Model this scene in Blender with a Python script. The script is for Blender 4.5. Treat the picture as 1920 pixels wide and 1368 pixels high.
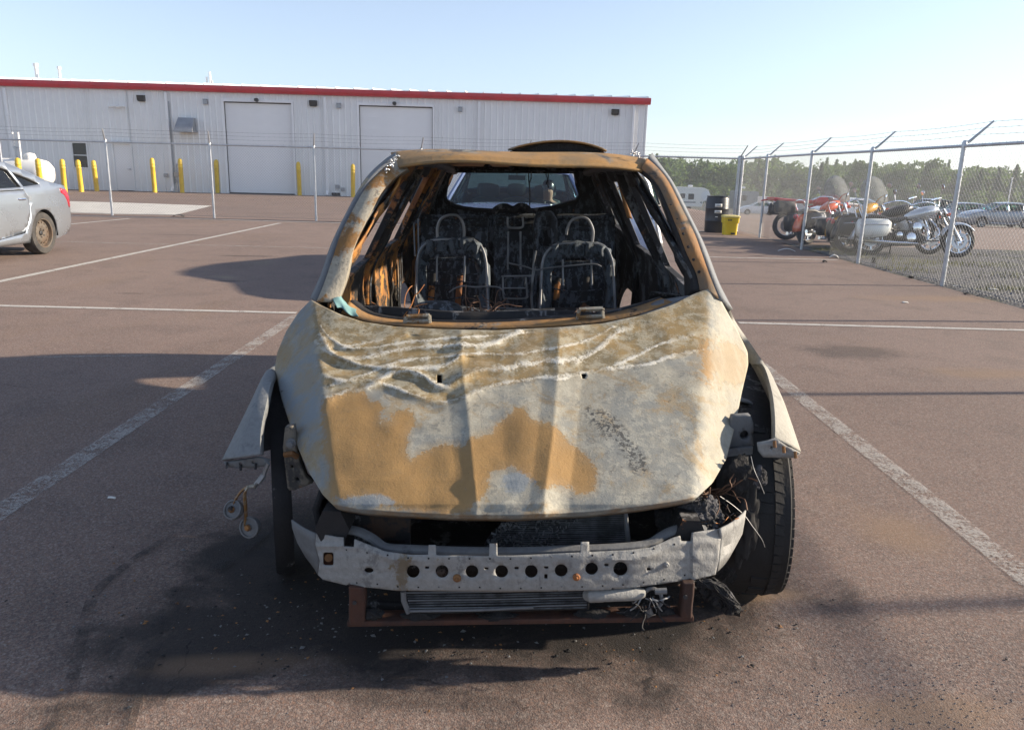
import bpy, bmesh, math, random
import numpy as np
from mathutils import Vector, Matrix
from mathutils.geometry import delaunay_2d_cdt

for o in list(bpy.data.objects):
    bpy.data.objects.remove(o, do_unlink=True)
SC = bpy.context.scene
COL = SC.collection
rad = math.radians
random.seed(7)
RNG = np.random.default_rng(7)

# ------------------------------------------------------------------ camera
FPX, CAMH, PITCH, ROLL = 1450.0, 1.40, rad(14.0), 0.026
_f = Vector((0, math.cos(PITCH), -math.sin(PITCH)))
_u0 = Vector((0, math.sin(PITCH), math.cos(PITCH)))
_r = Vector((1, 0, 0)) * math.cos(ROLL) + _u0 * math.sin(ROLL)
_u = Vector((-1, 0, 0)) * math.sin(ROLL) + _u0 * math.cos(ROLL)
CAM = Vector((0, 0, CAMH))
cd = bpy.data.cameras.new('camera')
cd.sensor_fit = 'HORIZONTAL'; cd.sensor_width = 36; cd.lens = 36 * FPX / 1920
cd.clip_start = 0.05; cd.clip_end = 3000
cam = bpy.data.objects.new('camera', cd); COL.objects.link(cam)
cam.matrix_world = Matrix(((_r.x, _u.x, -_f.x, CAM.x), (_r.y, _u.y, -_f.y, CAM.y), (_r.z, _u.z, -_f.z, CAM.z), (0, 0, 0, 1)))
SC.camera = cam

# ------------------------------------------------------------------ light
SUN_EL, SUN_AZ = rad(20.8), rad(83.5)          # azimuth clockwise from +Y
w = bpy.data.worlds.new('World'); SC.world = w; w.use_nodes = True
nt = w.node_tree; nt.nodes.clear()
sky = nt.nodes.new('ShaderNodeTexSky'); sky.sky_type = 'NISHITA'; sky.sun_disc = False
sky.sun_elevation = SUN_EL; sky.sun_rotation = SUN_AZ
sky.air_density = 1.0; sky.dust_density = .4; sky.ozone_density = 2.5; sky.altitude = 20
bg = nt.nodes.new('ShaderNodeBackground'); bg.inputs['Strength'].default_value = 0.095
wo = nt.nodes.new('ShaderNodeOutputWorld')
tint = nt.nodes.new('ShaderNodeMix'); tint.data_type = 'RGBA'; tint.blend_type = 'MULTIPLY'; tint.inputs[0].default_value = 1; tint.inputs[7].default_value = (.93, 1.0, 1.13, 1)
hs = nt.nodes.new('ShaderNodeHueSaturation'); hs.inputs['Saturation'].default_value = .55; nt.links.new(sky.outputs[0], hs.inputs['Color'])
nt.links.new(hs.outputs[0], tint.inputs[6]); nt.links.new(tint.outputs[2], bg.inputs[0]); nt.links.new(bg.outputs[0], wo.inputs[0])
sl = bpy.data.lights.new('sun', 'SUN'); sl.energy = 5.0; sl.angle = rad(1.2); sl.color = (1.0, 0.85, 0.66)
sun = bpy.data.objects.new('sun', sl); COL.objects.link(sun)
SD = Vector((math.cos(SUN_EL) * math.sin(SUN_AZ), math.cos(SUN_EL) * math.cos(SUN_AZ), math.sin(SUN_EL)))
sun.rotation_euler = SD.to_track_quat('Z', 'Y').to_euler(); sun.location = (30, 5, 20)
SC.view_settings.view_transform = 'Standard'; SC.view_settings.look = 'None'
SC.view_settings.exposure = 1.05; SC.view_settings.gamma = 1.0
SC.render.engine = 'CYCLES'
SC.cycles.max_bounces = 8; SC.cycles.transparent_max_bounces = 24
SC.cycles.use_denoising = True

# ------------------------------------------------------------------ helpers
def ray(px, py):
    return _f + _r * ((px - 960) / FPX) - _u * ((py - 684) / FPX)
def pt(px, py, Y):                 # point of the place seen there, at distance Y
    Y = Y + .13 * max(0.0, min(1.0, (2.5 - Y) / .65)); d = ray(px, py); return CAM + d * (Y / d.y)
def gp(px, py, Z=0.0):             # point of the place seen there, at height Z
    d = ray(px, py); return CAM + d * ((Z - CAMH) / d.z)
def V(*a): return Vector(a)
ORG = {}
def tag(o, label=None, cat=None, group=None, kind=None):
    if label: o['label'] = label
    if cat: o['category'] = cat
    if group: o['group'] = group
    if kind: o['kind'] = kind
    return o
def empty(name, loc=(0, 0, 0), rz=0, label=None, cat=None, group=None, kind=None):
    o = bpy.data.objects.new(name, None); COL.objects.link(o)
    o.empty_display_size = 0.1
    o.location = loc; o.rotation_euler = (0, 0, rz)
    return tag(o, label, cat, group, kind)
def world_root(name, loc, label, cat, group=None):   # parts given in world coordinates
    o = empty(name, loc, 0, label, cat, group); ORG[o.name] = Vector(loc); return o
def copy_tree(o, parent=None):
    c = o.copy(); COL.objects.link(c); c.parent = parent
    for ch in list(o.children): copy_tree(ch, c)
    return c

class MB:
    def __init__(s): s.v = []; s.f = []
    def add(s, vs, fs):
        n = len(s.v); s.v += [tuple(p) for p in vs]; s.f += [tuple(i + n for i in f) for f in fs]; return s
    def box(s, c, d, M=None):
        x, y, z = d[0] / 2, d[1] / 2, d[2] / 2
        vs = [V(i * x, j * y, k * z) for i in (-1, 1) for j in (-1, 1) for k in (-1, 1)]
        if M is not None: vs = [M @ p for p in vs]
        c = Vector(c); vs = [p + c for p in vs]
        return s.add(vs, [(0, 1, 3, 2), (4, 6, 7, 5), (0, 4, 5, 1), (2, 3, 7, 6), (0, 2, 6, 4), (1, 5, 7, 3)])
    def bbox(s, a, b):
        a = Vector(a); b = Vector(b); return s.box((a + b) / 2, b - a)
    def loft(s, rings, cap=True, closed=True):
        n = len(rings[0]); vs = [p for r in rings for p in r]; fs = []
        for i in range(len(rings) - 1):
            for j in range(n if closed else n - 1):
                k = (j + 1) % n
                fs.append((i * n + j, i * n + k, (i + 1) * n + k, (i + 1) * n + j))
        if cap and closed:
            fs.append(tuple(range(n - 1, -1, -1))); fs.append(tuple((len(rings) - 1) * n + j for j in range(n)))
        return s.add(vs, fs)
    def tube(s, path, r, n=8, cap=True, flat=None):
        path = [Vector(p) for p in path]; m = len(path)
        rs = r if isinstance(r, (list, tuple)) else [r] * m
        rings = []; up = None
        for i, p in enumerate(path):
            t = (path[min(i + 1, m - 1)] - path[max(i - 1, 0)])
            if t.length < 1e-9: t = V(0, 0, 1)
            t.normalize()
            if up is None:
                up = V(0, 0, 1) if abs(t.z) < .9 else V(0, 1, 0)
            a = t.cross(up)
            if a.length < 1e-6: a = t.cross(V(1, 0, 0))
            a.normalize(); b = a.cross(t).normalized(); up = b
            fa, fb = (1, 1) if flat is None else flat
            rings.append([p + a * (math.cos(2 * math.pi * k / n) * rs[i] * fa) + b * (math.sin(2 * math.pi * k / n) * rs[i] * fb) for k in range(n)])
        return s.loft(rings, cap)
    def lathe(s, prof, n=24, M=None, closed=False):      # prof (r, h) about Z
        rings = [[V(r * math.cos(2 * math.pi * k / n), r * math.sin(2 * math.pi * k / n), h) for k in range(n)] for r, h in prof]
        if M is not None: rings = [[M @ p for p in r] for r in rings]
        if closed: rings.append(rings[0])
        return s.loft(rings, cap=not closed)
    def grid(s, P):                                       # P rows of points
        R, C = len(P), len(P[0]); vs = [p for r in P for p in r]
        return s.add(vs, [(i * C + j, i * C + j + 1, (i + 1) * C + j + 1, (i + 1) * C + j) for i in range(R - 1) for j in range(C - 1)])
    def cut(s, outer, holes=(), step=None, fn=None):      # flat panel with openings, mapped by fn(u, v)
        pts, edges = [], []
        for loop in [outer] + list(holes):
            n0 = len(pts); L = []
            for i in range(len(loop)):
                a = loop[i]; b = loop[(i + 1) % len(loop)]
                d = math.hypot(b[0] - a[0], b[1] - a[1]); k = max(1, int(d / step)) if step else 1
                for q in range(k): L.append((a[0] + (b[0] - a[0]) * q / k, a[1] + (b[1] - a[1]) * q / k))
            pts += L; edges += [(n0 + i, n0 + (i + 1) % len(L)) for i in range(len(L))]
        if step:
            us = [p[0] for p in outer]; vs_ = [p[1] for p in outer]
            u = min(us) + step * .5
            while u < max(us):
                v = min(vs_) + step * .5
                while v < max(vs_):
                    if inpoly(u, v, outer) and not any(inpoly(u, v, h) for h in holes): pts.append((u + random.uniform(-.1, .1) * step, v + random.uniform(-.1, .1) * step))
                    v += step
                u += step
        r = delaunay_2d_cdt([Vector(p) for p in pts], edges, [], 0, 1e-6)
        fs = []
        for f in r[2]:
            c = (sum((r[0][i] for i in f), Vector((0, 0)))) / len(f)
            if inpoly(c.x, c.y, outer) and not any(inpoly(c.x, c.y, h) for h in holes): fs.append(tuple(f))
        return s.add([fn(p.x, p.y) if fn else (p.x, p.y, 0) for p in r[0]], fs)
    def build(s, name, mat, parent=None, smooth=35, solid=0, bevel=0, offset=0, subd=0):
        vs = s.v
        if parent is not None and parent.name in ORG:
            o_ = ORG[parent.name]; vs = [(p[0] - o_.x, p[1] - o_.y, p[2] - o_.z) for p in vs]
        me = bpy.data.meshes.new(name); me.from_pydata(vs, [], s.f); me.update()
        bm = bmesh.new(); bm.from_mesh(me)
        loose = [v for v in bm.verts if not v.link_faces]
        if loose: bmesh.ops.delete(bm, geom=loose, context='VERTS')
        bmesh.ops.remove_doubles(bm, verts=bm.verts, dist=1e-5)
        bmesh.ops.recalc_face_normals(bm, faces=bm.faces)
        bm.to_mesh(me); bm.free()
        o = bpy.data.objects.new(name, me); COL.objects.link(o)
        if parent is not None:
            o.parent = parent
            if parent.name in ORG: ORG[o.name] = ORG[parent.name]
        me.materials.append(mat)
        if solid:
            m = o.modifiers.new('solidify', 'SOLIDIFY'); m.thickness = solid; m.offset = offset
        if bevel:
            m = o.modifiers.new('bevel', 'BEVEL'); m.width = bevel; m.segments = 2; m.limit_method = 'ANGLE'; m.angle_limit = rad(40)
        if subd:
            m = o.modifiers.new('subdivision', 'SUBSURF'); m.levels = subd; m.render_levels = subd
        if smooth:
            me.shade_smooth(); me.set_sharp_from_angle(angle=rad(smooth))
        return o
def inpoly(x, y, P):
    c = False; j = len(P) - 1
    for i in range(len(P)):
        if (P[i][1] > y) != (P[j][1] > y) and x < (P[j][0] - P[i][0]) * (y - P[i][1]) / (P[j][1] - P[i][1]) + P[i][0]: c = not c
        j = i
    return c
def circle(cx, cy, r, n=16, ry=None): return [(cx + r * math.cos(2 * math.pi * k / n), cy + (ry or r) * math.sin(2 * math.pi * k / n)) for k in range(n)]
def rect(x0, y0, x1, y1): return [(x0, y0), (x1, y0), (x1, y1), (x0, y1)]
def rrect(x0, y0, x1, y1, r, n=4):
    P = []
    for cx, cy, a in ((x1 - r, y0 + r, -90), (x1 - r, y1 - r, 0), (x0 + r, y1 - r, 90), (x0 + r, y0 + r, 180)):
        for k in range(n + 1): t = rad(a + 90 * k / n); P.append((cx + r * math.cos(t), cy + r * math.sin(t)))
    return P
def interp(x, xs, ys): return float(np.interp(x, xs, ys))
def smoothline(P, k=6):          # Catmull-Rom through the points
    P = [Vector(p) for p in P]; out = []
    for i in range(len(P) - 1):
        a = P[max(i - 1, 0)]; b = P[i]; c = P[i + 1]; d = P[min(i + 2, len(P) - 1)]
        for q in range(k):
            t = q / k
            out.append(.5 * ((2 * b) + (c - a) * t + (2 * a - 5 * b + 4 * c - d) * t * t + (3 * b - a - 3 * c + d) * t ** 3))
    out.append(P[-1]); return out

# ------------------------------------------------------------------ materials
class NT:
    def __init__(s, name):
        s.m = bpy.data.materials.new(name); s.m.use_nodes = True; s.t = s.m.node_tree; s.t.nodes.clear()
        s.out = s.n('ShaderNodeOutputMaterial'); s.p = s.n('ShaderNodeBsdfPrincipled'); s.l(s.p.outputs[0], s.out.inputs[0])
        s._co = None
    def n(s, t): return s.t.nodes.new(t)
    def l(s, a, b): s.t.links.new(a, b)
    def co(s, kind='Object'):
        if s._co is None: s._co = s.n('ShaderNodeTexCoord')
        return s._co.outputs[kind]
    def noise(s, scale, detail=4, rough=.55, vec=None, dist=0, stretch=None):
        v = vec if vec is not None else s.co()
        if stretch:
            mp = s.n('ShaderNodeMapping'); mp.inputs['Scale'].default_value = stretch; s.l(v, mp.inputs[0]); v = mp.outputs[0]
        x = s.n('ShaderNodeTexNoise'); x.inputs['Scale'].default_value = scale; x.inputs['Detail'].default_value = detail
        x.inputs['Roughness'].default_value = rough; x.inputs['Distortion'].default_value = dist; s.l(v, x.inputs['Vector']); return x.outputs['Fac']
    def vor(s, scale, feature='F1', vec=None):
        x = s.n('ShaderNodeTexVoronoi'); x.feature = feature; x.inputs['Scale'].default_value = scale; s.l(vec if vec is not None else s.co(), x.inputs['Vector']); return x.outputs['Distance']
    def math(s, op, a, b=0.5, c=None, clamp=False):
        x = s.n('ShaderNodeMath'); x.operation = op; x.use_clamp = clamp
        for i, q in enumerate((a, b, c)):
            if q is None: continue
            if isinstance(q, (int, float)): x.inputs[i].default_value = q
            else: s.l(q, x.inputs[i])
        return x.outputs[0]
    def step(s, a, lo, hi):
        x = s.n('ShaderNodeMapRange'); x.interpolation_type = 'SMOOTHSTEP'; s.l(a, x.inputs[0]); x.inputs[1].default_value = lo; x.inputs[2].default_value = hi; return x.outputs[0]
    def mix(s, fac, a, b):
        x = s.n('ShaderNodeMix'); x.data_type = 'RGBA'
        for i, q in ((0, fac), (6, a), (7, b)):
            if isinstance(q, (int, float)): x.inputs[i].default_value = q
            elif isinstance(q, tuple): x.inputs[i].default_value = q if len(q) == 4 else q + (1,)
            else: s.l(q, x.inputs[i])
        return x.outputs[2]
    def attr(s, name):
        x = s.n('ShaderNodeAttribute'); x.attribute_name = name; return x.outputs['Fac']
    def rgb(s, c):
        x = s.n('ShaderNodeRGB'); x.outputs[0].default_value = c + (1,); return x.outputs[0]
    def base(s, c):
        if isinstance(c, tuple): s.p.inputs['Base Color'].default_value = c + (1,)
        else: s.l(c, s.p.inputs['Base Color'])
    def rough(s, c):
        if isinstance(c, (int, float)): s.p.inputs['Roughness'].default_value = c
        else: s.l(c, s.p.inputs['Roughness'])
    def set(s, **k):
        for a, b in k.items(): s.p.inputs[a.replace('_', ' ')].default_value = b
    def bump(s, h, strength=.3, dist=.01):
        b = s.n('ShaderNodeBump'); b.inputs['Strength'].default_value = strength; b.inputs['Distance'].default_value = dist
        s.l(h, b.inputs['Height']); s.l(b.outputs[0], s.p.inputs['Normal'])
def sc3(c, k): return tuple(min(1, max(0, x * k)) for x in c)
def pm(name, c, rough=.5, metal=0, var=.18, scale=3, bump=0, bscale=80, c2=None, coat=0, bd=.003):
    t = NT(name); n1 = t.noise(scale, 5, .6); 
    f = t.step(n1, .3, .7)
    col = t.mix(f, sc3(c, 1 - var), c2 if c2 else sc3(c, 1 + var)); t.base(col)
    t.rough(t.math('ADD', t.math('MULTIPLY', n1, .25), max(0, rough - .12), clamp=True)); t.set(Metallic=metal)
    if coat: t.set(Coat_Weight=coat, Coat_Roughness=.05)
    if bump: t.bump(t.noise(bscale, 3), bump, bd)
    return t.m
def glass(name, tint=(.75, .85, .85), gloss=1.0, dirt=.05):
    t = NT(name); t.t.nodes.remove(t.p)
    tr = t.n('ShaderNodeBsdfTransparent'); tr.inputs[0].default_value = tint + (1,)
    gl = t.n('ShaderNodeBsdfGlossy'); gl.inputs['Roughness'].default_value = .02
    fr = t.n('ShaderNodeFresnel'); fr.inputs[0].default_value = 1.5
    # a faint smear keeps the pane from being perfectly clean
    nz = t.math('MULTIPLY', t.noise(6, 4), dirt)
    df = t.n('ShaderNodeBsdfDiffuse'); df.inputs[0].default_value = (.6, .62, .62, 1)
    mx = t.n('ShaderNodeMixShader'); t.l(t.math('MULTIPLY', fr.outputs[0], gloss, clamp=True), mx.inputs[0]); t.l(tr.outputs[0], mx.inputs[1]); t.l(gl.outputs[0], mx.inputs[2])
    m2 = t.n('ShaderNodeMixShader'); t.l(nz, m2.inputs[0]); t.l(mx.outputs[0], m2.inputs[1]); t.l(df.outputs[0], m2.inputs[2])
    t.l(m2.outputs[0], t.out.inputs[0]); return t.m

def soot(name, rust=.45, ash=.5, dark=(.012, .012, .014), ashc=(.16, .16, .165), rustc=(.42, .17, .045), rust2=(.20, .075, .03), scale=3.5, metal=.15):
    """burnt sheet steel: soot, grey ash and fresh orange rust; rust and ash are 0..1 coverages"""
    t = NT(name)
    n1 = t.noise(scale, 6, .62, dist=.6); n2 = t.noise(scale * 2.3 + 1, 6, .65, vec=None, dist=.3, stretch=(1.3, .9, .55)); n3 = t.noise(scale * 14, 4, .7)
    a = t.step(t.math('ADD', n2, t.math('MULTIPLY', t.math('SUBTRACT', n3, .5), .35)), .72 - ash * .42, .80 - ash * .38)
    c = t.mix(a, dark, t.mix(n3, sc3(ashc, .55), sc3(ashc, 1.35)))
    r = t.step(t.math('ADD', n1, t.math('MULTIPLY', t.math('SUBTRACT', n3, .5), .25)), .72 - rust * .44, .78 - rust * .40)
    c = t.mix(r, c, t.mix(t.step(n2, .35, .65), rust2, t.mix(n3, sc3(rustc, .75), sc3(rustc, 1.2))))
    t.base(c); t.rough(t.math('ADD', .62, t.math('MULTIPLY', n3, .3))); t.set(Metallic=metal)
    t.bump(t.math('ADD', n3, t.math('MULTIPLY', n2, 1.5)), .55, .004)
    return t.m
# ------------------------------------------------------------------ ground
def asphalt_mat():
    t = NT('asphalt'); co = t.co()
    big = t.noise(.35, 5, .6, dist=.5); mid = t.noise(2.2, 5, .6); fine = t.noise(95, 3, .7); grit = t.vor(210)
    c = t.mix(t.step(big, .3, .7), (.172, .121, .102), (.238, .170, .143))
    c = t.mix(t.math('MULTIPLY', t.step(mid, .48, .66), .5), c, (.115, .085, .075))
    # rusty tracked dirt in soft streaks
    st = t.noise(.8, 4, .55, stretch=(1, .28, 1), dist=.8)
    c = t.mix(t.math('MULTIPLY', t.step(st, .56, .74), .45), c, (.215, .14, .085))
    c = t.mix(t.math('MULTIPLY', t.step(fine, .52, .75), .55), c, (.38, .31, .26))
    c = t.mix(t.math('MULTIPLY', t.step(fine, .47, .28), .55), c, (.05, .04, .036))
    def stones(scale, k):
        v = t.n('ShaderNodeTexVoronoi'); v.inputs['Scale'].default_value = scale; t.l(co, v.inputs['Vector']); s_ = t.n('ShaderNodeSeparateXYZ'); t.l(v.outputs['Color'], s_.inputs[0])
        a_ = t.mix(t.math('MULTIPLY', t.step(s_.outputs[0], .72, .80), k), c, (.40, .345, .30)); a_ = t.mix(t.math('MULTIPLY', t.step(s_.outputs[1], .70, .78), k), a_, (.055, .045, .042)); a_ = t.mix(t.math('MULTIPLY', t.step(s_.outputs[2], .80, .86), k), a_, (.27, .15, .10))
        return t.mix(t.math('MULTIPLY', t.step(v.outputs['Distance'], .45, .75), k * .8), a_, (.05, .042, .04))
    c = stones(120, .32); c = stones(260, .24)
    sep = t.n('ShaderNodeSeparateXYZ'); t.l(co, sep.inputs[0])
    nz = t.math('MULTIPLY', t.math('SUBTRACT', t.noise(3.5, 6, .65, dist=.4), .5), 1.5)
    def ell(cx, cy, rx, ry, rot, lo, hi):
        ca, sa = math.cos(rot), math.sin(rot)
        dx = t.math('SUBTRACT', sep.outputs[0], cx); dy = t.math('SUBTRACT', sep.outputs[1], cy)
        a = t.math('MULTIPLY', t.math('ADD', t.math('MULTIPLY', dx, ca), t.math('MULTIPLY', dy, sa)), 1 / rx)
        b = t.math('MULTIPLY', t.math('SUBTRACT', t.math('MULTIPLY', dy, ca), t.math('MULTIPLY', dx, sa)), 1 / ry)
        d = t.math('SQRT', t.math('ADD', t.math('MULTIPLY', a, a), t.math('MULTIPLY', b, b)))
        return t.step(t.math('ADD', d, nz), hi, lo)
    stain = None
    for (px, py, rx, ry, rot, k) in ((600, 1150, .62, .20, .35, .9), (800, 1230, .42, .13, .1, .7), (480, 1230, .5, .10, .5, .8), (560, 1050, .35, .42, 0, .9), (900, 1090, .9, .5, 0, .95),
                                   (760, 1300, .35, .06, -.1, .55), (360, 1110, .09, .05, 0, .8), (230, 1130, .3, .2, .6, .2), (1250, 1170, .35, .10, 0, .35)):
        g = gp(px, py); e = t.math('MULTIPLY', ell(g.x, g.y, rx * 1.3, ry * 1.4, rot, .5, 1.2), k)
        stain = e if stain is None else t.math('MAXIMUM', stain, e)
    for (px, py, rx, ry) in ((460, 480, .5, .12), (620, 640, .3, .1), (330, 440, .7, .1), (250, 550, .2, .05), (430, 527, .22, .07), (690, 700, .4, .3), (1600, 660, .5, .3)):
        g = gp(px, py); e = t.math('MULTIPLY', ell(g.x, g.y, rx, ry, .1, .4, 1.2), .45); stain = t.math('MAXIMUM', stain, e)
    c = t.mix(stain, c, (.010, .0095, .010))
    g = gp(430, 1245); c = t.mix(t.math('MULTIPLY', ell(g.x, g.y, .3, .06, .1, .2, 1.2), .4), c, (.25, .16, .095))  # warm rusty tint painted where the sunlit patch falls
    for (px, py, rx, ry) in ((1430, 1115, .16, .05), (1440, 1010, .10, .2), (1690, 1000, .2, .25), (1740, 1340, .3, .10), (1850, 700, .5, .2), (1800, 560, 1.4, .3)):
        g = gp(px, py); c = t.mix(t.math('MULTIPLY', ell(g.x, g.y, rx, ry, .1, .2, 1.3), .5), c, (.25, .165, .10))
    # hairline cracks
    ck = t.n('ShaderNodeTexVoronoi'); ck.feature = 'DISTANCE_TO_EDGE'; ck.inputs['Scale'].default_value = .33
    wv = t.n('ShaderNodeVectorMath'); wv.operation = 'ADD'
    nn = t.n('ShaderNodeTexNoise'); nn.inputs['Scale'].default_value = 1.5; t.l(co, nn.inputs['Vector'])
    t.l(co, wv.inputs[0]); t.l(nn.outputs['Color'], wv.inputs[1]); t.l(wv.outputs[0], ck.inputs['Vector'])
    crk = t.math('MULTIPLY', t.step(ck.outputs['Distance'], .0030, .0), t.step(mid, .47, .58))
    c = t.mix(t.math('MULTIPLY', crk, .0), c, (.018, .016, .016))
    t.base(c)
    t.rough(t.math('SUBTRACT', .93, t.math('MULTIPLY', stain, .08)))
    t.set(Specular_IOR_Level=.35)
    t.bump(t.math('ADD', t.math('MULTIPLY', grit, .8), t.math('ADD', fine, t.math('MULTIPLY', crk, 0))), .45, .003)
    return t.m
def gravel_mat(name, c1, c2, green=0.0):
    t = NT(name); v = t.vor(26); n = t.noise(40, 4, .7); b = t.noise(.5, 5, .6)
    c = t.mix(t.step(n, .3, .7), c1, c2); c = t.mix(t.step(v, .35, .7), c, sc3(c1, .35))
    if green: c = t.mix(t.math('MULTIPLY', t.step(t.noise(.9, 6, .7), .50, .62), green), c, t.mix(n, (.07, .09, .025), (.14, .15, .05)))
    t.base(c); t.rough(.95); t.bump(t.math('ADD', v, n), .9, .02); return t.m
M = {}
M['asphalt'] = asphalt_mat()
M['gravel'] = gravel_mat('gravel', (.085, .085, .092), (.15, .148, .15), .35)
M['field'] = gravel_mat('field', (.09, .088, .085), (.15, .145, .135), .9)
M['concrete'] = pm('concrete', (.52, .50, .46), .85, var=.12, scale=2, bump=.2, bscale=60)
def tz(x, y):            # the yard falls away beyond the fence to the right
    s_ = max(0, min(1, (x - 6.5) / 8)); s_ = s_ * s_ * (3 - 2 * s_); f_ = max(0, y - 16); return -s_ * min(4.3, .036 * f_)
def terrain(name, xs, ys, dz, mat):
    m = MB(); m.grid([[V(x, y, tz(x, y) + dz) for x in xs] for y in ys]); return tag(m.build(name, mat, smooth=60), kind='structure')
def sheet(name, pts, z, mat, kind='structure', parent=None, step=None):
    m = MB(); m.add([(p[0], p[1], z) for p in pts], [tuple(range(len(pts)))]); o = m.build(name, mat, parent, smooth=0)
    if parent is None: tag(o, kind=kind)
    return o
terrain('ground', [-700, -200, 0, 6, 7, 8, 9, 10, 11, 12, 13, 14, 15, 40, 150, 400, 900], [-200, 0, 16] + list(range(20, 140, 6)) + [140, 300, 1100], -.012, M['field'])
terrain('asphalt_yard', [5.951, 6.5, 7, 8, 9, 10, 11, 12, 13, 14, 15, 40, 150], [17.4] + list(range(18, 42, 2)) + [42], 0, M['asphalt'])
terrain('asphalt_yard', [5.951, 6.5, 7, 8, 9, 10, 11, 12, 13, 14, 15, 32], [42] + list(range(46, 104, 4)) + [104], 0, M['asphalt'])
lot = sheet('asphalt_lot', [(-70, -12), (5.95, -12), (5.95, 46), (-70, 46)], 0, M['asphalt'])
# gravel verge outside the fence, a real uneven surface
m = MB()
xs = np.linspace(5.9, 40, 90); ys = np.linspace(-6, 17.25, 80)
P = []
for y in ys:
    P.append([V(x, y, -.006 + (0.0 if x < 6.02 else .012) + .022 * random.random() * min(1, (x - 5.9) * 1.2) * min(1, max(0, (17.2 - y)) * .6)) for x in xs])
m.grid(P); tag(m.build('gravel_verge', M['gravel'], smooth=60), kind='structure')

def paint_mat(name, wear, op=.5):
    t = NT(name); n = t.noise(7, 6, .7); f = t.noise(85, 3, .7)
    t.base(t.mix(f, (.42, .40, .37), (.58, .56, .52))); t.rough(.8)
    tr = t.n('ShaderNodeBsdfTransparent'); mx = t.n('ShaderNodeMixShader')
    w_ = t.step(t.math('ADD', n, t.math('MULTIPLY', t.math('SUBTRACT', f, .5), .9)), wear - .10, wear + .14)
    t.l(t.math('MULTIPLY', w_, op), mx.inputs[0]); t.l(tr.outputs[0], mx.inputs[1]); t.l(t.p.outputs[0], mx.inputs[2]); t.l(mx.outputs[0], t.out.inputs[0]); return t.m
M['paint'] = paint_mat('worn_line_paint', .46); M['paint2'] = paint_mat('fresh_line_paint', .33, .85)
def pline(x0, y0, x1, y1, wd=.10, mat='paint', z=.004):
    d = V(x1 - x0, y1 - y0, 0).normalized(); n = V(-d.y, d.x, 0) * wd / 2; a = V(x0, y0, 0); b = V(x1, y1, 0)
    return sheet('parking_line', [a + n, b + n, b - n, a - n], z, M[mat])
def pl_px(p, q, wd=.10, mat='paint'):
    a = gp(*p); b = gp(*q); return pline(a.x, a.y, b.x, b.y, wd, mat)
a = gp(0, 960); b = gp(545, 600)
dx = (b.x - a.x) / (b.y - a.y)
pline(a.x - dx * 1.2, a.y - 1.2, a.x + dx * (7.4 - a.y), 7.4, .115)
a = gp(1920, 1080); b = gp(1465, 715); dx = (b.x - a.x) / (b.y - a.y)
pline(a.x - dx * 1.2, a.y - 1.2, a.x + dx * (7.4 - a.y), 7.4, .115)
pl_px((-260, 582), (525, 418.5), .11, 'paint2'); pl_px((20, 431), (243, 410), .11, 'paint2')
pl_px((-40, 572.5), (556, 587), .085, 'paint2'); pl_px((1385, 605.5), (2100, 624), .085, 'paint2')
pl_px((-40, 450), (600, 465), .08, 'paint'); pl_px((1325, 482), (1572, 487.5), .09, 'paint2'); pl_px((600, 465), (1325, 482), .08, 'paint')
pl_px((-60, 399), (850, 424), .12, 'paint2'); pl_px((1250, 431), (1345, 434), .1, 'paint2')
pl_px((70, 670), (290, 667), .03)
pad = sheet('concrete_pad', [gp(60, 376), gp(225, 380), gp(398, 386), gp(330, 403.5), gp(220, 402), gp(60, 397)], .006, M['concrete'])
# tyre marks: thin dark rubber on the asphalt
t = NT('tyre_rubber_mark'); t.base((.015, .014, .015)); t.rough(.8)
_tr = t.n('ShaderNodeBsdfTransparent'); _mx = t.n('ShaderNodeMixShader'); t.l(t.math('MULTIPLY', t.step(t.noise(9, 5, .7), .38, .75), .75), _mx.inputs[0]); t.l(_tr.outputs[0], _mx.inputs[1]); t.l(t.p.outputs[0], _mx.inputs[2]); t.l(_mx.outputs[0], t.out.inputs[0])
M['mark'] = t.m
def mark(pts, wd):
    L = smoothline([V(*gp(*p)[:2], 0) for p in pts], 8); m = MB(); P = []
    for i, p in enumerate(L):
        d = (L[min(i + 1, len(L) - 1)] - L[max(i - 1, 0)]).normalized(); n = V(-d.y, d.x, 0) * wd / 2
        P.append([V(p.x, p.y, .008) + n, V(p.x, p.y, .008) - n])
    m.grid(P); tag(m.build('tyre_mark', M['mark'], smooth=0), kind='structure')
mark([(330, 1000), (240, 1060), (180, 1115), (155, 1190), (140, 1260), (115, 1330), (85, 1400)], .035)
mark([(515, 985), (460, 1030), (390, 1080), (330, 1110)], .05)
mark([(335, 1120), (300, 1180), (270, 1250), (240, 1330), (225, 1400)], .06)

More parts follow.
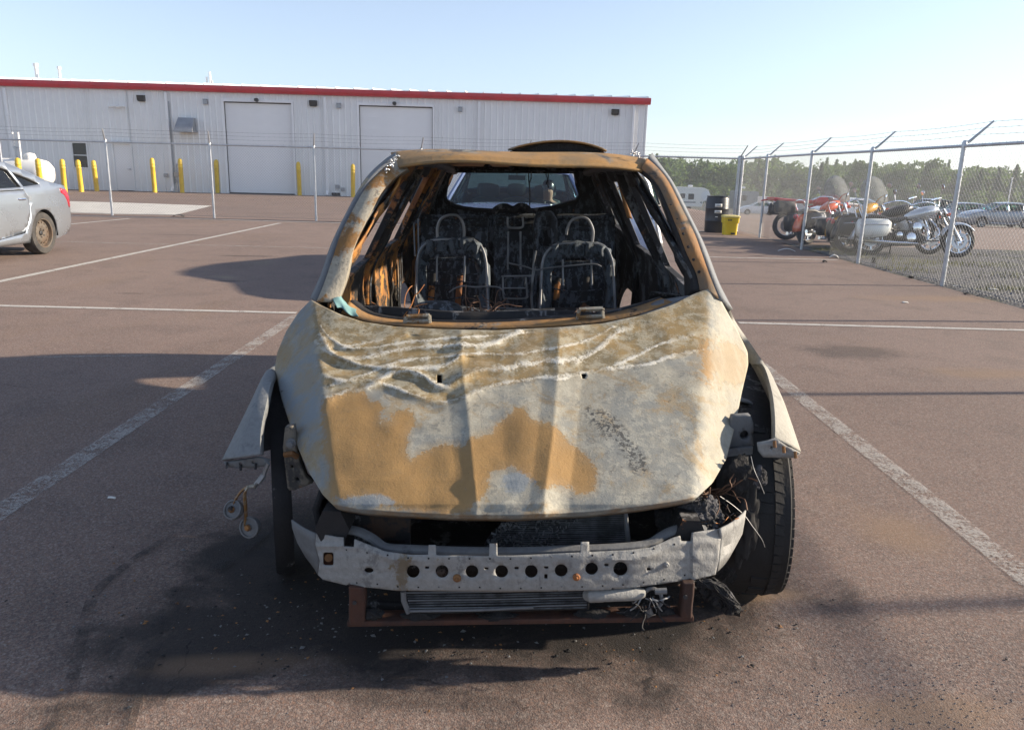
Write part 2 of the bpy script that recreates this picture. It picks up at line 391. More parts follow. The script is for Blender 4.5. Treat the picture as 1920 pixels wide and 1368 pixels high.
def crack_streak(pts, wd=.006):
    L = smoothline([V(*gp(*p)[:2], 0) for p in pts], 10); m = MB(); P = []
    for i, p in enumerate(L):
        d = (L[min(i + 1, len(L) - 1)] - L[max(i - 1, 0)]).normalized(); j = V(-d.y, d.x, 0) * random.gauss(0, .006); n = V(-d.y, d.x, 0) * wd * random.uniform(.2, .8)
        P.append([V(p.x, p.y, .003) + n + j, V(p.x, p.y, .003) - n + j])
    m.grid(P); tag(m.build('asphalt_crack_streak', M['mark'], smooth=0), kind='structure')
crack_streak([(1455, 1105), (1480, 1150), (1505, 1195), (1530, 1250)]); crack_streak([(868, 1368), (880, 1300), (884, 1270), (905, 1225)]); crack_streak([(1215, 1180), (1222, 1260), (1210, 1320), (1216, 1368)], .012)  # thin cracks, and one wider dark streak running upright before the wreck
crack_streak([(0, 720), (120, 735), (160, 728)]); crack_streak([(780, 1275), (880, 1300), (960, 1318), (1080, 1340)], .008); crack_streak([(1500, 655), (1650, 662), (1800, 690)]); crack_streak([(300, 1368), (320, 1290), (360, 1200)])

# ------------------------------------------------------------------ building
BR = V(*pt(1206, 300, 40.4)); BR.z = 0
BRZ = rad(2.0)
B = empty('metal_warehouse', BR, BRZ, 'long pale grey ribbed metal warehouse with red eave trim behind the fence', 'building')
_bn = V(math.sin(BRZ), -math.cos(BRZ), 0); _bx = V(math.cos(BRZ), math.sin(BRZ), 0)
def bl(px, py, off=0.0):
    d = ray(px, py); k = ((BR + _bn * off - CAM).dot(_bn)) / d.dot(_bn); p = CAM + d * k; return (p - BR).dot(_bx), p.z
M['siding'] = pm('siding', (.76, .765, .76), .42, metal=0.0, var=.05, scale=.7)
M['siding_door'] = pm('door_skin', (.80, .80, .80), .5, var=.04, scale=.6)
M['red_trim'] = pm('red_trim', (.50, .022, .035), .4, var=.12, scale=1.5)
M['roof_white'] = pm('roof_white', (.78, .79, .79), .45, var=.05, scale=1)
M['blackplastic'] = pm('black_plastic', (.02, .02, .022), .45, var=.2)
M['greymetal'] = pm('grey_metal', (.33, .34, .36), .4, metal=.5, var=.12)
M['galv'] = pm('galvanised_steel', (.50, .52, .54), .42, metal=.55, var=.14, scale=9)
M['darkgap'] = pm('rubber_seal', (.03, .03, .032), .8)
M['winpane'] = glass('window_pane', (.25, .28, .27), 1.0)
M['pipewhite'] = pm('white_pvc', (.75, .75, .73), .5, var=.06)
BL = -36.0; EAVE = bl(490, 166)[1]
d1 = (bl(419, 190), bl(553, 364)); d2 = (bl(673, 197), bl(811, 368))
DOORS = [(d1[0][0], d1[1][0], d1[0][1]), (d2[0][0], d2[1][0], d2[0][1])]
pdoor = (bl(212, 270), bl(252, 357)); pwin = (bl(135, 268), bl(166, 314))
def rib_panel(width, h, z0=0.0):
    m = MB(); xs_ = []
    n = 3; pitch = width / n
    for k in range(n):
        b = k * pitch
        xs_ += [(b, 0), (b + pitch * .56, 0), (b + pitch * .66, -.032), (b + pitch * .80, -.032), (b + pitch * .90, 0)]
    xs_ += [(width, 0)]
    m.grid([[V(x, y, z0) for x, y in xs_], [V(x, y, z0 + h) for x, y in xs_]])
    return m
openings = [(a, b, 0.0, t_) for a, b, t_ in DOORS] + [(pdoor[0][0], pdoor[1][0], 0.0, pdoor[0][1]), (pwin[0][0], pwin[1][0], pwin[1][1], pwin[0][1])]
PW = .915; meshes = {}
def put_panel(x0, wd, z0, h):
    key = (round(wd, 3), round(z0, 3), round(h, 3))
    if key in meshes:
        o = bpy.data.objects.new('wall_panel', meshes[key]); COL.objects.link(o); o.parent = B
    else:
        o = rib_panel(wd, h, z0).build('wall_panel', M['siding'], B, smooth=20); meshes[key] = o.data
    o.location = (x0, 0, 0); return o
edges_ = sorted(set([0.0] + [e for a, b, _, _ in openings for e in (a, b)]), reverse=True)
x = 0.0
brk = [b for a, b, _, _ in openings] + [a for a, b, _, _ in openings]
while x > BL:
    nx = x - PW
    for e in brk:
        if nx < e - .02 and e < x - .02: nx = max(nx, e)
    mid = (x + nx) / 2; segs = [(0.0, EAVE)]
    for a, b, z0, z1 in openings:
        if a < mid < b: segs = ([(0.0, z0)] if z0 > .05 else []) + [(z1, EAVE)]
    for z0, z1 in segs: put_panel(nx, x - nx, z0, z1 - z0)
    x = nx
m = MB(); m.bbox((BL, .02, .0), (0, .12, EAVE - .05)) if False else None
# end wall and back, roof
m = MB(); m.add([(0, .004, 0), (0, 18, 0), (0, 18, EAVE - .1), (0, 9, EAVE + .72), (0, .004, EAVE)], [(0, 1, 2, 3, 4)]); m.build('end_wall', M['siding'], B, smooth=0)
m = MB(); m.add([(BL, .004, 0), (BL, 18, 0), (BL, 18, EAVE - .1), (BL, 9, EAVE + .72), (BL, .004, EAVE)], [(0, 1, 2, 3, 4)]); m.build('end_wall', M['siding'], B, smooth=0)
m = MB(); m.grid([[V(BL, 18, 0), V(0, 18, 0)], [V(BL, 18, EAVE - .1), V(0, 18, EAVE - .1)]]); m.build('back_wall', M['siding'], B, smooth=0)
rf = MB()
rf.add([(BL - .1, -.2, EAVE + .06), (.15, -.2, EAVE + .06), (.15, 9, EAVE + .8), (BL - .1, 9, EAVE + .8), (BL - .1, 18.2, EAVE - .05), (.15, 18.2, EAVE - .05)], [(0, 1, 2, 3), (3, 2, 5, 4)])
roof = rf.build('roof', M['roof_white'], B, smooth=0, solid=.04)
k = 0; xx = BL
rbm = MB(); rbm.add([(-.03, -.25, EAVE + .08), (.03, -.25, EAVE + .08), (.03, 9, EAVE + .82), (-.03, 9, EAVE + .82), (0, -.25, EAVE + .15), (0, 9, EAVE + .89)], [(0, 1, 4), (2, 3, 5), (0, 4, 5, 3), (1, 2, 5, 4)])
rb0 = rbm.build('roof_seam', M['roof_white'], roof, smooth=0); rb0.location = (xx, 0, 0)
while xx < -.8:
    xx += .9; o = bpy.data.objects.new('roof_seam', rb0.data); COL.objects.link(o); o.parent = roof; o.location = (xx, 0, 0)
m = MB(); zt = EAVE + .05; zb = EAVE - .25
m.loft([[V(X_, -.04, zb), V(X_, -.20, zb + .02), V(X_, -.25, zb + .16), V(X_, -.24, zt), V(X_, -.02, zt)] for X_ in (BL - .1, .16)]); m.build('eave_trim', M['red_trim'], B, smooth=0)
m = MB(); m.bbox((-.02, -.05, 0), (.06, .1, zb)); m.build('corner_trim', M['siding'], B, smooth=0, bevel=.01)
# garage doors
for a, b, tp in DOORS:
    m = MB(); m.bbox((a - .10, -.06, 0), (a - .004, .1, tp)); m.bbox((b + .004, -.06, 0), (b + .10, .1, tp)); m.bbox((a - .10, -.06, tp), (b + .10, .1, tp + .12))
    gd = m.build('garage_door_frame', M['siding_door'], B, smooth=0, bevel=.01)
    n = 8; hh = tp / n
    m = MB(); m.bbox((a, .10, 0), (b, .125, hh)); o0 = m.build('door_section', M['siding_door'], gd, smooth=0, bevel=.0015)
    for k in range(1, n):
        o = bpy.data.objects.new('door_section', o0.data); COL.objects.link(o); o.parent = gd; o.location = (0, 0, k * hh)
        for md in o0.modifiers:
            q = o.modifiers.new(md.name, md.type); q.width = .0015; q.segments = 2
    m = MB(); m.bbox((a, .07, 0), (b, .10, .05)); m.bbox((a, .07, .05), (a + .025, .10, tp)); m.bbox((b - .025, .07, .05), (b, .10, tp)); m.bbox((a + .025, .07, tp - .05), (b - .025, .10, tp)); m.build('door_seal', M['darkgap'], gd, smooth=0)
m = MB(); m.bbox((BL + .02, .20, 0), (-.02, .22, EAVE - .1)); m.build('inner_lining', M['darkgap'], B, smooth=0)
# personnel door
(a, tp), (b, _) = pdoor[0], pdoor[1]
m = MB(); m.bbox((a, .02, .02), (b, .06, tp)); pd = m.build('door', M['siding_door'], B, smooth=0, bevel=.008)
m = MB(); m.bbox((a - .08, -.045, 0), (a - .003, .08, tp)); m.bbox((b + .003, -.045, 0), (b + .08, .08, tp)); m.bbox((a - .08, -.045, tp), (b + .08, .08, tp + .08)); m.build('door_frame', M['siding'], pd, smooth=0)
m = MB(); m.lathe([(.03, 0), (.035, .02), (.03, .06), (0.001, .065)], 10, Matrix.Translation((b - .12, .02, 1.05)) @ Matrix.Rotation(rad(90), 4, 'X')); m.tube([(b - .12, -.04, 1.05), (b - .26, -.045, 1.05)], .012, 6); m.build('handle', M['greymetal'], pd)
m = MB(); m.bbox((a - .1, -.20, tp + .10), (b + .1, -.02, tp + .14)); m.build('door_drip_cap', M['siding'], pd, smooth=0)
# window
(a, z1), (b, z0) = pwin
m = MB(); fr_ = .07
m.bbox((a - fr_, -.05, z0 - fr_), (b + fr_, .05, z0)); m.bbox((a - fr_, -.05, z1), (b + fr_, .05, z1 + fr_)); m.bbox((a - fr_, -.05, z0), (a, .05, z1)); m.bbox((b, -.05, z0), (b + fr_, .05, z1)); m.bbox((a, -.02, (z0 + z1) / 2 - .02), (b, .03, (z0 + z1) / 2 + .02))
wn = m.build('window', M['siding'], B, smooth=0, bevel=.006)
m = MB(); m.bbox((a, .01, z0), (b, .016, (z0 + z1) / 2 - .02)); m.build('pane', M['winpane'], wn, smooth=0)
m = MB(); m.bbox((a, .03, (z0 + z1) / 2 + .02), (b, .036, z1)); m.build('pane', M['winpane'], wn, smooth=0)
for k in range(7):
    zz = z0 + .06 + k * (z1 - z0 - .1) / 7; m = MB(); m.bbox((a + .02, .08, zz), (b - .02, .10, zz + .05)); m.build('blind_slat', M['greymetal'], wn, smooth=0)
# downspouts
for i, (pxt, pyt, pxb, pyb) in enumerate(((9, 158, 24, 345), (311, 166, 320, 345), (609, 174, 613, 352), (899, 182, 901, 375), (1189, 191, 1186, 378))):
    u = bl(pxt, pyt)[0]; m = MB(); m.bbox((u - .06, -.15, .25), (u + .06, -.045, EAVE - .32))
    m.loft([[V(u - .06, -.15, .25), V(u + .06, -.15, .25), V(u + .06, -.045, .25), V(u - .06, -.045, .25)], [V(u - .06, -.30, .06), V(u + .06, -.30, .06), V(u + .06, -.24, .0), V(u - .06, -.24, .0)]])
    ds = m.build('downspout', M['siding_door'], B, smooth=0, bevel=.012)
    for zz in (1.2, 3.4):
        m = MB(); m.bbox((u - .085, -.165, zz), (u + .085, -.034, zz + .05)); m.build('strap', M['siding'], ds, smooth=0)
# wall lights, cameras, boxes
for px, py in ((266, 184.5), (588, 194), (1153, 210.5)):
    u, z = bl(px, py); m = MB()
    m.loft([[V(u - .19, -.03, z + .14), V(u + .19, -.03, z + .14), V(u + .19, -.03, z - .13), V(u - .19, -.03, z - .13)], [V(u - .18, -.22, z + .13), V(u + .18, -.22, z + .13), V(u + .18, -.17, z - .11), V(u - .18, -.17, z - .11)]])
    lo = m.build('wall_light', M['blackplastic'], B, smooth=0, bevel=.015)
    m = MB(); m.bbox((u - .15, -.16, z - .155), (u + .15, -.06, z - .131)); m.build('lens', M['winpane'], lo, smooth=0)
for px, py in ((386, 191.5), (635.5, 199), (863, 206)):
    u, z = bl(px, py); m = MB(); m.bbox((u - .10, -.14, z - .11), (u + .10, -.03, z + .11)); m.bbox((u - .12, -.15, z + .112), (u + .12, -.03, z + .13)); m.build('junction_box', M['greymetal'], B, smooth=0, bevel=.01)
for px, py in ((482, 188), (740, 194.5)):
    u, z = bl(px, py); m = MB(); m.tube([(u, -.04, z), (u, -.2, z)], [.10, .085], 10); m.bbox((u - .08, -.24, z - .05), (u + .08, -.2, z + .06)); m.build('motion_sensor', M['blackplastic'], B)
for px, py in ((217, 200), (231, 200.5)):
    u, z = bl(px, py); m = MB(); m.tube([(u + .1, -.04, z), (u + .1, -.22, z + .02)], .03, 8); m.tube([(u + .14, -.26, z + .02), (u - .18, -.34, z - .04)], [.07, .06], 10); m.build('security_camera', M['pipewhite'], B)
u0, z0 = bl(336, 246); u1, z1 = bl(369, 222)
m = MB(); m.loft([[V(u0 + .05, -.03, z0), V(u0 + .05, -.03, z1), V(u0 + .12, -.35, z1), V(u0, -.75, z0)], [V(u1 - .05, -.03, z0), V(u1 - .05, -.03, z1), V(u1 - .05, -.35, z1), V(u1, -.75, z0)]]); vh = m.build('vent_hood', M['greymetal'], B, smooth=0, bevel=.01)
m = MB(); m.bbox((u0 - .02, -.78, z0 - .06), (u1 + .02, -.04, z0 - .003)); m.build('hood_lip', M['greymetal'], vh, smooth=0)
u, z = bl(253, 168); u2, _ = bl(306, 170)
m = MB(); m.tube([(u, -.09, z - .06), (u, -.09, z), (u2, -.09, z), (u2, -.09, z - .3)], .03, 8); m.build('conduit', M['pipewhite'], B)
u, z = bl(312, 190); m = MB(); m.tube([(u + .12, -.06, z), (u + .12, -.06, .4)], .025, 8); m.build('conduit', M['greymetal'], B)
u, _ = bl(334, 330); m = MB(); m.tube([(u, -.10, 0), (u, -.10, 1.3), (u, -.02, 1.35)], .03, 8); m.bbox((u - .12, -.22, .75), (u + .10, -.06, .98)); m.tube([(u + .02, -.14, .45), (u + .02, -.14, .62)], .09, 10); m.build('gas_meter', M['greymetal'], B)
for px, py in ((312, 329), (633, 350), (643, 355)):
    u, z = bl(px, py); m = MB(); m.bbox((u - .10, -.1, z - .09), (u + .10, -.03, z + .09)); m.build('outlet_box', M['greymetal'], B, smooth=0, bevel=.01)
u, z = bl(630, 365); m = MB(); m.bbox((u - .2, -.12, .02), (u + .2, -.034, .16)); m.build('floor_vent', M['blackplastic'], B, smooth=0, bevel=.01)
# roof pipes
for px, py0, py1, r in ((2, 150, 123, .085), (49, 152, 129, .065), (347, 163, 143, .05), (353, 163, 134, .06), (358, 163, 150, .04)):
    u, z = bl(px, py1); m = MB(); m.tube([(u, 3.0, EAVE + .3), (u, 3.0, (z - 1.4) * 1.075 + 1.4)], r, 10)
    if r > .06: m.tube([(u, 3.0, (z - 1.4) * 1.075 + 1.4), (u, 3.0, (z - 1.4) * 1.075 + 1.55)], r * 1.5, 10)
    m.build('roof_pipe', M['pipewhite'], roof)

# ------------------------------------------------------------------ bollards
M['yellow'] = pm('yellow_sleeve', (.70, .47, .035), .5, var=.12, scale=4)
m = MB(); m.lathe([(.105, 0), (.105, 1.05), (.112, 1.06), (.112, 1.10), (.105, 1.11), (.105, 1.18), (.112, 1.19), (.112, 1.23), (.105, 1.24), (.105, 1.33), (.09, 1.40), (.05, 1.44), (.001, 1.455)], 20)
b0 = m.build('bollard', M['yellow'], None, smooth=50)
bl_list = ((290.5, 361, 300, 'yellow bollard left of the grey meter, nearest the plain door'), (342, 361.5, 300, 'yellow bollard beside the gas meter below the vent hood'), (408, 362, 302, 'yellow bollard at left jamb of the first garage door'),
           (562, 366.5, 307, 'yellow bollard at right jamb of the first garage door'), (662, 369.5, 311, 'yellow bollard at left jamb of the garage door nearest the wreck'),
           (122, 362, 302, 'yellow bollard just left of the warehouse window'), (153, 360, 303, 'yellow bollard in front of the warehouse window'), (182, 358.5, 304, 'yellow bollard just right of the warehouse window'),
           (78, 364, 301, 'yellow bollard at right end of the white tank'), (41, 366, 300, 'yellow bollard in front of the white tank, second from picture edge'), (3, 368, 300, 'yellow bollard at the picture edge before the white tank'))
for i, (px, py, pt_, lab) in enumerate(bl_list):
    o = b0 if i == 0 else b0.copy()
    if i: COL.objects.link(o)
    g = gp(px, py); o.location = (g.x, g.y, 0); dst = g.y
    o.scale = (1, 1, min(1.12, (py - pt_) / FPX * (g.y * .97 + .34) / .97 / 1.455))
    o.rotation_euler = (rad(random.uniform(-1, 1)), rad(random.uniform(-1.5, 1.5)), 0)
    tag(o, lab, 'bollard', 'yellow bollards along the warehouse')
# white propane tank in its cage
g = gp(20, 352); 
T = empty('propane_tank', (-23.6, 36.0, -.2), 0, 'white horizontal fuel tank behind bollards at far left', 'tank')
Rz = Matrix.Translation((0, 0, 1.0)) @ Matrix.Rotation(rad(90), 4, 'Y')
prof = [(.001, -2.6), (.35, -2.5), (.56, -2.3), (.63, -2.0), (.63, 2.0), (.56, 2.3), (.35, 2.5), (.001, 2.6)]
m = MB(); m.lathe(prof, 28, Rz); m.build('shell', M['pipewhite'], T, smooth=50)
m = MB(); m.lathe([(.25, 1.58), (.25, 1.75), (.2, 1.85), (.001, 1.9)], 16, Matrix.Translation((1.6, 0, 0))); m.build('valve_dome', M['pipewhite'], T, smooth=50)
for s in (-1.5, 1.5):
    m = MB(); m.loft([[V(s - .1, -.55, 0), V(s + .1, -.55, 0), V(s + .1, .55, 0), V(s - .1, .55, 0)], [V(s - .1, -.5, .55), V(s + .1, -.5, .55), V(s + .1, .5, .55), V(s - .1, .5, .55)]]); m.build('saddle', M['concrete'], T, smooth=0)
# ------------------------------------------------------------------ chain-link fences
M['wire'] = pm('fence_wire', (.24, .25, .26), .55, metal=.4, var=.1)
def fence(name, label, posts, H, arm, corner=(), mesh_r=.0016, reach=(0, 0), lower_rail=False, barbs=True):
    """posts: list of ground points; arm: horizontal lean of the barbed-wire arm"""
    root = world_root(name, posts[0], label, 'fence')
    arm = Vector(arm)
    for i, p in enumerate(posts):
        p = Vector(p); r = .042 if i in corner else .030
        m = MB(); m.tube([p, p + V(0, 0, H + .02)], r, 12); m.lathe([(r * 1.15, H - .03), (r * 1.2, H + .02), (r * .8, H + .06), (.001, H + .07)], 12, Matrix.Translation(p)); po = m.build('post', M['galv'], root)
        if barbs:
            m = MB(); m.tube([p + V(0, 0, H + .02), p + V(0, 0, H + .06) + arm * .2, p + V(0, 0, H + .32) + arm], [.022, .02, .014], 6); m.build('barb_arm', M['galv'], po)
        for zz in (.35, .95, 1.5):
            m = MB(); m.lathe([(r * 1.18, zz), (r * 1.18, zz + .02)], 10, Matrix.Translation(p)); m.build('tie_band', M['galv'], po)
    for a, b in zip(posts[:-1], posts[1:]):
        a = Vector(a); b = Vector(b); m = MB(); m.tube([a + V(0, 0, H - .01), b + V(0, 0, H - .01)], .0215, 8); m.build('top_rail', M['galv'], root)
        if lower_rail:
            m = MB(); m.tube([a + V(0, 0, H * .55), b + V(0, 0, H * .55)], .017, 8); m.build('middle_rail', M['galv'], root)
        m = MB(); m.tube([a + V(0, 0, .05), a * .5 + b * .5 + V(0, 0, .06), b + V(0, 0, .05)], .003, 4); m.build('tension_wire', M['wire'], root)
    # the woven diamonds: real crossing wires, one mesh for each bay
    sp = .072; n_out = None
    for a, b in zip(posts[:-1], posts[1:]):
        a = Vector(a); b = Vector(b); d = b - a; L = d.length; d.normalize(); n = V(-d.y, d.x, 0)
        m = MB(); h0, h1 = .03, H + .045
        def seg(u0, z0, u1, z1, off):
            p0 = a + d * u0 + V(0, 0, z0) + n * off; p1 = a + d * u1 + V(0, 0, z1) + n * off
            tdir = (p1 - p0).normalized(); s1 = n * mesh_r; s2 = tdir.cross(n) * mesh_r
            ring = [s1, -s1 * .5 + s2 * .87, -s1 * .5 - s2 * .87]
            m.add([p0 + q for q in ring] + [p1 + q for q in ring], [(0, 1, 4, 3), (1, 2, 5, 4), (2, 0, 3, 5)])
        hh = h1 - h0; u = -hh
        while u < L:
            u0, z0, u1, z1 = u, h0, u + hh, h1
            if u0 < 0: z0 -= u0; u0 = 0
            if u1 > L: z1 -= (u1 - L); u1 = L
            if z1 - z0 > .01:
                seg(u0, z0, u1, z1, mesh_r); seg(L - u0, z0, L - u1, z1, -mesh_r)
            u += sp
        o = m.build('chain_link', M['wire'], root, smooth=0); o['kind'] = 'stuff'
    if barbs:
        for fz, ff in ((.14, .38), (.23, .66), (.315, .97)):
            P = []
            for i in range(len(posts) - 1):
                a = Vector(posts[i]); b = Vector(posts[i + 1])
                for q in range(4): t_ = q / 4; P.append(a.lerp(b, t_) + V(0, 0, H + fz - .02 * math.sin(math.pi * t_)) + arm * ff)
            P.append(Vector(posts[-1]) + V(0, 0, H + fz) + arm * ff)
            m = MB(); m.tube(P, .0022, 4)
            for i in range(len(P) - 1):
                L = (P[i + 1] - P[i]).length; k = int(L / .13)
                for q in range(k):
                    c = P[i].lerp(P[i + 1], (q + .5) / k)
                    for an in (rad(40), rad(140)):
                        dv = V(.2, math.cos(an), math.sin(an)).normalized() * .016; m.tube([c - dv, c + dv], .0016, 3)
            m.build('barbed_wire', M['wire'], root, smooth=0)
    return root
HF = 1.90
FC = gp(1368, 433); FX = 5.97
rp = [V(FX, FC.y, 0)]
for px, py in ((1424, 446), (1502.5, 468), (1608, 494), (1766, 536)): g = gp(px, py); rp.append(V(g.x, g.y, 0))
s_ = rp[-1] - rp[-2]
rp += [rp[-1] + s_ * .98, rp[-1] + s_ * 1.96, rp[-1] + s_ * 2.9, rp[-1] + s_ * 3.85]
RF = fence('chain_link_fence', 'galvanised chain link fence with barbed arms in front of the motorcycles', rp, HF, (.34, 0, 0), corner=(0,))
bpnts = []
for px, py in ((15, 398), (211, 404), (402, 409), (593, 414)): g = gp(px, py); bpnts.append(V(g.x, g.y, 0))
yb = (bpnts[-1].y + FC.y) / 2
sx_ = (bpnts[-1].x - bpnts[0].x) / 3
ps = [bpnts[0] - V(sx_ * 2, 0, 0), bpnts[0] - V(sx_, 0, 0)] + bpnts
xx = bpnts[-1].x; 
while xx + sx_ < FX - 1: xx += sx_; ps.append(V(xx, yb + (FC.y - yb) * max(0, (xx + 2) / 8), 0))
ps.append(V(FX - .09, FC.y, 0))
BF = fence('chain_link_fence', 'galvanised chain link fence crossing the lot in front of the warehouse', ps, HF, (.10, -.30, 0), corner=(len(ps) - 1,))
# cage fence round the tank near the building
cg = [gp(-60, 362), gp(57, 358), gp(92, 356), gp(200, 352)]
cg = [V(p.x, cg[1].y - .4, 0) for p in cg]
CF = fence('chain_link_fence', 'small chain link enclosure round the white tank at the warehouse wall', cg, 1.9, (0, -.2, 0), corner=(1, 2), barbs=False, lower_rail=True)
for i in (1, 2):
    m = MB(); m.tube([cg[i], cg[i] + V(0, 0, 2.55)], .045, 10); m.build('gate_post', M['pipewhite'], CF)

# ------------------------------------------------------------------ woodland
def leaf_mat(name, c1, c2, c3):
    t = NT(name); oi = t.n('ShaderNodeObjectInfo'); ge = t.n('ShaderNodeNewGeometry')
    n = t.noise(.35, 4, .6); f = t.n('ShaderNodeTexWhiteNoise'); f.noise_dimensions = '3D'
    sn = t.n('ShaderNodeVectorMath'); sn.operation = 'SNAP'; sn.inputs[1].default_value = (.4, .4, .4); t.l(t.co(), sn.inputs[0]); t.l(sn.outputs[0], f.inputs[0])
    c = t.mix(t.step(n, .35, .65), c1, c2); c = t.mix(t.math('MULTIPLY', f.outputs['Value'], .5), c, c3); t.base(c); t.rough(.75); t.set(Specular_IOR_Level=.25)
    tl = t.n('ShaderNodeBsdfTranslucent'); t.l(c, tl.inputs[0]); mx = t.n('ShaderNodeMixShader'); mx.inputs[0].default_value = .4
    t.l(t.p.outputs[0], mx.inputs[1]); t.l(tl.outputs[0], mx.inputs[2]); t.l(mx.outputs[0], t.out.inputs[0]); return t.m
M['leaf'] = leaf_mat('broad_leaves', (.085, .15, .035), (.115, .18, .045), (.15, .205, .06))
M['needle'] = leaf_mat('conifer_needles', (.08, .13, .055), (.10, .155, .065), (.13, .18, .08))
M['bark'] = pm('bark', (.12, .10, .08), .9, var=.3, scale=6)
def leafcloud(centers, size, mat, name, parent=None, kind=None, upright=.35):
    """many small leaf sprays; centers (n,3) array, size (n,) array"""
    n = len(centers)
    a = RNG.normal(size=(n, 3)); a /= np.linalg.norm(a, axis=1)[:, None]
    b = np.cross(a, RNG.normal(size=(n, 3))); b /= np.linalg.norm(b, axis=1)[:, None]
    s = size[:, None]
    vs = np.stack([centers - a * s * .6, centers + b * s * .38 + a * s * .1, centers + a * s * .65, centers - b * s * .34 - a * s * .05], 1).reshape(-1, 3)
    me = bpy.data.meshes.new(name); me.from_pydata(vs.tolist(), [], np.arange(4 * n).reshape(-1, 4).tolist()); me.update(); me.materials.append(mat)
    o = bpy.data.objects.new(name, me); COL.objects.link(o); o.parent = parent
    if kind: o['kind'] = kind
    return o
def crown_pts(n, h, r, z0, lumps=14):
    """leaf positions for one broadleaf crown: shell-weighted lumps"""
    L = []
    cs = [(RNG.normal() * r * .42, RNG.normal() * r * .42, z0 + (h - z0) * RNG.uniform(.12, .92), r * RNG.uniform(.25, .5)) for _ in range(lumps)]
    for cx, cy, cz, cr in cs:
        k = n // lumps; d = RNG.normal(size=(k, 3)); d /= np.linalg.norm(d, axis=1)[:, None]
        rr = cr * RNG.uniform(.35, 1.0, size=(k, 1)) ** .5
        p = d * rr * np.array([1, 1, .85]) + np.array([cx, cy, cz]); L.append(p)
    return np.concatenate(L)
def conifer_pts(n, h, r, z0):
    t_ = RNG.uniform(0, 1, n) ** .8; z = z0 + (h - z0) * t_; whorl = .75 + .25 * np.sin(z * 9)
    rr = r * (1 - t_) ** .9 * whorl * RNG.uniform(.25, 1, n) ** .5; a = RNG.uniform(0, 2 * np.pi, n)
    return np.stack([rr * np.cos(a), rr * np.sin(a), z - rr * .15], 1)
# the far wood: one mass
C_, S_ = [], []
for i in range(560):
    X = RNG.uniform(20, 260); Y = RNG.uniform(186, 225); h = RNG.uniform(7.6, 9.6) + (Y - 186) * .045
    if RNG.random() < .2: p = conifer_pts(260, h * 1.08, 2.0, .3)
    else: p = crown_pts(420, h, RNG.uniform(2.6, 4.0), .3, 12)
    C_.append(p + np.array([X, Y, -4.4])); S_.append(RNG.uniform(.45, .95, len(p)))
for i in range(300):   # low growth along the edge
    X = RNG.uniform(18, 260); Y = RNG.uniform(176, 187); p = crown_pts(110, RNG.uniform(2.2, 5.0), RNG.uniform(1.6, 3.0), .0, 6); C_.append(p + np.array([X, Y, -4.4])); S_.append(RNG.uniform(.4, .8, len(p)))
wd = leafcloud(np.concatenate(C_), np.concatenate(S_), M['leaf'], 'woodland', kind='stuff'); tag(wd, 'low green wood along the horizon behind the fenced yard', 'wood')
def tree(px, ptop, Y, kind, label, wd_):
    top = pt(px, ptop, Y); T = empty('tree', (top.x, Y, -4.35), RNG.uniform(0, 6), label, 'tree', 'taller trees at the edge of the wood'); h = top.z + 4.35
    m = MB(); m.tube([(0, 0, 0), (.05, .03, h * .4), (0, .05, h * .92)], [.26, .18, .03], 7)
    for k in range(7):
        z = h * (.3 + .08 * k); an = k * 2.4; m.tube([(0, 0, z), (math.cos(an) * wd_ * .4, math.sin(an) * wd_ * .4, z + h * .12)], [.06, .015], 5)
    m.build('trunk', M['bark'], T)
    p = conifer_pts(1500, h, wd_, h * .12) if kind else crown_pts(2000, h, wd_, h * .15, 18)
    leafcloud(p, RNG.uniform(.35, .8, len(p)), M['needle' if kind else 'leaf'], 'crown', T)
tree(1761, 297, 183, 0, 'tallest rounded tree right of the silver cruiser handlebars', 3.32)
tree(1700, 305, 182, 0, 'broad tree rising behind the clear windshields', 4.02)
tree(1842, 318, 181, 1, 'pointed dark conifer left of the white marker pole', 1.93)
tree(1876, 316, 184, 1, 'pointed conifer just right of the white marker pole', 2.10)
tree(1908, 310, 183, 1, 'tall conifer at the right picture edge', 2.45)
tree(1542, 306, 180, 1, 'dark conifer behind the red motorcycle', 2.80)
tree(1620, 304, 182, 0, 'rounded tree behind the second fence post', 2.98)
tree(1246, 296, 181, 0, 'tree just right of the burnt roof pillar', 2.62)
# grass tufts on the gravel
pts_, sz_ = [], []
m = MB()
spots = [(1850, 500, .5), (1900, 520, .6), (1760, 495, .45), (1660, 487, .4), (1700, 498, .4), (1590, 478, .35), (1640, 505, .3), (1820, 480, .5), (1500, 468, .3), (1890, 545, .35), (1725, 510, .3), (1560, 470, .3)]
for px, py, r in spots:
    g = gp(px, py)
    if g.x < 6.1: g.x = 6.1 + random.random() * .2
    for k in range(150):
        a = random.uniform(0, 6.28); q = r * random.random() ** .7; x0 = g.x + math.cos(a) * q * 1.3; y0 = g.y + math.sin(a) * q
        if x0 < 6.03: continue
        h = random.uniform(.03, .12); b = random.uniform(0, 6.28); lx, ly = math.cos(b) * h * .5, math.sin(b) * h * .5; wx, wy = -math.sin(b) * .005, math.cos(b) * .005
        m.add([(x0 - wx, y0 - wy, 0), (x0 + wx, y0 + wy, 0), (x0 + lx, y0 + ly, h)], [(0, 1, 2)])
M['grass'] = pm('verge_grass', (.11, .13, .035), .8, var=.35, scale=2, c2=(.22, .21, .07))
tag(m.build('grass_tufts', M['grass'], smooth=0), 'sparse yellow green weeds growing in the gravel verge', 'grass', kind='stuff')
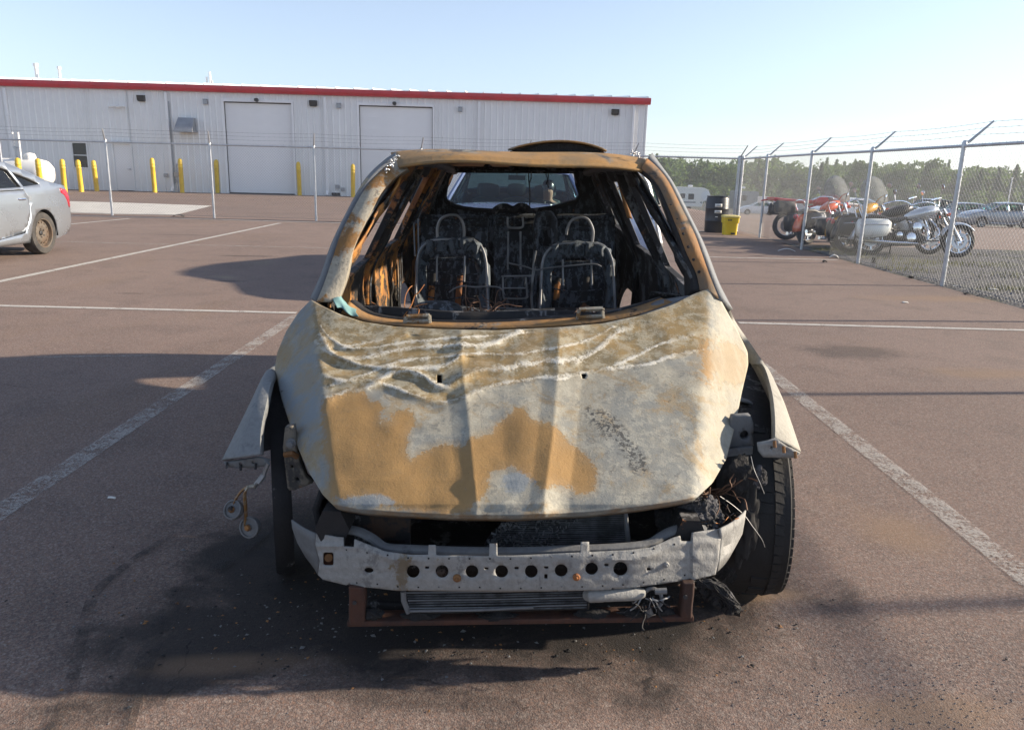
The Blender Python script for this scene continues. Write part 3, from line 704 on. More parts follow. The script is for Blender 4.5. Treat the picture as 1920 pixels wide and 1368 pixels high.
# gravel stones in relief on the verge near the fence
m = MB()
for k in range(5200):
    y0 = random.uniform(6.3, 16.9); x0 = 6.0 + random.random() ** 1.6 * 5.5
    r = random.uniform(.007, .022); z = .012
    M3 = Matrix.Rotation(random.uniform(0, 6), 3, 'Z')
    vs = [M3 @ V(r * random.uniform(.7, 1.2), 0, 0), M3 @ V(0, r * random.uniform(.7, 1.2), 0), M3 @ V(-r, 0, 0), M3 @ V(0, -r * random.uniform(.7, 1.1), 0), V(0, 0, r * .9)]
    m.add([p + V(x0, y0, z) for p in vs], [(0, 1, 4), (1, 2, 4), (2, 3, 4), (3, 0, 4)])
M['stones'] = pm('gravel_stones', (.14, .138, .145), .9, var=.4, scale=30)
tag(m.build('gravel_stones', M['stones'], smooth=0), 'loose grey stones covering the gravel verge outside the fence', 'gravel', kind='stuff')
# ------------------------------------------------------------------ the burnt car
W = world_root('burnt_car', (0, 3.6, 0), 'burnt out rusty car wreck with warped bonnet and no glass', 'car')
M['soot'] = soot('soot_steel', .12, .35)
M['soot_rust'] = soot('soot_rust_steel', .62, .35)
M['soot_in'] = soot('interior_char', .14, .55, dark=(.013, .016, .020), ashc=(.085, .10, .12), scale=11)
M['rusty'] = soot('rusted_steel', .95, .25, rustc=(.30, .14, .042), rust2=(.14, .07, .03))
M['roofrust'] = soot('roof_rust', .82, .75, rustc=(.33, .185, .062), rust2=(.21, .14, .068), ashc=(.25, .235, .20), dark=(.06, .06, .06), scale=2.6, metal=.1)
M['brace'] = soot('brown_rust', .95, .1, rustc=(.075, .030, .018), rust2=(.04, .02, .015), scale=5)
M['ashgrey'] = soot('ash_grey_steel', .14, 1.0, dark=(.09, .092, .095), ashc=(.155, .16, .165), rustc=(.36, .26, .14), rust2=(.30, .25, .17), scale=3, metal=.25)
M['pillar_out'] = soot('pillar_skin', .22, 1.0, dark=(.065, .073, .082), ashc=(.165, .175, .185), rustc=(.34, .25, .12), rust2=(.30, .26, .18), scale=2.5, metal=.3)
M['pillar_in'] = soot('pillar_inner', .50, 1.0, dark=(.12, .11, .095), ashc=(.38, .345, .275), rustc=(.29, .15, .045), rust2=(.22, .12, .05), scale=4.5)
M['beam'] = soot('beam_steel', .06, 1.0, dark=(.17, .17, .168), ashc=(.285, .285, .275), rustc=(.18, .13, .06), rust2=(.17, .14, .10), scale=5, metal=.35)
M['char'] = pm('char', (.010, .010, .011), .92, var=.7, scale=12, bump=1.0, bscale=45, bd=.012)
M['clinker'] = pm('clinker', (.05, .05, .055), .9, var=.9, scale=22, bump=1.0, bscale=60, bd=.02)
M['rubber'] = pm('burnt_rubber', (.0075, .0075, .008), .78, var=.5, scale=10, bump=.5, bscale=70)
M['alu'] = pm('melted_aluminium', (.62, .63, .64), .35, metal=.85, var=.25, scale=14, bump=.6, bscale=40)
M['fins'] = pm('radiator_fins', (.075, .08, .085), .6, metal=.3, var=.6, scale=25)
M['copper'] = pm('bare_wire', (.11, .06, .038), .65, metal=.4, var=.4, scale=10)
M['wiregrey'] = pm('burnt_wire', (.20, .205, .21), .5, metal=.5, var=.3, scale=10)
M['teal'] = pm('teal_cloth', (.13, .25, .26), .85, var=.3, scale=12, bump=.4, bscale=30)

def chain(pts, D): return [(p, q) for p, q in zip(pts, D)]
# ---- bonnet
backE = [(583, 562), (610, 576), (640, 590), (680, 603), (740, 612), (830, 617), (930, 619), (1050, 613), (1130, 606), (1200, 591), (1260, 571), (1300, 551), (1328, 541)]
frontE = [(631, 953), (680, 961), (750, 966), (850, 971), (960, 972), (1100, 966), (1200, 955), (1260, 946), (1301, 938)]
leftE = [(583, 562), (560, 585), (537, 620), (520, 660), (515, 690), (527, 745), (545, 800), (560, 842), (580, 886), (605, 927), (631, 953)]
rightE = [(1328, 541), (1346, 552), (1362, 582), (1382, 617), (1402, 660), (1403, 684), (1391, 735), (1378, 800), (1362, 860), (1336, 905), (1301, 938)]
def resample(P, n):
    P = np.array(P, float); d = np.r_[0, np.cumsum(np.hypot(*np.diff(P, axis=0).T))]; t_ = np.linspace(0, d[-1], n)
    Q = np.stack([np.interp(t_, d, P[:, 0]), np.interp(t_, d, P[:, 1])], 1)
    for _ in range(max(1, n // 60)):
        Q[1:-1] = (Q[:-2] + 2 * Q[1:-1] + Q[2:]) / 4
    return Q
NS, NTT = 300, 200
Bk, Fr = resample(backE, NS), resample(frontE, NS); Lf, Rt = resample(leftE, NTT), resample(rightE, NTT)
s = np.linspace(0, 1, NS)[None, :, None]; t_ = np.linspace(0, 1, NTT)[:, None, None]
UV = (1 - t_) * Bk[None] + t_ * Fr[None] + (1 - s) * Lf[:, None] + s * Rt[:, None] - ((1 - s) * (1 - t_) * Bk[0] + s * (1 - t_) * Bk[-1] + (1 - s) * t_ * Fr[0] + s * t_ * Fr[-1])
U_, V_ = UV[..., 0], UV[..., 1]
def sdf(P, U, Vv):                                   # signed distance to a closed outline, inside positive
    P = np.array(P, float); d = np.full(U.shape, 1e9); inside = np.zeros(U.shape, bool); n = len(P)
    for i in range(n):
        a = P[i]; b = P[(i + 1) % n]; e = b - a; wx = U - a[0]; wy = Vv - a[1]
        h = np.clip((wx * e[0] + wy * e[1]) / (e @ e + 1e-9), 0, 1); d = np.minimum(d, np.hypot(wx - e[0] * h, wy - e[1] * h))
        c = ((a[1] > Vv) != (b[1] > Vv)) & (U < (b[0] - a[0]) * (Vv - a[1]) / (b[1] - a[1] + 1e-12) + a[0]); inside ^= c
    return np.where(inside, d, -d)
def linedist(P, U, Vv):                              # signed vertical-ish side and distance to an open line
    P = np.array([tuple(p)[:2] for p in smoothline([V(p[0], p[1], 0) for p in P], 6)]); d = np.full(U.shape, 1e9)
    for a, b in zip(P[:-1], P[1:]):
        e = b - a; wx = U - a[0]; wy = Vv - a[1]; h = np.clip((wx * e[0] + wy * e[1]) / (e @ e + 1e-9), 0, 1); d = np.minimum(d, np.hypot(wx - e[0] * h, wy - e[1] * h))
    below = Vv - np.interp(U, P[:, 0], P[:, 1])
    return d, below
Dd = np.interp(V_, [540, 562, 618, 700, 800, 900, 945, 975], [2.98, 2.93, 2.77, 2.52, 2.23, 1.97, 1.875, 1.835])
xl = np.interp(V_, [562, 620, 700, 800, 900, 953], [586, 593, 602, 613, 627, 634]); xr = np.interp(V_, [541, 600, 680, 800, 880, 938], [1332, 1328, 1322, 1309, 1304, 1300])
def soft(x, w): return w * np.log1p(np.exp(np.clip(x / w, -40, 40)))
Dd = Dd + .0021 * soft(xl - U_, 3.0) + .0019 * soft(U_ - xr, 4.0)
hgt = np.zeros_like(U_)
xa = np.interp(V_, [616, 700, 780, 860, 940], [864, 868, 879, 886, 894]); q = U_ - xa
fade = np.interp(V_, [610, 650, 900, 965], [.75, 1, 1, .55])
hgt += fade * np.where(q < 0, .013 * np.clip(1 + q / 36, 0, 1) ** 1.3, .013 - .010 * np.clip(q / 60, 0, 1) ** .7)
xb = np.interp(V_, [612, 700, 820, 930], [1049, 1046, 1036, 1021]); q = U_ - xb
hgt += fade * np.where(q < 0, .010 * np.clip(1 + q / 28, 0, 1) ** 1.2, .010 - .017 * np.clip(q / 46, 0, 1) ** .9)
hgt += .045 * np.exp(-((U_ - 1000) / 330) ** 2) * 0.5
LA = [(600, 628), (608, 641), (624, 662), (651, 671), (688, 669), (735, 658), (786, 651), (863, 646), (917, 646), (944, 634), (975, 620)]
LB = [(592, 640), (611, 657), (661, 679), (702, 686), (803, 689), (836, 684), (862, 668)]
LC = [(612, 747), (641, 737), (688, 725), (735, 699), (769, 695), (796, 705), (813, 718), (836, 725), (863, 708), (897, 695), (950, 688), (1034, 676), (1084, 674), (1118, 658), (1152, 627), (1192, 604)]
LD = [(600, 700), (640, 712), (690, 712), (735, 724), (786, 743), (836, 753), (870, 743), (920, 723), (998, 709), (1041, 705), (1111, 696), (1165, 689), (1219, 681), (1269, 664), (1318, 655)]
LE = [(640, 652), (700, 651), (760, 641), (850, 633), (940, 628), (1000, 622)]
LF = [(620, 722), (680, 704), (740, 680), (790, 672), (840, 668), (890, 662), (960, 664), (1040, 652), (1100, 638), (1150, 612)]
LG = [(1040, 712), (1090, 702), (1140, 690), (1190, 668), (1240, 644), (1300, 628)]
LH = [(600, 610), (618, 632), (650, 648), (700, 640), (760, 628)]
lines = {}
for nm, L, amp, wd_ in (('a', LA, .009, 7), ('b', LB, .007, 7), ('c', LC, .009, 7), ('d', LD, .005, 8), ('e', LE, .005, 6), ('f', LF, .005, 7), ('g', LG, .005, 8), ('h', LH, .004, 7)):
    d, below = linedist(L, U_, V_); lines[nm] = (d, below)
    endf = np.clip((U_ - 590) / 40, 0, 1) * np.clip((1050 - U_) / 160, .18, 1)
    hgt += amp * np.exp(-(d / wd_) ** 2) * endf - amp * .8 * np.exp(-((d - 18) / 12) ** 2) * (below > 0) * endf
# dents and long soft waves
def vnoise(U, Vv, sc, seed):
    g = np.random.default_rng(seed).normal(size=(64, 64)); x = U / sc; y = Vv / sc; xi = np.floor(x).astype(int) % 64; yi = np.floor(y).astype(int) % 64; fx = x - np.floor(x); fy = y - np.floor(y)
    fx = fx * fx * (3 - 2 * fx); fy = fy * fy * (3 - 2 * fy)
    return (g[yi, xi] * (1 - fx) + g[yi, (xi + 1) % 64] * fx) * (1 - fy) + (g[(yi + 1) % 64, xi] * (1 - fx) + g[(yi + 1) % 64, (xi + 1) % 64] * fx) * fy
hgt += .0042 * vnoise(U_, V_, 90, 3) + .0016 * vnoise(U_, V_, 35, 4)
hgt -= .007 * np.exp(-(((U_ - 1309) / 16) ** 2 + ((V_ - 840) / 12) ** 2))
hgt -= .010 * np.exp(-((V_ - 958 + (U_ - 960) ** 2 * .00008) / 12) ** 2) * 0.4
Dd = Dd - hgt / .62
lip = np.clip((t_[..., 0] - .975) / .025, 0, 1); Dd = Dd + .02 * lip
verts = []
for i in range(NTT):
    for j in range(NS): verts.append(pt(U_[i, j], V_[i, j], Dd[i, j]) - V(0, 3.6, 0))
faces = []
for i in range(NTT - 1):
    for j in range(NS - 1):
        uc, vc = U_[i, j], V_[i, j]
        if (817 < uc < 826 and 702 < vc < 716) or (1088.5 < uc < 1096.5 and 698.5 < vc < 708.5): continue
        k = i * NS + j; faces.append((k, k + NS, k + NS + 1, k + 1))
nb = len(verts)       # a folded flange along front and sides
border = [(i, 0) for i in range(NTT)] + [(NTT - 1, j) for j in range(1, NS)] + [(i, NS - 1) for i in range(NTT - 2, -1, -1)]
for i, j in border: p = verts[i * NS + j]; verts.append(V(p.x * .985, p.y + .03, p.z - .022))
for k in range(len(border) - 1):
    a = border[k][0] * NS + border[k][1]; b = border[k + 1][0] * NS + border[k + 1][1]; faces.append((a, nb + k, nb + k + 1, b))
me = bpy.data.meshes.new('bonnet'); me.from_pydata([tuple(p) for p in verts], [], faces); me.update()
hood = bpy.data.objects.new('bonnet', me); COL.objects.link(hood); hood.parent = W; ORG[hood.name] = ORG[W.name]
me.shade_smooth()
sd_ = hood.modifiers.new('solidify', 'SOLIDIFY'); sd_.thickness = .004; sd_.offset = -1
# where the paint burnt to rust, to white ash, to olive scorch; the left facet also gets painted shade (0.05 = one step inside the outline)
R1 = [(606, 757), (640, 745), (675, 739), (706, 765), (702, 796), (716, 801), (738, 790), (762, 778), (764, 796), (757, 842), (769, 867), (793, 849), (822, 836), (873, 836), (884, 824), (922, 812), (945, 792), (970, 777), (994, 789), (1037, 809), (1054, 838), (1078, 846), (1098, 864), (1114, 882), (1111, 917), (1092, 925), (1062, 912), (1040, 900), (1015, 905), (985, 885), (960, 875), (930, 880), (905, 900), (902, 918), (890, 935), (870, 950), (800, 957), (762, 955), (748, 938), (700, 926), (632, 926), (622, 880), (614, 820)]
hole1 = [(700, 770), (745, 790), (715, 812), (690, 800)]
olive = [(583, 555), (640, 590), (800, 617), (960, 619), (1150, 603), (1250, 575), (1330, 535), (1328, 660), (1290, 662), (1219, 683), (1111, 697), (998, 711), (920, 725), (870, 746), (836, 757), (786, 746), (735, 728), (690, 730), (640, 742), (605, 720), (590, 640)]
white1 = [(625, 930), (700, 924), (748, 938), (735, 950), (640, 952)]
blue_shade = [(515, 690), (600, 690), (608, 740), (606, 800), (560, 830), (530, 770)]  # left facet, turned from the sun: bluish shade painted on
bottom = [(600, 938), (700, 952), (960, 958), (1200, 945), (1302, 925), (1310, 950), (960, 985), (620, 965)]
speck = [(1100, 762), (1150, 772), (1188, 808), (1214, 850), (1215, 888), (1188, 892), (1160, 852), (1130, 817), (1096, 786)]
rightr = [(1330, 655), (1385, 665), (1392, 710), (1355, 712), (1332, 690)]
A = {}
def att(name, arr):
    full = np.zeros(len(verts), np.float32); full[:nb] = np.clip(arr, -1, 1).ravel()
    for k, (i, j) in enumerate(border): full[nb + k] = np.clip(arr, -1, 1)[i, j]
    a = me.attributes.new(name, 'FLOAT', 'POINT'); a.data.foreach_set('value', full)
S20 = 1 / 20.0
att('rust', np.maximum(sdf(R1, U_, V_), sdf(rightr, U_, V_) * .5) * S20); att('olive', sdf(olive, U_, V_) * S20)
wl = np.minimum.reduce([lines['a'][0] / 1.0, lines['b'][0] / .9, lines['c'][0] / 1.2, lines['d'][0] / .75, lines['e'][0] / .55, lines['f'][0] / .6, lines['g'][0] / .7, lines['h'][0] / .5])
att('fold', 1 - wl / 9.0)
att('ash', np.maximum.reduce([sdf(white1, U_, V_), sdf(blue_shade, U_, V_) * .6, 22 - np.hypot((U_ - 968) / 1.6, V_ - 903) * 1.0]) * S20)  # burnt ash, plus the painted blue shade of the left facet
att('edge', sdf(bottom, U_, V_) * S20); att('speck', sdf(speck, U_, V_) * S20)
att('side', np.clip((U_ - xr) / 30, -1, 1)); att('tan_shade_side', np.clip((xl + 10 - U_) / 30, -1, 1))
def hood_mat():
    t = NT('burnt_bonnet_steel')
    n = t.noise(9, 7, .66, dist=.4); n2 = t.noise(26, 6, .7); f = t.noise(150, 4, .75); b = t.noise(3.2, 6, .66, dist=.7); m5 = t.noise(5.5, 7, .7, dist=.7); h60 = t.noise(60, 6, .78); run = t.noise(22, 5, .7, stretch=(1, .16, .16))
    blis = t.vor(120)
    def fac(a, k, lo, hi, nn=n): return t.step(t.math('ADD', t.attr(a), t.math('MULTIPLY', t.math('SUBTRACT', nn, .5), k)), lo, hi)
    def K(x, y): return t.math('MULTIPLY', x, y)
    pale = t.mix(t.step(t.math('ADD', b, K(t.math('SUBTRACT', h60, .5), .30)), .43, .55), (.305, .29, .237), (.228, .232, .212))
    pale = t.mix(K(t.step(t.math('ADD', n2, K(t.math('SUBTRACT', f, .5), .35)), .50, .59), .55), pale, (.395, .38, .315))
    pale = t.mix(K(t.step(t.math('ADD', m5, K(t.math('SUBTRACT', h60, .5), .25)), .53, .60), .55), pale, (.275, .205, .11))
    pale = t.mix(K(t.step(t.noise(17, 7, .75, dist=1.2), .56, .62), .55), pale, (.115, .118, .115))
    pale = t.mix(K(t.step(run, .56, .72), .35), pale, (.30, .285, .24)); pale = t.mix(K(t.step(f, .60, .68), .45), pale, (.09, .085, .075))
    ol = t.mix(t.step(t.math('ADD', n, K(t.math('SUBTRACT', f, .5), .3)), .43, .55), (.275, .198, .092), (.195, .158, .092)); ol = t.mix(K(t.step(t.math('ADD', n2, K(f, .4)), .64, .80), .65), ol, (.41, .385, .30))
    ol = t.mix(K(t.step(b, .50, .62), .45), ol, (.285, .185, .075))
    c = t.mix(fac('olive', 2.4, -.35, .4, m5), pale, ol)
    wht = K(K(fac('fold', 2.4, .30, 1.0, n2), t.step(t.math('ADD', f, K(n2, .6)), .56, .84)), t.step(t.noise(4.5, 4, .6), .36, .56))
    c = t.mix(wht, c, (.60, .58, .51))
    scorch = K(fac('fold', 1.6, -.1, .35, n), t.step(t.math('ADD', f, K(n2, .5)), .78, .56)); c = t.mix(K(scorch, .5), c, (.10, .08, .04))
    rustc = t.mix(t.step(b, .3, .7), (.325, .198, .076), (.255, .155, .062)); rustc = t.mix(K(t.step(n2, .50, .70), .6), rustc, (.25, .165, .075)); rustc = t.mix(K(t.step(m5, .55, .70), .4), rustc, (.37, .22, .085)); rustc = t.mix(K(t.step(f, .62, .76), .6), rustc, (.11, .06, .03))
    rn = t.math('ADD', K(m5, 1.1), K(h60, .55))
    c = t.mix(K(fac('rust', 2.2, -.6, .9, rn), .55), c, (.265, .185, .09))
    r1 = t.math('ADD', K(fac('rust', 3.4, .66, .86, rn), .74), K(fac('rust', 2.4, .05, 1.5, rn), .26)); rim = K(fac('rust', 2.8, .46, .62, rn), t.math('SUBTRACT', 1, r1)); c = t.mix(K(K(rim, t.step(h60, .42, .56)), .7), c, (.37, .355, .31)); c = t.mix(r1, c, rustc)
    spots = K(fac('rust', 1.0, -.2, .6), t.step(h60, .62, .70)); c = t.mix(K(spots, .55), c, (.24, .22, .17))
    c = t.mix(K(fac('ash', 2.2, -.05, .45, n2), .85), c, t.mix(n2, (.155, .185, .21), (.265, .285, .29)))
    c = t.mix(K(fac('side', 1.6, .1, .8), .55), c, t.mix(t.step(run, .4, .6), (.34, .31, .235), (.42, .395, .32)))  # right facet paled in colour as the sunlit side
    c = t.mix(K(fac('tan_shade_side', 2.0, .2, .9), .6), c, t.mix(t.step(m5, .42, .58), (.17, .195, .21), (.24, .185, .105)))  # left facet: painted bluish shade broken by tan
    lace = t.n('ShaderNodeTexVoronoi'); lace.feature = 'DISTANCE_TO_EDGE'; lace.inputs['Scale'].default_value = 75
    wv = t.n('ShaderNodeVectorMath'); wv.operation = 'MULTIPLY_ADD'; nn_ = t.n('ShaderNodeTexNoise'); nn_.inputs['Scale'].default_value = 60; t.l(t.co(), nn_.inputs['Vector']); t.l(nn_.outputs['Color'], wv.inputs[0]); wv.inputs[1].default_value = (.014, .014, .014); t.l(t.co(), wv.inputs[2]); t.l(wv.outputs[0], lace.inputs['Vector'])
    sp = K(fac('speck', 2.6, -.15, .5, m5), t.step(t.math('ADD', t.noise(70, 5, .72), K(t.math('SUBTRACT', lace.outputs['Distance'], .2), .25)), .46, .53)); c = t.mix(K(sp, .9), c, (.06, .06, .058))
    ed = K(fac('edge', 1.8, -.2, .35), t.step(n2, .36, .56)); c = t.mix(K(ed, .75), c, t.mix(t.step(n, .4, .6), (.20, .125, .06), (.13, .14, .135)))
    c = t.mix(K(t.step(t.noise(38, 5, .75), .64, .70), .7), c, (.06, .05, .04)); c = t.mix(K(t.step(blis, .22, .10), K(t.step(n2, .5, .62), .35)), c, (.07, .06, .05))
    t.base(c); t.rough(t.math('ADD', .52, K(n2, .35))); t.set(Metallic=.08, Specular_IOR_Level=.35)
    t.bump(t.math('ADD', t.math('ADD', K(f, .8), K(n2, 1.2)), t.math('ADD', K(wht, 1.6), t.math('ADD', K(r1, -.8), K(rim, .8)))), .45, .0035); return t.m
M['bonnet'] = hood_mat(); me.materials.append(M['bonnet'])

# ---- A pillars (outer band, crease, inner band)
def strip(rows, name, mat, parent=W, solid=.02, sub=4, smooth=50, offset=0):
    """rows: list of polylines (px, py, D) of equal length -> a folded sheet"""
    P = [[V(*pt(*q)) for q in r] for r in rows]; P = [smoothline(r, sub) for r in P]
    m = MB(); m.grid(P); return m.build(name, mat, parent, smooth=smooth, solid=solid, offset=offset)
Lo = [(585, 561, 3.0), (605.6, 516, 3.06), (621, 469.5, 3.13), (639, 428.6, 3.2), (674.6, 359.5, 3.36), (695, 329, 3.45), (723, 303, 3.58), (743.7, 289, 3.7)]
Lm = [(593, 566, 2.93), (610, 525, 2.99), (627, 475, 3.06), (641, 436, 3.13), (673, 375, 3.27), (694, 343, 3.35), (724, 315, 3.47), (745, 300, 3.55)]
Li = [(630, 566, 2.97), (646, 520, 3.02), (657, 474, 3.08), (670, 440, 3.14), (694, 392, 3.25), (711, 362, 3.33), (738, 333, 3.43), (762, 317, 3.47)]
Lb = [(634, 560, 3.08), (649, 520, 3.13), (659, 474, 3.18), (672, 440, 3.24), (696, 392, 3.35), (713, 364, 3.43), (742, 335, 3.55), (766, 318, 3.6)]
strip([Lo, Lm], 'pillar_skin', M['pillar_out']); strip([Lm, Li, Lb], 'pillar_face', M['pillar_in'])
Ro = [(1370, 582, 3.0), (1345, 534, 3.06), (1329, 491.6, 3.12), (1313, 452, 3.18), (1287, 399.5, 3.29), (1260.5, 347, 3.42), (1237, 313, 3.55), (1221, 290, 3.68)]
Rm = [(1347, 560, 2.95), (1332, 520, 3.0), (1317, 480, 3.06), (1302, 441, 3.12), (1277, 391, 3.22), (1254, 345, 3.34), (1233, 318, 3.45), (1213, 300, 3.54)]
Ri = [(1312, 545, 2.98), (1305, 512, 3.03), (1287, 474, 3.08), (1271, 432, 3.14), (1253, 388, 3.23), (1234, 348, 3.34), (1216, 328, 3.42), (1203, 318, 3.47)]
Rb = [(1288, 556, 3.14), (1286, 515, 3.18), (1276, 474, 3.22), (1262, 432, 3.28), (1246, 388, 3.37), (1229, 348, 3.46), (1212, 329, 3.54), (1199, 319, 3.6)]
strip([Ro, Rm], 'pillar_skin', M['pillar_out'])
strip([Rm, Ri], 'pillar_face', soot('pillar_rust_face', .86, .6, rustc=(.30, .15, .055), rust2=(.15, .115, .08), ashc=(.20, .21, .22), scale=3)); strip([Ri, Rb], 'pillar_flange', M['soot'])
# spot welds along the right pillar
for i in range(9):
    f_ = .16 + i * .085; a = Ri; k = f_ * 7; j = int(k); q = k - j; p0 = [Ri[j][c] * (1 - q) + Ri[j + 1][c] * q for c in range(3)]; p1 = [Rm[j][c] * (1 - q) + Rm[j + 1][c] * q for c in range(3)]
    p = pt(p0[0] * .72 + p1[0] * .28, p0[1] * .72 + p1[1] * .28, p0[2] * .72 + p1[2] * .28 - .012); m = MB(); m.lathe([(.006, -.006), (.006, .002), (.001, .004)], 8, Matrix.Translation(p) @ Matrix.Rotation(rad(70), 4, 'X')); m.build('spot_weld', M['soot'], W)
# melted trim crusts
def crust(pts, r, name, mat, n=26, sc=.5):
    m = MB()
    for k in range(n):
        a = random.random() * (len(pts) - 1); i = int(a); q = a - i; p = V(*pt(*pts[i])).lerp(V(*pt(*pts[i + 1])), q) + V(random.gauss(0, r * .5), random.gauss(0, r * .4), random.gauss(0, r * .4))
        rr = r * random.uniform(.35, 1) * sc; R_ = Matrix.Rotation(random.uniform(0, 6), 4, V(random.random(), random.random(), random.random()).normalized())
        m.lathe([(.001, -rr), (rr * .8, -rr * .5), (rr, .1 * rr), (rr * .6, rr * .7), (.001, rr * .9)], 6, Matrix.Translation(p) @ R_)
    return m.build(name, mat, W, smooth=60)
crust([(724, 322, 3.42), (735, 305, 3.50), (748, 291, 3.58)], .011, 'melted_trim', M['alu'], 40)
crust([(1180, 283, 3.6), (1190, 287, 3.57), (1200, 292, 3.53)], .011, 'melted_trim', M['alu'], 30)
# ---- roof and header
def roof_z(x, y):
    zc = interp(y, [3.38, 3.41, 3.43, 3.52, 3.62, 3.8, 4.4, 5.0, 5.5, 5.85], [1.440, 1.443, 1.458, 1.476, 1.493, 1.499, 1.507, 1.495, 1.46, 1.42])
    return zc - .022 * (abs(x - .02) / .6) ** 3 + .006 * math.sin(x * 7 + y * 3)
ys = [3.38, 3.405, 3.43, 3.47, 3.52, 3.57, 3.62, 3.72] + list(np.linspace(3.85, 5.85, 16)); xs = np.linspace(-.60, .63, 44)
def roof_pt(x, y):
    q = max(0, min(1, (3.72 - y) / .34)); cut = 1 - .14 * q
    return V((x - .015) * cut + .015, y + .07 * (abs(x) / .6) ** 2, roof_z(x, y))
m = MB(); P = [[roof_pt(x, y) for x in xs] for y in ys]
m.grid(P)
m.f = [f for f in m.f if not (-.02 < sum(m.v[i][0] for i in f) / 4 < .40 and 3.74 < sum(m.v[i][1] for i in f) / 4 < 4.35)]
rfw = m.build('roof_panel', M['roofrust'], W, smooth=40, solid=.012, offset=-1)
P = [[V(*roof_pt(x, 3.40)) + V(0, .0, -.004), V(*roof_pt(x, 3.40)) + V(0, .07, -.008), V(*roof_pt(x, 3.5)) + V(0, .06, -.035)] for x in xs]
m = MB(); m.grid(P); m.build('header_rail', M['rusty'], rfw, smooth=30, solid=.006)
m = MB(); P = []
for y in np.linspace(3.74, 4.36, 10):
    r_ = []
    for x in np.linspace(-.045, .415, 24):
        k = math.sin(math.pi * (x + .045) / .46) ** .75; up = (1 - (y - 3.74) / .62); r_.append(V(x, y, roof_z(x, y) + .008 + .040 * k * up ** .8 * (1 + .25 * (x - .1))))
    P.append(r_)
m.grid(P); lidP = P; m.build('sunroof_lid', M['roofrust'], rfw, smooth=50, solid=.008)
m = MB(); m.grid([[p + V(0, .025, -.010) for p in lidP[0]], [V(p.x, p.y + .03, roof_z(p.x, p.y) - .01) for p in lidP[0]]]); m.build('sunroof_dark_curtain', M['char'], rfw, smooth=0)  # added black curtain standing in for the shade under the lid
m = MB(); m.bbox((-.02, 3.78, 1.44), (.40, 4.36, 1.45)); m.build('sunroof_tray', M['soot'], rfw, smooth=0)
# ---- body sides with window openings
def sx(y, z, sgn):
    wd_ = interp(y, [2.8, 3.2, 3.6, 5.0, 5.9], [.76, .775, .79, .795, .72]); x = wd_
    if z > .90: x -= (z - .90) * .50
    if z < .45: x -= (.45 - z) * .12
    return x * sgn + .012
win = [[(3.12, .925), (3.84, .965), (3.83, 1.345), (3.66, 1.35), (3.50, 1.27), (3.28, 1.10)], [(3.97, .97), (4.76, .985), (4.72, 1.36), (3.96, 1.37)], [(4.92, 1.02), (5.38, 1.07), (5.26, 1.33), (4.87, 1.36)]]
side_out = [(2.98, .30), (5.82, .32), (5.92, .8), (5.9, 1.05), (5.72, 1.35), (5.5, 1.43), (3.72, 1.445), (3.5, 1.37), (3.05, 1.02), (2.96, .9)]
arch = [(5.2 + .36 * math.cos(rad(a)), .30 + .36 * math.sin(rad(a)) + .001) for a in range(175, 4, -10)]
side_out = [(2.98, .30), (4.84, .302)] + arch[0:] + [(5.82, .32), (5.92, .8), (5.9, 1.05), (5.72, 1.35), (5.5, 1.43), (3.72, 1.445), (3.5, 1.37), (3.05, 1.02), (2.96, .9)]
M['side_in_l'] = soot('inner_side_rust_lit', .60, .45, rustc=(.50, .22, .04), rust2=(.20, .10, .045), ashc=(.17, .15, .12), dark=(.02, .018, .016), scale=3.2)  # rust, its orange brightened in colour for the sunlit left inside
M['side_in_r'] = soot('inner_side_soot_shade', .20, .55, ashc=(.13, .145, .16), scale=3.2)  # soot, darker and bluer in colour for the shaded right inside
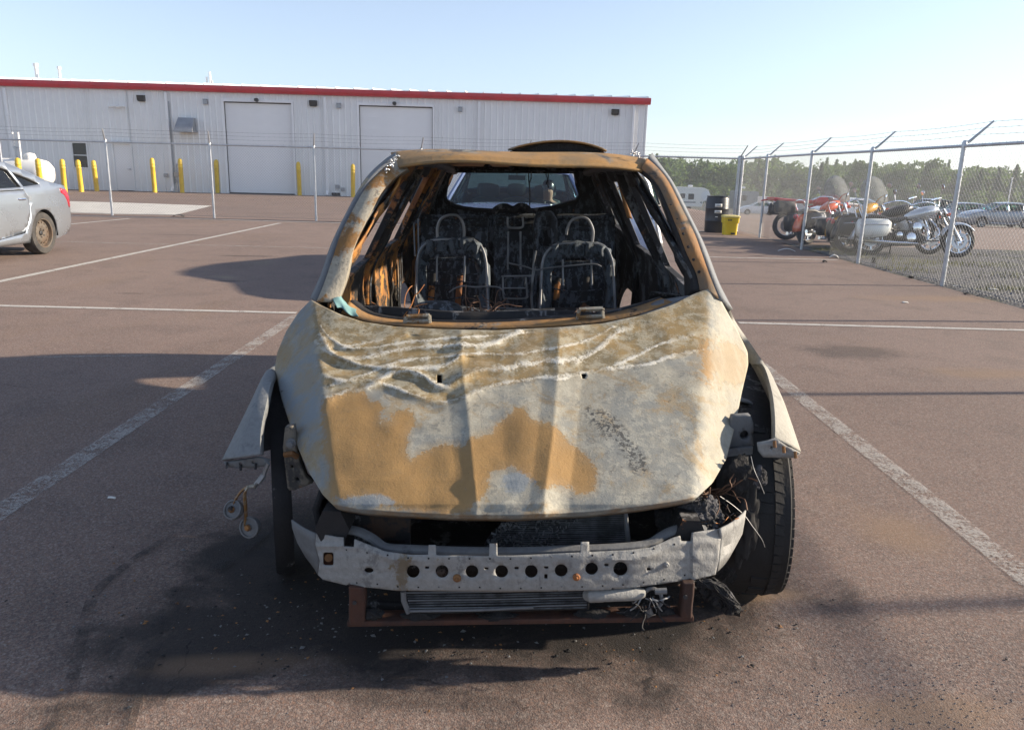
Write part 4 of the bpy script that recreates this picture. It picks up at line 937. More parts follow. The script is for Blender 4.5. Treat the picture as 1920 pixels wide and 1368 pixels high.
for sg in (-1, 1):
    # inner skin with torn holes, outer skin
    holes_in = [[(4.05, .42), (4.16, .40), (4.18, .66), (4.12, .84), (4.06, .70)], [(4.30, .36), (4.36, .36), (4.37, .56), (4.31, .60)], [(3.30, .40), (3.62, .42), (3.6, .62), (3.33, .60)]]
    m = MB(); m.cut(side_out, win, .07, lambda y, z: V(sx(y, z, sg), y, z)); m.build('body_side', M['ashgrey'], W, smooth=40, solid=.006)
    rr_ = random.Random(5)
    m = MB(); m.cut([(p[0], p[1]) for p in side_out], win + holes_in, .05, lambda y, z: V(sx(y, z, sg) - sg * (.026 + .007 * math.sin(y * 17 + z * 9) + .007 * rr_.uniform(-1, 1)), y, z)); m.build('inner_side', M['side_in_l' if sg < 0 else 'side_in_r'], W, smooth=40, solid=.008)
    # window frames: a rolled edge round every opening joins the two skins
    for wq in win:
        c = wq + [wq[0]]; m = MB(); P = []
        for y, z in c: P.append([V(sx(y, z, sg), y, z), V(sx(y, z, sg) - sg * .015, y, z), V(sx(y, z, sg) - sg * .03, y, z)])
        m.grid(P); m.build('window_frame', M['soot_rust' if sg < 0 else 'soot'], W, smooth=0, solid=.01)  # rustier on the sunlit left, darker on the shaded right
    # B and C posts standing proud inside
    for y0, wd_ in ((3.90, .07), (4.84, .08)):
        P = []
        for z in np.linspace(.32, 1.40, 14):
            x0 = sx(y0, z, sg); b = .055 + .012 * math.sin(z * 6); P.append([V(x0 - sg * .02, y0 - wd_ / 2, z), V(x0 - sg * b, y0 - wd_ * .30, z), V(x0 - sg * (b + .004), y0 + wd_ * .3, z), V(x0 - sg * .02, y0 + wd_ / 2, z)])
        m = MB(); m.grid(P); m.build('door_post', M['side_in_l' if sg < 0 else 'side_in_r'], W, smooth=50, solid=.006)
    # sagging door-seal strips and hanging wires along the posts
    for k in range(4):
        y0 = random.choice((3.9, 4.85, 4.9)) + random.uniform(-.04, .04); L = [V(sx(y0 + .05 * math.sin(q * 2.1 + k), 1.38 - q * .16, sg) - sg * (.05 + .015 * random.random()), y0 + .05 * math.sin(q * 2.1 + k), 1.38 - q * .16) for q in range(7)]
        m = MB(); m.tube(smoothline(L, 3), .006, 5); m.build('hanging_strip', M['soot_in'], W)
    m = MB(); P = [V(sx(y, 1.40, sg) - sg * .03, y, roof_z(.55, y) - .045) for y in np.linspace(3.66, 5.6, 12)]; m.tube(P, .045, 8, flat=(1, .6)); m.build('roof_rail', M['pillar_out'], W)
# bright bare edge on the right B post
L = [(1203, 330, 3.86), (1213, 345, 3.86), (1221, 380, 3.86), (1229, 420, 3.86), (1237, 462, 3.86)]
strip([L, [(p[0] + 6, p[1], p[2] + .01) for p in L]], 'bare_edge', M['alu'], solid=.006)
L = [(1151, 322, 4.7), (1160, 350, 4.7), (1168, 380, 4.7), (1176, 408, 4.7)]
strip([L, [(p[0] + 10, p[1] + 3, p[2]) for p in L]], 'rust_post', M['rusty'], solid=.01)
# ---- tail frame with rear window opening
tail = [(782, 316), (1150, 322), (1165, 420), (1150, 640), (790, 640), (765, 420)]
hole = [(846, 320), (1076, 322), (1082, 345), (1088, 366), (1080, 378), (1045, 388), (1000, 394), (945, 396), (890, 393), (855, 388), (836, 377), (834, 366), (839, 335)]
m = MB(); m.cut(tail, [hole], 14, lambda u, v: pt(u, v, 5.55 + .12 * ((v - 318) < 78) * ((396 - min(v, 396)) / -78 + 0))); m.build('tailgate_frame', M['soot_in'], W, smooth=40, solid=.05, offset=1)
hl = [pt(*q, 5.50) for q in hole]; m = MB(); m.tube(hl + [hl[0]], .016, 6); m.build('rear_window_flange', M['soot'], W)
for x0, y0, x1, y1, d in ((990, 322, 993, 396, 5.3), (1028, 322, 1024, 345, 5.3), (996, 322, 992, 345, 5.3), (1022, 322, 1028, 352, 5.3)):
    m = MB(); m.tube([pt(x0, y0, d), pt((x0 + x1) / 2 + 2, (y0 + y1) / 2, d), pt(x1, y1, d)], .004, 5); m.build('hanging_wire', M['soot'], W)
L = [(925, 398, 5.35), (935, 389, 5.33), (948, 387, 5.33), (962, 392, 5.33), (975, 386, 5.33), (985, 388, 5.33), (995, 398, 5.35)]
m = MB(); m.tube(smoothline([pt(*q) for q in L], 4), .022, 7); m.build('parcel_bracket', M['soot'], W)
# ---- floor, firewall, tunnel
m = MB(); m.add([(-.72, 3.0, .26), (.74, 3.0, .26), (.74, 5.8, .3), (-.72, 5.8, .3)], [(0, 1, 2, 3)]); m.build('floor_pan', M['soot_in'], W, smooth=0, solid=.03)
m = MB(); m.cut([(-.56, 2.12), (.60, 2.12), (.66, 3.05), (-.62, 3.05)], [circle(-.2, 2.6, .05)], .1, lambda x, y: V(x, y, .19 + .015 * math.sin(x * 9 + y * 5))); m.build('dark_gap_pan', M['soot'], W, solid=.008)  # dark sheet added to close the bright gap under the engine bay
m = MB(); m.cut(rect(-.72, .22, .74, .86), [circle(-.3, .5, .07), circle(.25, .6, .05)], .08, lambda x, z: V(x, 3.05 + .05 * math.sin(x * 8) * z, z)); m.build('firewall', M['soot'], W, solid=.02)
# cowl: the rusty rail below the windscreen
c0 = [(640, 586, 2.95), (680, 601, 2.93), (740, 610, 2.91), (830, 615, 2.9), (930, 617, 2.9), (1050, 611, 2.9), (1130, 604, 2.91), (1200, 589, 2.93), (1262, 568, 2.96)]
c1 = [(655, 566, 3.0), (690, 590, 2.98), (745, 601, 2.96), (830, 606, 2.95), (930, 606, 2.95), (1050, 599, 2.95), (1130, 592, 2.96), (1195, 576, 2.98), (1240, 560, 3.0)]
c2 = [(665, 566, 3.12), (700, 588, 3.1), (750, 597, 3.08), (830, 601, 3.06), (930, 601, 3.06), (1050, 595, 3.06), (1130, 588, 3.08), (1195, 573, 3.1), (1238, 560, 3.12)]
strip([c0, c1], 'cowl_rail', soot('cowl_rust', .85, .6, rustc=(.31, .17, .06), rust2=(.20, .125, .065), ashc=(.22, .21, .19), scale=4), solid=.01); strip([c1, c2], 'cowl_top', M['soot'], solid=.02)
strip([[(1205, 583, 2.97), (1230, 566, 2.98), (1262, 560, 3.0), (1290, 556, 3.02)], [(1200, 590, 2.93), (1235, 582, 2.94), (1265, 570, 2.95), (1296, 556, 2.96)]], 'cowl_corner', M['pillar_out'], solid=.01)
# bracket stands
def stand(x0, y0, x1, y1, d, lean=4):
    m = MB(); r = .008
    m.tube([pt(x0, y1, d), pt(x0 + lean, y0, d)], r, 5); m.tube([pt(x1, y1 - 3, d), pt(x1 - lean * .3, y0 - 2, d)], r, 5); m.tube([pt(x0 + lean, y0, d), pt(x1 - lean * .3, y0 - 2, d)], r * 1.1, 5); m.tube([pt(x0 + 1, y1 - 4, d), pt(x1, y1 - 7, d)], r, 5)
    m.build('wiper_bracket', M['pillar_in'], W)
stand(758, 593, 806, 608, 2.93); stand(1083, 580, 1131, 599, 2.93, 3)
# dash remains
m = MB(); P = []
m.lathe([(.10, 0), (.10, .05), (.085, .075), (.05, .085), (.001, .085)], 18, Matrix.Translation(pt(822, 603, 3.15)) @ Matrix.Scale(1.0, 4, (1, 0, 0)) @ Matrix.Scale(.6, 4, (0, 1, 0))); m.build('blower_housing', M['soot_in'], W, smooth=60)
m = MB(); m.tube([pt(x, y, 3.2) for x, y in ((700, 598), (800, 604), (930, 603), (1060, 598), (1180, 588))], .028, 8); m.build('dash_beam', M['soot'], W)
def wires(cx, cy, d, n, spread, length, mat, name, r=.0022, up=.4):
    m = MB(); c = pt(cx, cy, d)
    for k in range(n):
        p = c + V(random.gauss(0, spread), random.gauss(0, spread * .5), random.gauss(0, spread * .15)); L = [p]; dv = V(random.gauss(0, 1), random.gauss(0, .5), random.gauss(up, .5)).normalized()
        for q in range(5): dv = (dv + V(random.gauss(0, .45), random.gauss(0, .45), random.gauss(-.12, .35))).normalized(); L.append(L[-1] + dv * length / 5 * random.uniform(.6, 1.2))
        m.tube(smoothline(L, 3), r * random.uniform(.6, 1.3), 4)
    return m.build(name, mat, W, smooth=60)
wires(895, 594, 3.22, 44, .045, .16, M['copper'], 'wiring_tangle'); wires(775, 590, 3.1, 12, .05, .16, M['soot_rust'], 'wiring_tangle'); wires(1110, 580, 3.0, 8, .03, .1, M['copper'], 'wiring_tangle')
# teal cloth in the left corner
strip([[(622, 556, 2.98), (634, 550, 3.0), (643, 562, 3.0), (655, 573, 2.99), (668, 580, 2.98)], [(626, 566, 2.93), (637, 563, 2.955), (645, 572, 2.945), (657, 580, 2.95), (667, 586, 2.94)], [(632, 577, 2.91), (641, 577, 2.92), (650, 585, 2.90), (660, 592, 2.92), (672, 593, 2.92)]], 'cloth_scrap', M['teal'], solid=.004, sub=6)
# ---- seats
M['seatsteel'] = soot('seat_steel', .06, .8, dark=(.02, .025, .03), ashc=(.085, .105, .125), scale=13, metal=.3)
def seat(x0, x1, ytop, ybot, d, hoop):
    S = empty('front_seat_frame'); S.parent = W; S.location = (0, 0, 0); ORG[S.name] = ORG[W.name]
    w_ = x1 - x0
    pl = [(x0, ybot), (x0 + w_ * .02, ytop + 70), (x0 + w_ * .05, ytop + 28), (x0 + w_ * .16, ytop + 6), (x0 + w_ * .3, ytop), (x0 + w_ * .7, ytop - 1), (x0 + w_ * .86, ytop + 6), (x0 + w_ * .95, ytop + 30), (x0 + w_ * .98, ytop + 72), (x1, ybot)]
    dd = [d - .12, d - .03, d, d + .02, d + .02, d + .02, d + .02, d, d - .03, d - .12]
    wf = w_ * .095; op_ = [tuple(p)[:2] for p in smoothline([V(a, b, 0) for a, b in pl], 4)]
    il = [(x1 - wf, ybot), (x0 + w_ * .98 - wf, ytop + 76), (x0 + w_ * .90 - wf * .6, ytop + 42), (x0 + w_ * .80, ytop + 24), (x0 + w_ * .68, ytop + 19), (x0 + w_ * .32, ytop + 20), (x0 + w_ * .20, ytop + 25), (x0 + w_ * .10 + wf * .6, ytop + 42), (x0 + w_ * .02 + wf, ytop + 76), (x0 + wf, ybot)]
    ring = op_ + [tuple(p)[:2] for p in smoothline([V(a, b, 0) for a, b in il], 4)]
    m = MB(); m.cut(ring, [], 8, lambda u, v: pt(u, v, d - .12 * max(0, (v - ytop - 70) / 90) - .012 * math.sin((u - x0) * .5))); m.build('back_frame', M['seatsteel'], S, smooth=30, solid=.045)
    L = smoothline([pt(a, b, e - .03) for (a, b), e in zip(pl, dd)], 5); m = MB(); m.tube(L, .007, 6); m.build('frame_lip', M['wiregrey'], S)
    # upper pressed cross panel with recess
    o_ = [(x0 + w_ * .08, ytop + 34), (x0 + w_ * .17, ytop + 10), (x0 + w_ * .3, ytop + 2), (x0 + w_ * .7, ytop + 1), (x0 + w_ * .84, ytop + 10), (x0 + w_ * .93, ytop + 36), (x0 + w_ * .86, ytop + 44), (x0 + w_ * .74, ytop + 26), (x0 + w_ * .27, ytop + 26), (x0 + w_ * .15, ytop + 42)]
    m = MB(); m.cut(o_, [rrect(x0 + w_ * .43, ytop + 8, x0 + w_ * .57, ytop + 18, 3)], 9, lambda u, v: pt(u, v, d - .012 + .006 * math.sin(u * .3))); m.build('cross_panel', M['soot_in'], S, solid=.012)
    inn = [(x0 + w_ * .14, ybot), (x0 + w_ * .13, ytop + 60), (x0 + w_ * .22, ytop + 38), (x0 + w_ * .78, ytop + 38), (x0 + w_ * .87, ytop + 60), (x0 + w_ * .86, ybot)]
    m = MB(); m.tube(smoothline([pt(a, b, d + .02) for a, b in inn], 4), .010, 6); m.build('inner_frame', M['soot_in'], S)
    for fx in (.30, .68):
        m = MB(); m.tube([pt(x0 + w_ * fx, ytop + 30, d - .03), pt(x0 + w_ * fx + random.uniform(-2, 2), ytop + 78, d - .05)], .0055, 6); m.build('guide_rod', M['wiregrey'], S)
    h = [pt(a, b, d + .01) for a, b in hoop]; m = MB(); m.tube(smoothline(h, 5), .0075, 7); m.build('headrest_hoop', M['wiregrey'], S)
    for k in range(4):
        yy = ytop + 60 + k * 22; m = MB(); m.tube(smoothline([pt(x0 + w_ * .12, yy, d), pt(x0 + w_ * .4, yy + random.uniform(-6, 8), d - .03), pt(x0 + w_ * .6, yy + random.uniform(-6, 8), d - .03), pt(x0 + w_ * .88, yy + random.uniform(-4, 4), d)], 4), .004, 5); m.build('spring_wire', M['soot_in'], S)
    for fx in (.25, .62):
        m = MB(); m.tube([pt(x0 + w_ * fx, ytop + 62, d + .05), pt(x0 + w_ * (fx - .06), ybot, d - .02)], .016, 6, flat=(1, .4)); m.build('side_bracket', M['soot_rust'], S)
    m = MB(); P = [[pt(a, b, e) for a in np.linspace(x0 + 4, x1 - 4, 8)] for b, e in ((ybot - 14, d - .08), (ybot + 2, d - .35), (ybot + 8, d - .45))]; m.grid(P); m.build('seat_pan', M['soot'], S, solid=.02)
    return S
seat(778, 916, 450, 602, 4.10, [(821, 452), (820, 430), (826, 412), (840, 404), (856, 404), (866, 414), (870, 432), (869, 452)])
seat(1012, 1154, 457, 594, 4.05, [(1062, 440), (1064, 428), (1072, 413), (1086, 408), (1098, 409), (1106, 417), (1112, 434), (1110, 456)])
# rear bench backs
m_in2 = M['soot_in']
def panel_px(outer, holes, d, name, mat, parent, step=10, solid=.02, fn=None, tilt=0.0):
    m = MB(); m.cut(outer, holes, step, fn or (lambda u, v: pt(u, v, d + .012 * math.sin(u * .09) * math.sin(v * .07) + tilt * (v - 400)))); return m.build(name, mat, parent, smooth=35, solid=solid)
RS = empty('rear_seat'); RS.parent = W; ORG[RS.name] = ORG[W.name]
panel_px(rrect(788, 402, 915, 600, 8), [rrect(870, 425, 890, 445, 3)], 4.9, 'seat_back', m_in2, RS, tilt=-.0012)
panel_px(rrect(926, 402, 1006, 600, 5), [], 4.9, 'seat_back', m_in2, RS, tilt=-.0012); panel_px(rrect(1040, 402, 1152, 600, 8), [rrect(1060, 470, 1100, 500, 4)], 4.9, 'seat_back', m_in2, RS, tilt=-.0012)
for x0, x1 in ((806, 912), (930, 1004), (1046, 1140)):
    for yy in (407, 418, 429):
        m = MB(); m.tube([pt(x0, yy, 4.86), pt(x1, yy + 1, 4.86)], .017, 6, flat=(1, .8)); m.build('ribbed_rail', M['soot_in'], RS)
P = [(1006, 600), (1004, 480), (1000, 430), (1004, 402), (1018, 396), (1034, 398), (1044, 412), (1046, 470), (1040, 600)]
panel_px(P, [rrect(1010, 432, 1034, 462, 4), rrect(1012, 412, 1032, 426, 3)], 4.78, 'belt_tower', m_in2, RS, solid=.06)
for x0, hoop in ((0, [(952, 407), (952, 423), (957, 427), (976, 427), (981, 422), (980, 407)]),):
    m = MB(); m.tube(smoothline([pt(a, b, 4.8) for a, b in hoop], 4), .007, 7); m.build('headrest_hoop', M['wiregrey'], RS)
for a, b, c, e in ((953, 434, 952, 505), (976, 434, 976, 505), (1003, 462, 997, 520), (776, 418, 778, 480), (784, 410, 785, 476)):
    m = MB(); m.tube([pt(a, b, 4.8), pt(c, e, 4.75)], .006, 6); m.build('guide_rod', M['wiregrey'], RS)
for k in range(6):
    m = MB(); m.tube(smoothline([pt(945 + k * 11, 495, 4.78), pt(952 + k * 11, 508, 4.76), pt(946 + k * 11, 520, 4.76)], 3), .006, 5); m.build('spring_coil', M['soot_in'], RS)
# console cage and stray rods
cage = [(943, 518), (944, 555), (950, 559), (985, 559), (988, 550), (986, 520)]
m = MB(); m.tube(smoothline([pt(a, b, 4.0) for a, b in cage], 4), .005, 6); m.tube([pt(940, 518, 4.0), pt(1000, 517, 4.0)], .005, 6); m.tube([pt(944, 540, 4.0), pt(988, 540, 4.0)], .004, 6); m.build('console_cage', M['wiregrey'], W)
panel_px(rrect(948, 522, 984, 548, 3), [], 4.05, 'console_box', M['soot_in'], W, solid=.05)
for L in ([(842, 548), (852, 541), (868, 536), (890, 538), (920, 537), (938, 540), (946, 552)], [(952, 493), (985, 500), (1005, 506), (1030, 502), (1080, 497), (1115, 495), (1128, 500)], [(1000, 600), (996, 560), (1000, 520), (1004, 500)], [(905, 575), (940, 578), (1000, 580)], [(1005, 470), (1000, 500), (997, 540), (1000, 590)]):
    m = MB(); m.tube(smoothline([pt(a, b, 4.0) for a, b in L], 4), .0045, 6); m.build('bent_rod', M['wiregrey'], W)
# soot rubble on the floor
m = MB()
for k in range(160):
    p = V(random.uniform(-.68, .7), random.uniform(3.1, 4.9), .28 + random.random() * .12); r = random.uniform(.02, .07)
    m.lathe([(.001, -r * .5), (r, -r * .2), (r * .8, r * .3), (.001, r * .5)], 6, Matrix.Translation(p) @ Matrix.Rotation(random.uniform(0, 3), 4, V(random.random(), random.random(), .3).normalized()))
o = m.build('ash_rubble', M['char'], W, smooth=0); o['kind'] = 'stuff'
m = MB(); L = [(840, 596), (852, 588), (866, 586), (905, 592), (960, 594), (1000, 591), (1040, 590)]
m.tube(smoothline([pt(a, b, 3.4) for a, b in L], 3), .03, 7); m.build('dash_duct', M['soot_in'], W)
# ---- wreck front: fenders
def fender(outer, inner, back_dx, name_lip, mat):
    P = [smoothline([V(*pt(*q)) for q in r], 6) for r in (inner, outer)]
    mid = [a.lerp(b, .5) + V(0, -.018, .006) for a, b in zip(*P)]
    n = len(P[1])
    side = [p + V(back_dx * (i / n), .10 + .10 * (1 - i / n), -.02 - .02 * i / n) for i, p in enumerate(P[1])]
    side2 = [p + V(back_dx * (i / n), .22 + .25 * (1 - i / n), -.02 - .04 * i / n) for i, p in enumerate(P[1])]
    rim = [p + V(0, .03, -.012) for p in P[0]]
    m = MB(); m.grid([rim, P[0], mid, P[1], side, side2]); return m.build('fender', mat, W, smooth=60, solid=.004)
M['fender_l'] = soot('fender_ash_shade', .10, 1.0, dark=(.12, .13, .14), ashc=(.19, .20, .205), rustc=(.20, .16, .10), rust2=(.17, .15, .115), scale=5, metal=.2)  # left fender steel, darkened and cooled in colour as the shaded side
M['fender_r'] = soot('fender_pale_lit', .16, 1.0, dark=(.21, .20, .175), ashc=(.285, .275, .24), rustc=(.26, .195, .10), rust2=(.24, .21, .155), scale=5, metal=.1)  # right fender steel, paled and warmed in colour as the sunlit side
lo = [(572, 600, 3.05), (545, 640, 3.0), (515, 684, 2.88), (497, 700, 2.7), (470, 755, 2.47), (442, 812, 2.34), (417, 862, 2.25)]
li = [(580, 606, 3.0), (552, 650, 3.0), (526, 688, 2.9), (512, 704, 2.66), (498, 760, 2.40), (489, 806, 2.28), (487, 852, 2.19)]
FL = fender(lo, li, -.01, 'lip', M['fender_l'])
ro = [(1368, 580, 3.05), (1380, 606, 3.15), (1412, 652, 3.06), (1442, 698, 2.84), (1466, 746, 2.60), (1482, 790, 2.40), (1501, 847, 2.24)]
ri = [(1352, 572, 3.0), (1366, 612, 3.15), (1404, 676, 3.05), (1430, 684, 2.84), (1446, 728, 2.56), (1453, 775, 2.30), (1454, 824, 2.20)]
FR = fender(ro, ri, .01, 'lip', M['fender_r'])
# lower brackets of the fenders
def bracket(P, d, name, mat, parent, holes=(), solid=.012, dd=None):
    m = MB(); m.cut(P, holes, 8, (lambda u, v: pt(u, v, d)) if dd is None else dd); return m.build(name, mat, parent, smooth=30, solid=solid)
bracket([(420, 866), (486, 856), (507, 862), (500, 872), (470, 876), (428, 874)], 2.24, 'fender_bracket', M['ashgrey'], FL, [circle(452, 868, 3, 8), circle(476, 866, 3, 8)])
bracket([(1420, 830), (1440, 826), (1454, 821), (1475, 835), (1500, 848), (1488, 857), (1430, 856), (1422, 846)], 2.2, 'fender_bracket', M['beam'], FR, [circle(1470, 843, 4, 8), circle(1446, 838, 3, 8)])
for px, py in ((426, 874), (452, 878), (480, 876)): m = MB(); m.tube([pt(px, py - 8, 2.23), pt(px - 1, py + 4, 2.22)], .004, 6); m.build('bolt', M['soot'], FL)
for px, py in ((1452, 836), (1469, 846), (1491, 856)): m = MB(); m.tube([pt(px, py - 10, 2.18), pt(px + 1, py + 3, 2.17)], .005, 6); m.build('bolt', M['rusty'], FR)
# dark inner liners and rear edge of the wheel arches
for outer, sgn, par in ((lo, -1, FL), (ro, 1, FR)):
    P = smoothline([V(*pt(*q)) for q in outer], 4); n = len(P)
    m = MB(); m.grid([[p + V(-sgn * .015, .06 + .2 * (1 - i / n), -.02) for i, p in enumerate(P)], [p + V(-sgn * .14, .12 + .25 * (1 - i / n), .0) for i, p in enumerate(P)], [V(sgn * .60, p.y + .3, p.z + .02) for i, p in enumerate(P)]]); m.build('inner_liner', M['soot'], par, smooth=50, solid=.006)
aw = [(-.86, 3.06), (.88, 3.06)]
for sgn, xo, par in ((-1, -.80, FL), (1, .84, FR)):
    m = MB(); P = []
    for a in range(0, 100, 8):
        t_ = rad(a); y = 2.58 + .40 * math.sin(t_) ; z = .28 + .36 * math.cos(t_); P.append([V(xo, y, z), V(xo - sgn * .06, y + .01, z + .01), V(xo - sgn * .20, y + .03, z + .03)])
    m.grid(P); m.build('wheel_arch', M['pillar_out'], par, smooth=50, solid=.006)
    m = MB(); m.cut([(2.95, .30), (3.12, .30), (3.12, .95), (3.02, .98), (2.9, .92), (2.80, .80), (2.98, .72), (3.10, .60), (3.14, .45)][:0] or [(3.14, .30), (3.22, .30), (3.2, .95), (3.05, .90), (2.97, .80), (2.87, .69), (2.95, .66), (3.08, .56), (3.14, .42)], [], .05, lambda y, z: V(sgn * (interp(y, [2.78, 3.2], [.86, .83]) - max(0, z - .62) * .22) + .012, y, z)); m.build('fender_rear', M['fender_l' if sgn < 0 else 'fender_r'], par, smooth=40, solid=.004)
# horns hanging from the left fender
HR = empty('horn_bracket'); HR.parent = W; ORG[HR.name] = ORG[W.name]
m = MB(); m.tube(smoothline([pt(a, b, 2.22) for a, b in ((503, 868), (497, 882), (494, 893), (484, 902), (476, 914))], 4), .007, 6); m.tube([pt(495, 890, 2.22), pt(484, 905, 2.21)], .010, 6); m.build('wire', M['wiregrey'], HR)
m = MB(); m.tube(smoothline([pt(a, b, 2.21) for a, b in ((478, 910), (466, 912), (455, 918), (444, 932), (436, 952))], 4), .012, 6, flat=(1, .35)); m.tube(smoothline([pt(a, b, 2.20) for a, b in ((466, 912), (459, 925), (460, 945), (461, 965), (460, 985))], 4), .012, 6, flat=(1, .35)); m.build('strap', M['pillar_in'], HR)
for (cx, cy, r, tl) in ((437, 955, .031, 60), (468, 988, .034, 75)):
    Mx = Matrix.Translation(pt(cx, cy, 2.19)) @ Matrix.Rotation(rad(tl), 4, 'X') @ Matrix.Rotation(rad(-15), 4, 'Y')
    m = MB(); m.lathe([(.001, .012), (r * .30, .012), (r * .34, .004), (r * .8, .002), (r * .84, .008), (r, .006), (r * 1.02, -.006), (r * .9, -.018), (r * .3, -.026), (.001, -.026)], 26, Mx); hd = m.build('horn_disc', M['ashgrey'], HR, smooth=40)
    m = MB(); m.lathe([(.001, .020), (.008, .018), (.011, .012), (.011, .008)], 8, Mx); m.build('hub', M['rusty'], hd)
# ---- wheels
def wheel_local(R, wd_, tyre=True, mat_t=None):
    pass
def wmat(c, yaw=0, camber=0): return Matrix.Translation(c) @ Matrix.Rotation(rad(yaw), 4, 'Z') @ Matrix.Rotation(rad(camber), 4, 'Y') @ Matrix.Rotation(rad(90), 4, 'Y')
def burnt_wheel(c, R, wd_, yaw, camber, tyre):
    Wh = empty('front_wheel' if c[1] < 3 else 'rear_wheel'); Wh.parent = W; ORG[Wh.name] = ORG[W.name]; Mx = wmat(c, yaw, camber); h = wd_ / 2
    if tyre:
        m = MB(); prof = [(R * .62, -h * .86), (R * .78, -h * .99), (R * .93, -h), (R * .975, -h * .90), (R * .985, -h * .5), (R * .985, h * .5), (R * .975, h * .90), (R * .93, h), (R * .78, h * .99), (R * .62, h * .86)]
        m.lathe(prof, 72, Mx, closed=True); ty = m.build('tyre', M['rubber'], Wh, smooth=40)
        n = 56
        for k in range(n):
            a0 = 2 * math.pi * k / n; am = a0 + 2 * math.pi * .46 / n
            for (x0, x1, sk) in ((.52, 1.0, .05), (.06, .46, .02), (-.46, -.06, -.02), (-1.0, -.52, -.05)):
                if tyre == 'half' and (x0 < -.1 or (x0 < .4 and random.random() < .8)): continue
                vs = []
                for (xx, an, rr) in [(x0, a0, .975), (x1, a0 + sk, .975), (x1, am + .05 + sk, .975), (x0, am + .05, .975), (x0, a0 + .004, 1.002), (x1, a0 + sk + .004, 1.0), (x1, am + .046 + sk, 1.0), (x0, am + .046, 1.002)]:
                    r_ = R * rr * (1 - (.045 if abs(xx) > .9 else 0)); vs.append(Mx @ V(r_ * math.cos(an), r_ * math.sin(an), xx * h))
                m2 = MB(); m2.add(vs, [(0, 3, 2, 1), (4, 5, 6, 7), (0, 1, 5, 4), (1, 2, 6, 5), (2, 3, 7, 6), (3, 0, 4, 7)]); m2.build('tread_block', M['rubber'], ty, smooth=0)
    m = MB(); rr = R * .64; m.lathe([(rr, -h * .9), (rr * 1.04, -h * .9), (rr * 1.04, -h * .8), (rr * .92, -h * .7), (rr * .86, 0), (rr * .92, h * .7), (rr * 1.04, h * .8), (rr * 1.04, h * .9), (rr, h * .9), (rr * .84, h * .6), (rr * .80, 0), (rr * .84, -h * .6)], 40, Mx, closed=True); m.build('rim', M['soot'], Wh, smooth=40)
    m = MB(); m.lathe([(rr * .84, h * .1), (rr * .5, h * .35), (rr * .3, h * .3), (.001, h * .3)], 24, Mx); m.build('disc', M['soot_rust'], Wh, smooth=40)
    return Wh
random.seed(11)
burnt_wheel(V(.805, 2.50, .296), .298, .25, -8, -2, 'half')
wl = burnt_wheel(V(-.80, 2.54, .27), .27, .05, 17, 0, None)
m = MB(); m.lathe([(.265, -.03), (.27, -.02), (.27, .02), (.265, .03), (.20, .03), (.18, .0), (.20, -.03)], 48, wmat(V(-.80, 2.54, .27), 17), closed=True); m.build('scorched_rim', M['soot'], wl, smooth=30)
burnt_wheel(V(-.78, 5.2, .29), .29, .2, 0, 0, None); burnt_wheel(V(.80, 5.2, .29), .29, .2, 0, 0, None)
# charred tyre skin hanging on the right wheel
def lumps(center, size, n, r, name, mat, sub=2, par=W):
    """a clinker: noisy fused blobs as one continuous mesh"""
    bm = bmesh.new(); bmesh.ops.create_icosphere(bm, subdivisions=sub + 2, radius=1)
    sd = random.random() * 50
    from mathutils import noise as mn
    for v in bm.verts:
        p = v.co.copy(); k = 1 + .38 * mn.noise(p * 1.8 + V(sd, 0, 0)) + .22 * mn.noise(p * 4.5 + V(0, sd, 0)) + .12 * mn.noise(p * 10 + V(sd, sd, 0)); v.co = V(p.x * size[0] * k, p.y * size[1] * k, p.z * size[2] * k) + Vector(center)
    m = MB(); bm.verts.index_update(); m.v = [tuple(v.co) for v in bm.verts]; m.f = [tuple(v.index for v in f.verts) for f in bm.faces]; bm.free()
    return m.build(name, mat, par, smooth=50)
lumps(pt(1385, 900, 2.13), (.045, .018, .07), 0, 0, 'charred_liner', M['char']); lumps(pt(1400, 985, 2.12), (.035, .012, .12), 0, 0, 'charred_liner', M['rubber']); lumps(pt(1420, 895, 2.13), (.03, .012, .035), 0, 0, 'charred_liner', M['clinker'])
lumps(pt(1360, 1060, 2.2), (.045, .03, .06), 0, 0, 'charred_liner', M['char'])
# inner structure seen in the gaps: headlamp brackets, struts
bracket([(1372, 778), (1405, 776), (1410, 790), (1411, 835), (1362, 842), (1352, 838)], 2.36, 'headlamp_bracket', M['ashgrey'], W, [circle(1394, 813, 9, 14)], solid=.03)
bracket([(1350, 842), (1411, 836), (1408, 868), (1376, 873), (1372, 884), (1362, 886), (1356, 876), (1340, 886), (1320, 905), (1330, 880)], 2.31, 'headlamp_bracket', M['ashgrey'], W, [circle(1392, 864, 4, 8), circle(1358, 862, 3, 8), circle(1362, 881, 2.5, 8)])
m = MB(); m.lathe([(.018, -.01), (.018, .004), (.001, .008)], 14, Matrix.Translation(pt(1394, 813, 2.39)) @ Matrix.Rotation(rad(90), 4, 'X')); m.build('rubber_plug', M['blackplastic'], W)
bracket([(537, 798), (552, 796), (560, 850), (575, 890), (588, 902), (555, 915), (542, 915), (538, 880), (533, 835)], 2.29, 'headlamp_bracket', soot('bracket_brown', .35, .8, ashc=(.17, .15, .12), dark=(.05, .05, .05)), W, [circle(550, 872, 3.5, 8), circle(560, 895, 3.5, 8)], solid=.03)
m = MB(); Mx = Matrix.Translation(pt(546, 830, 2.25)) @ Matrix.Rotation(rad(90), 4, 'X'); m.lathe([(.016, 0), (.016, .008), (.010, .008), (.010, .02), (.001, .022)], 12, Mx); m.build('bolt_head', M['ashgrey'], W)
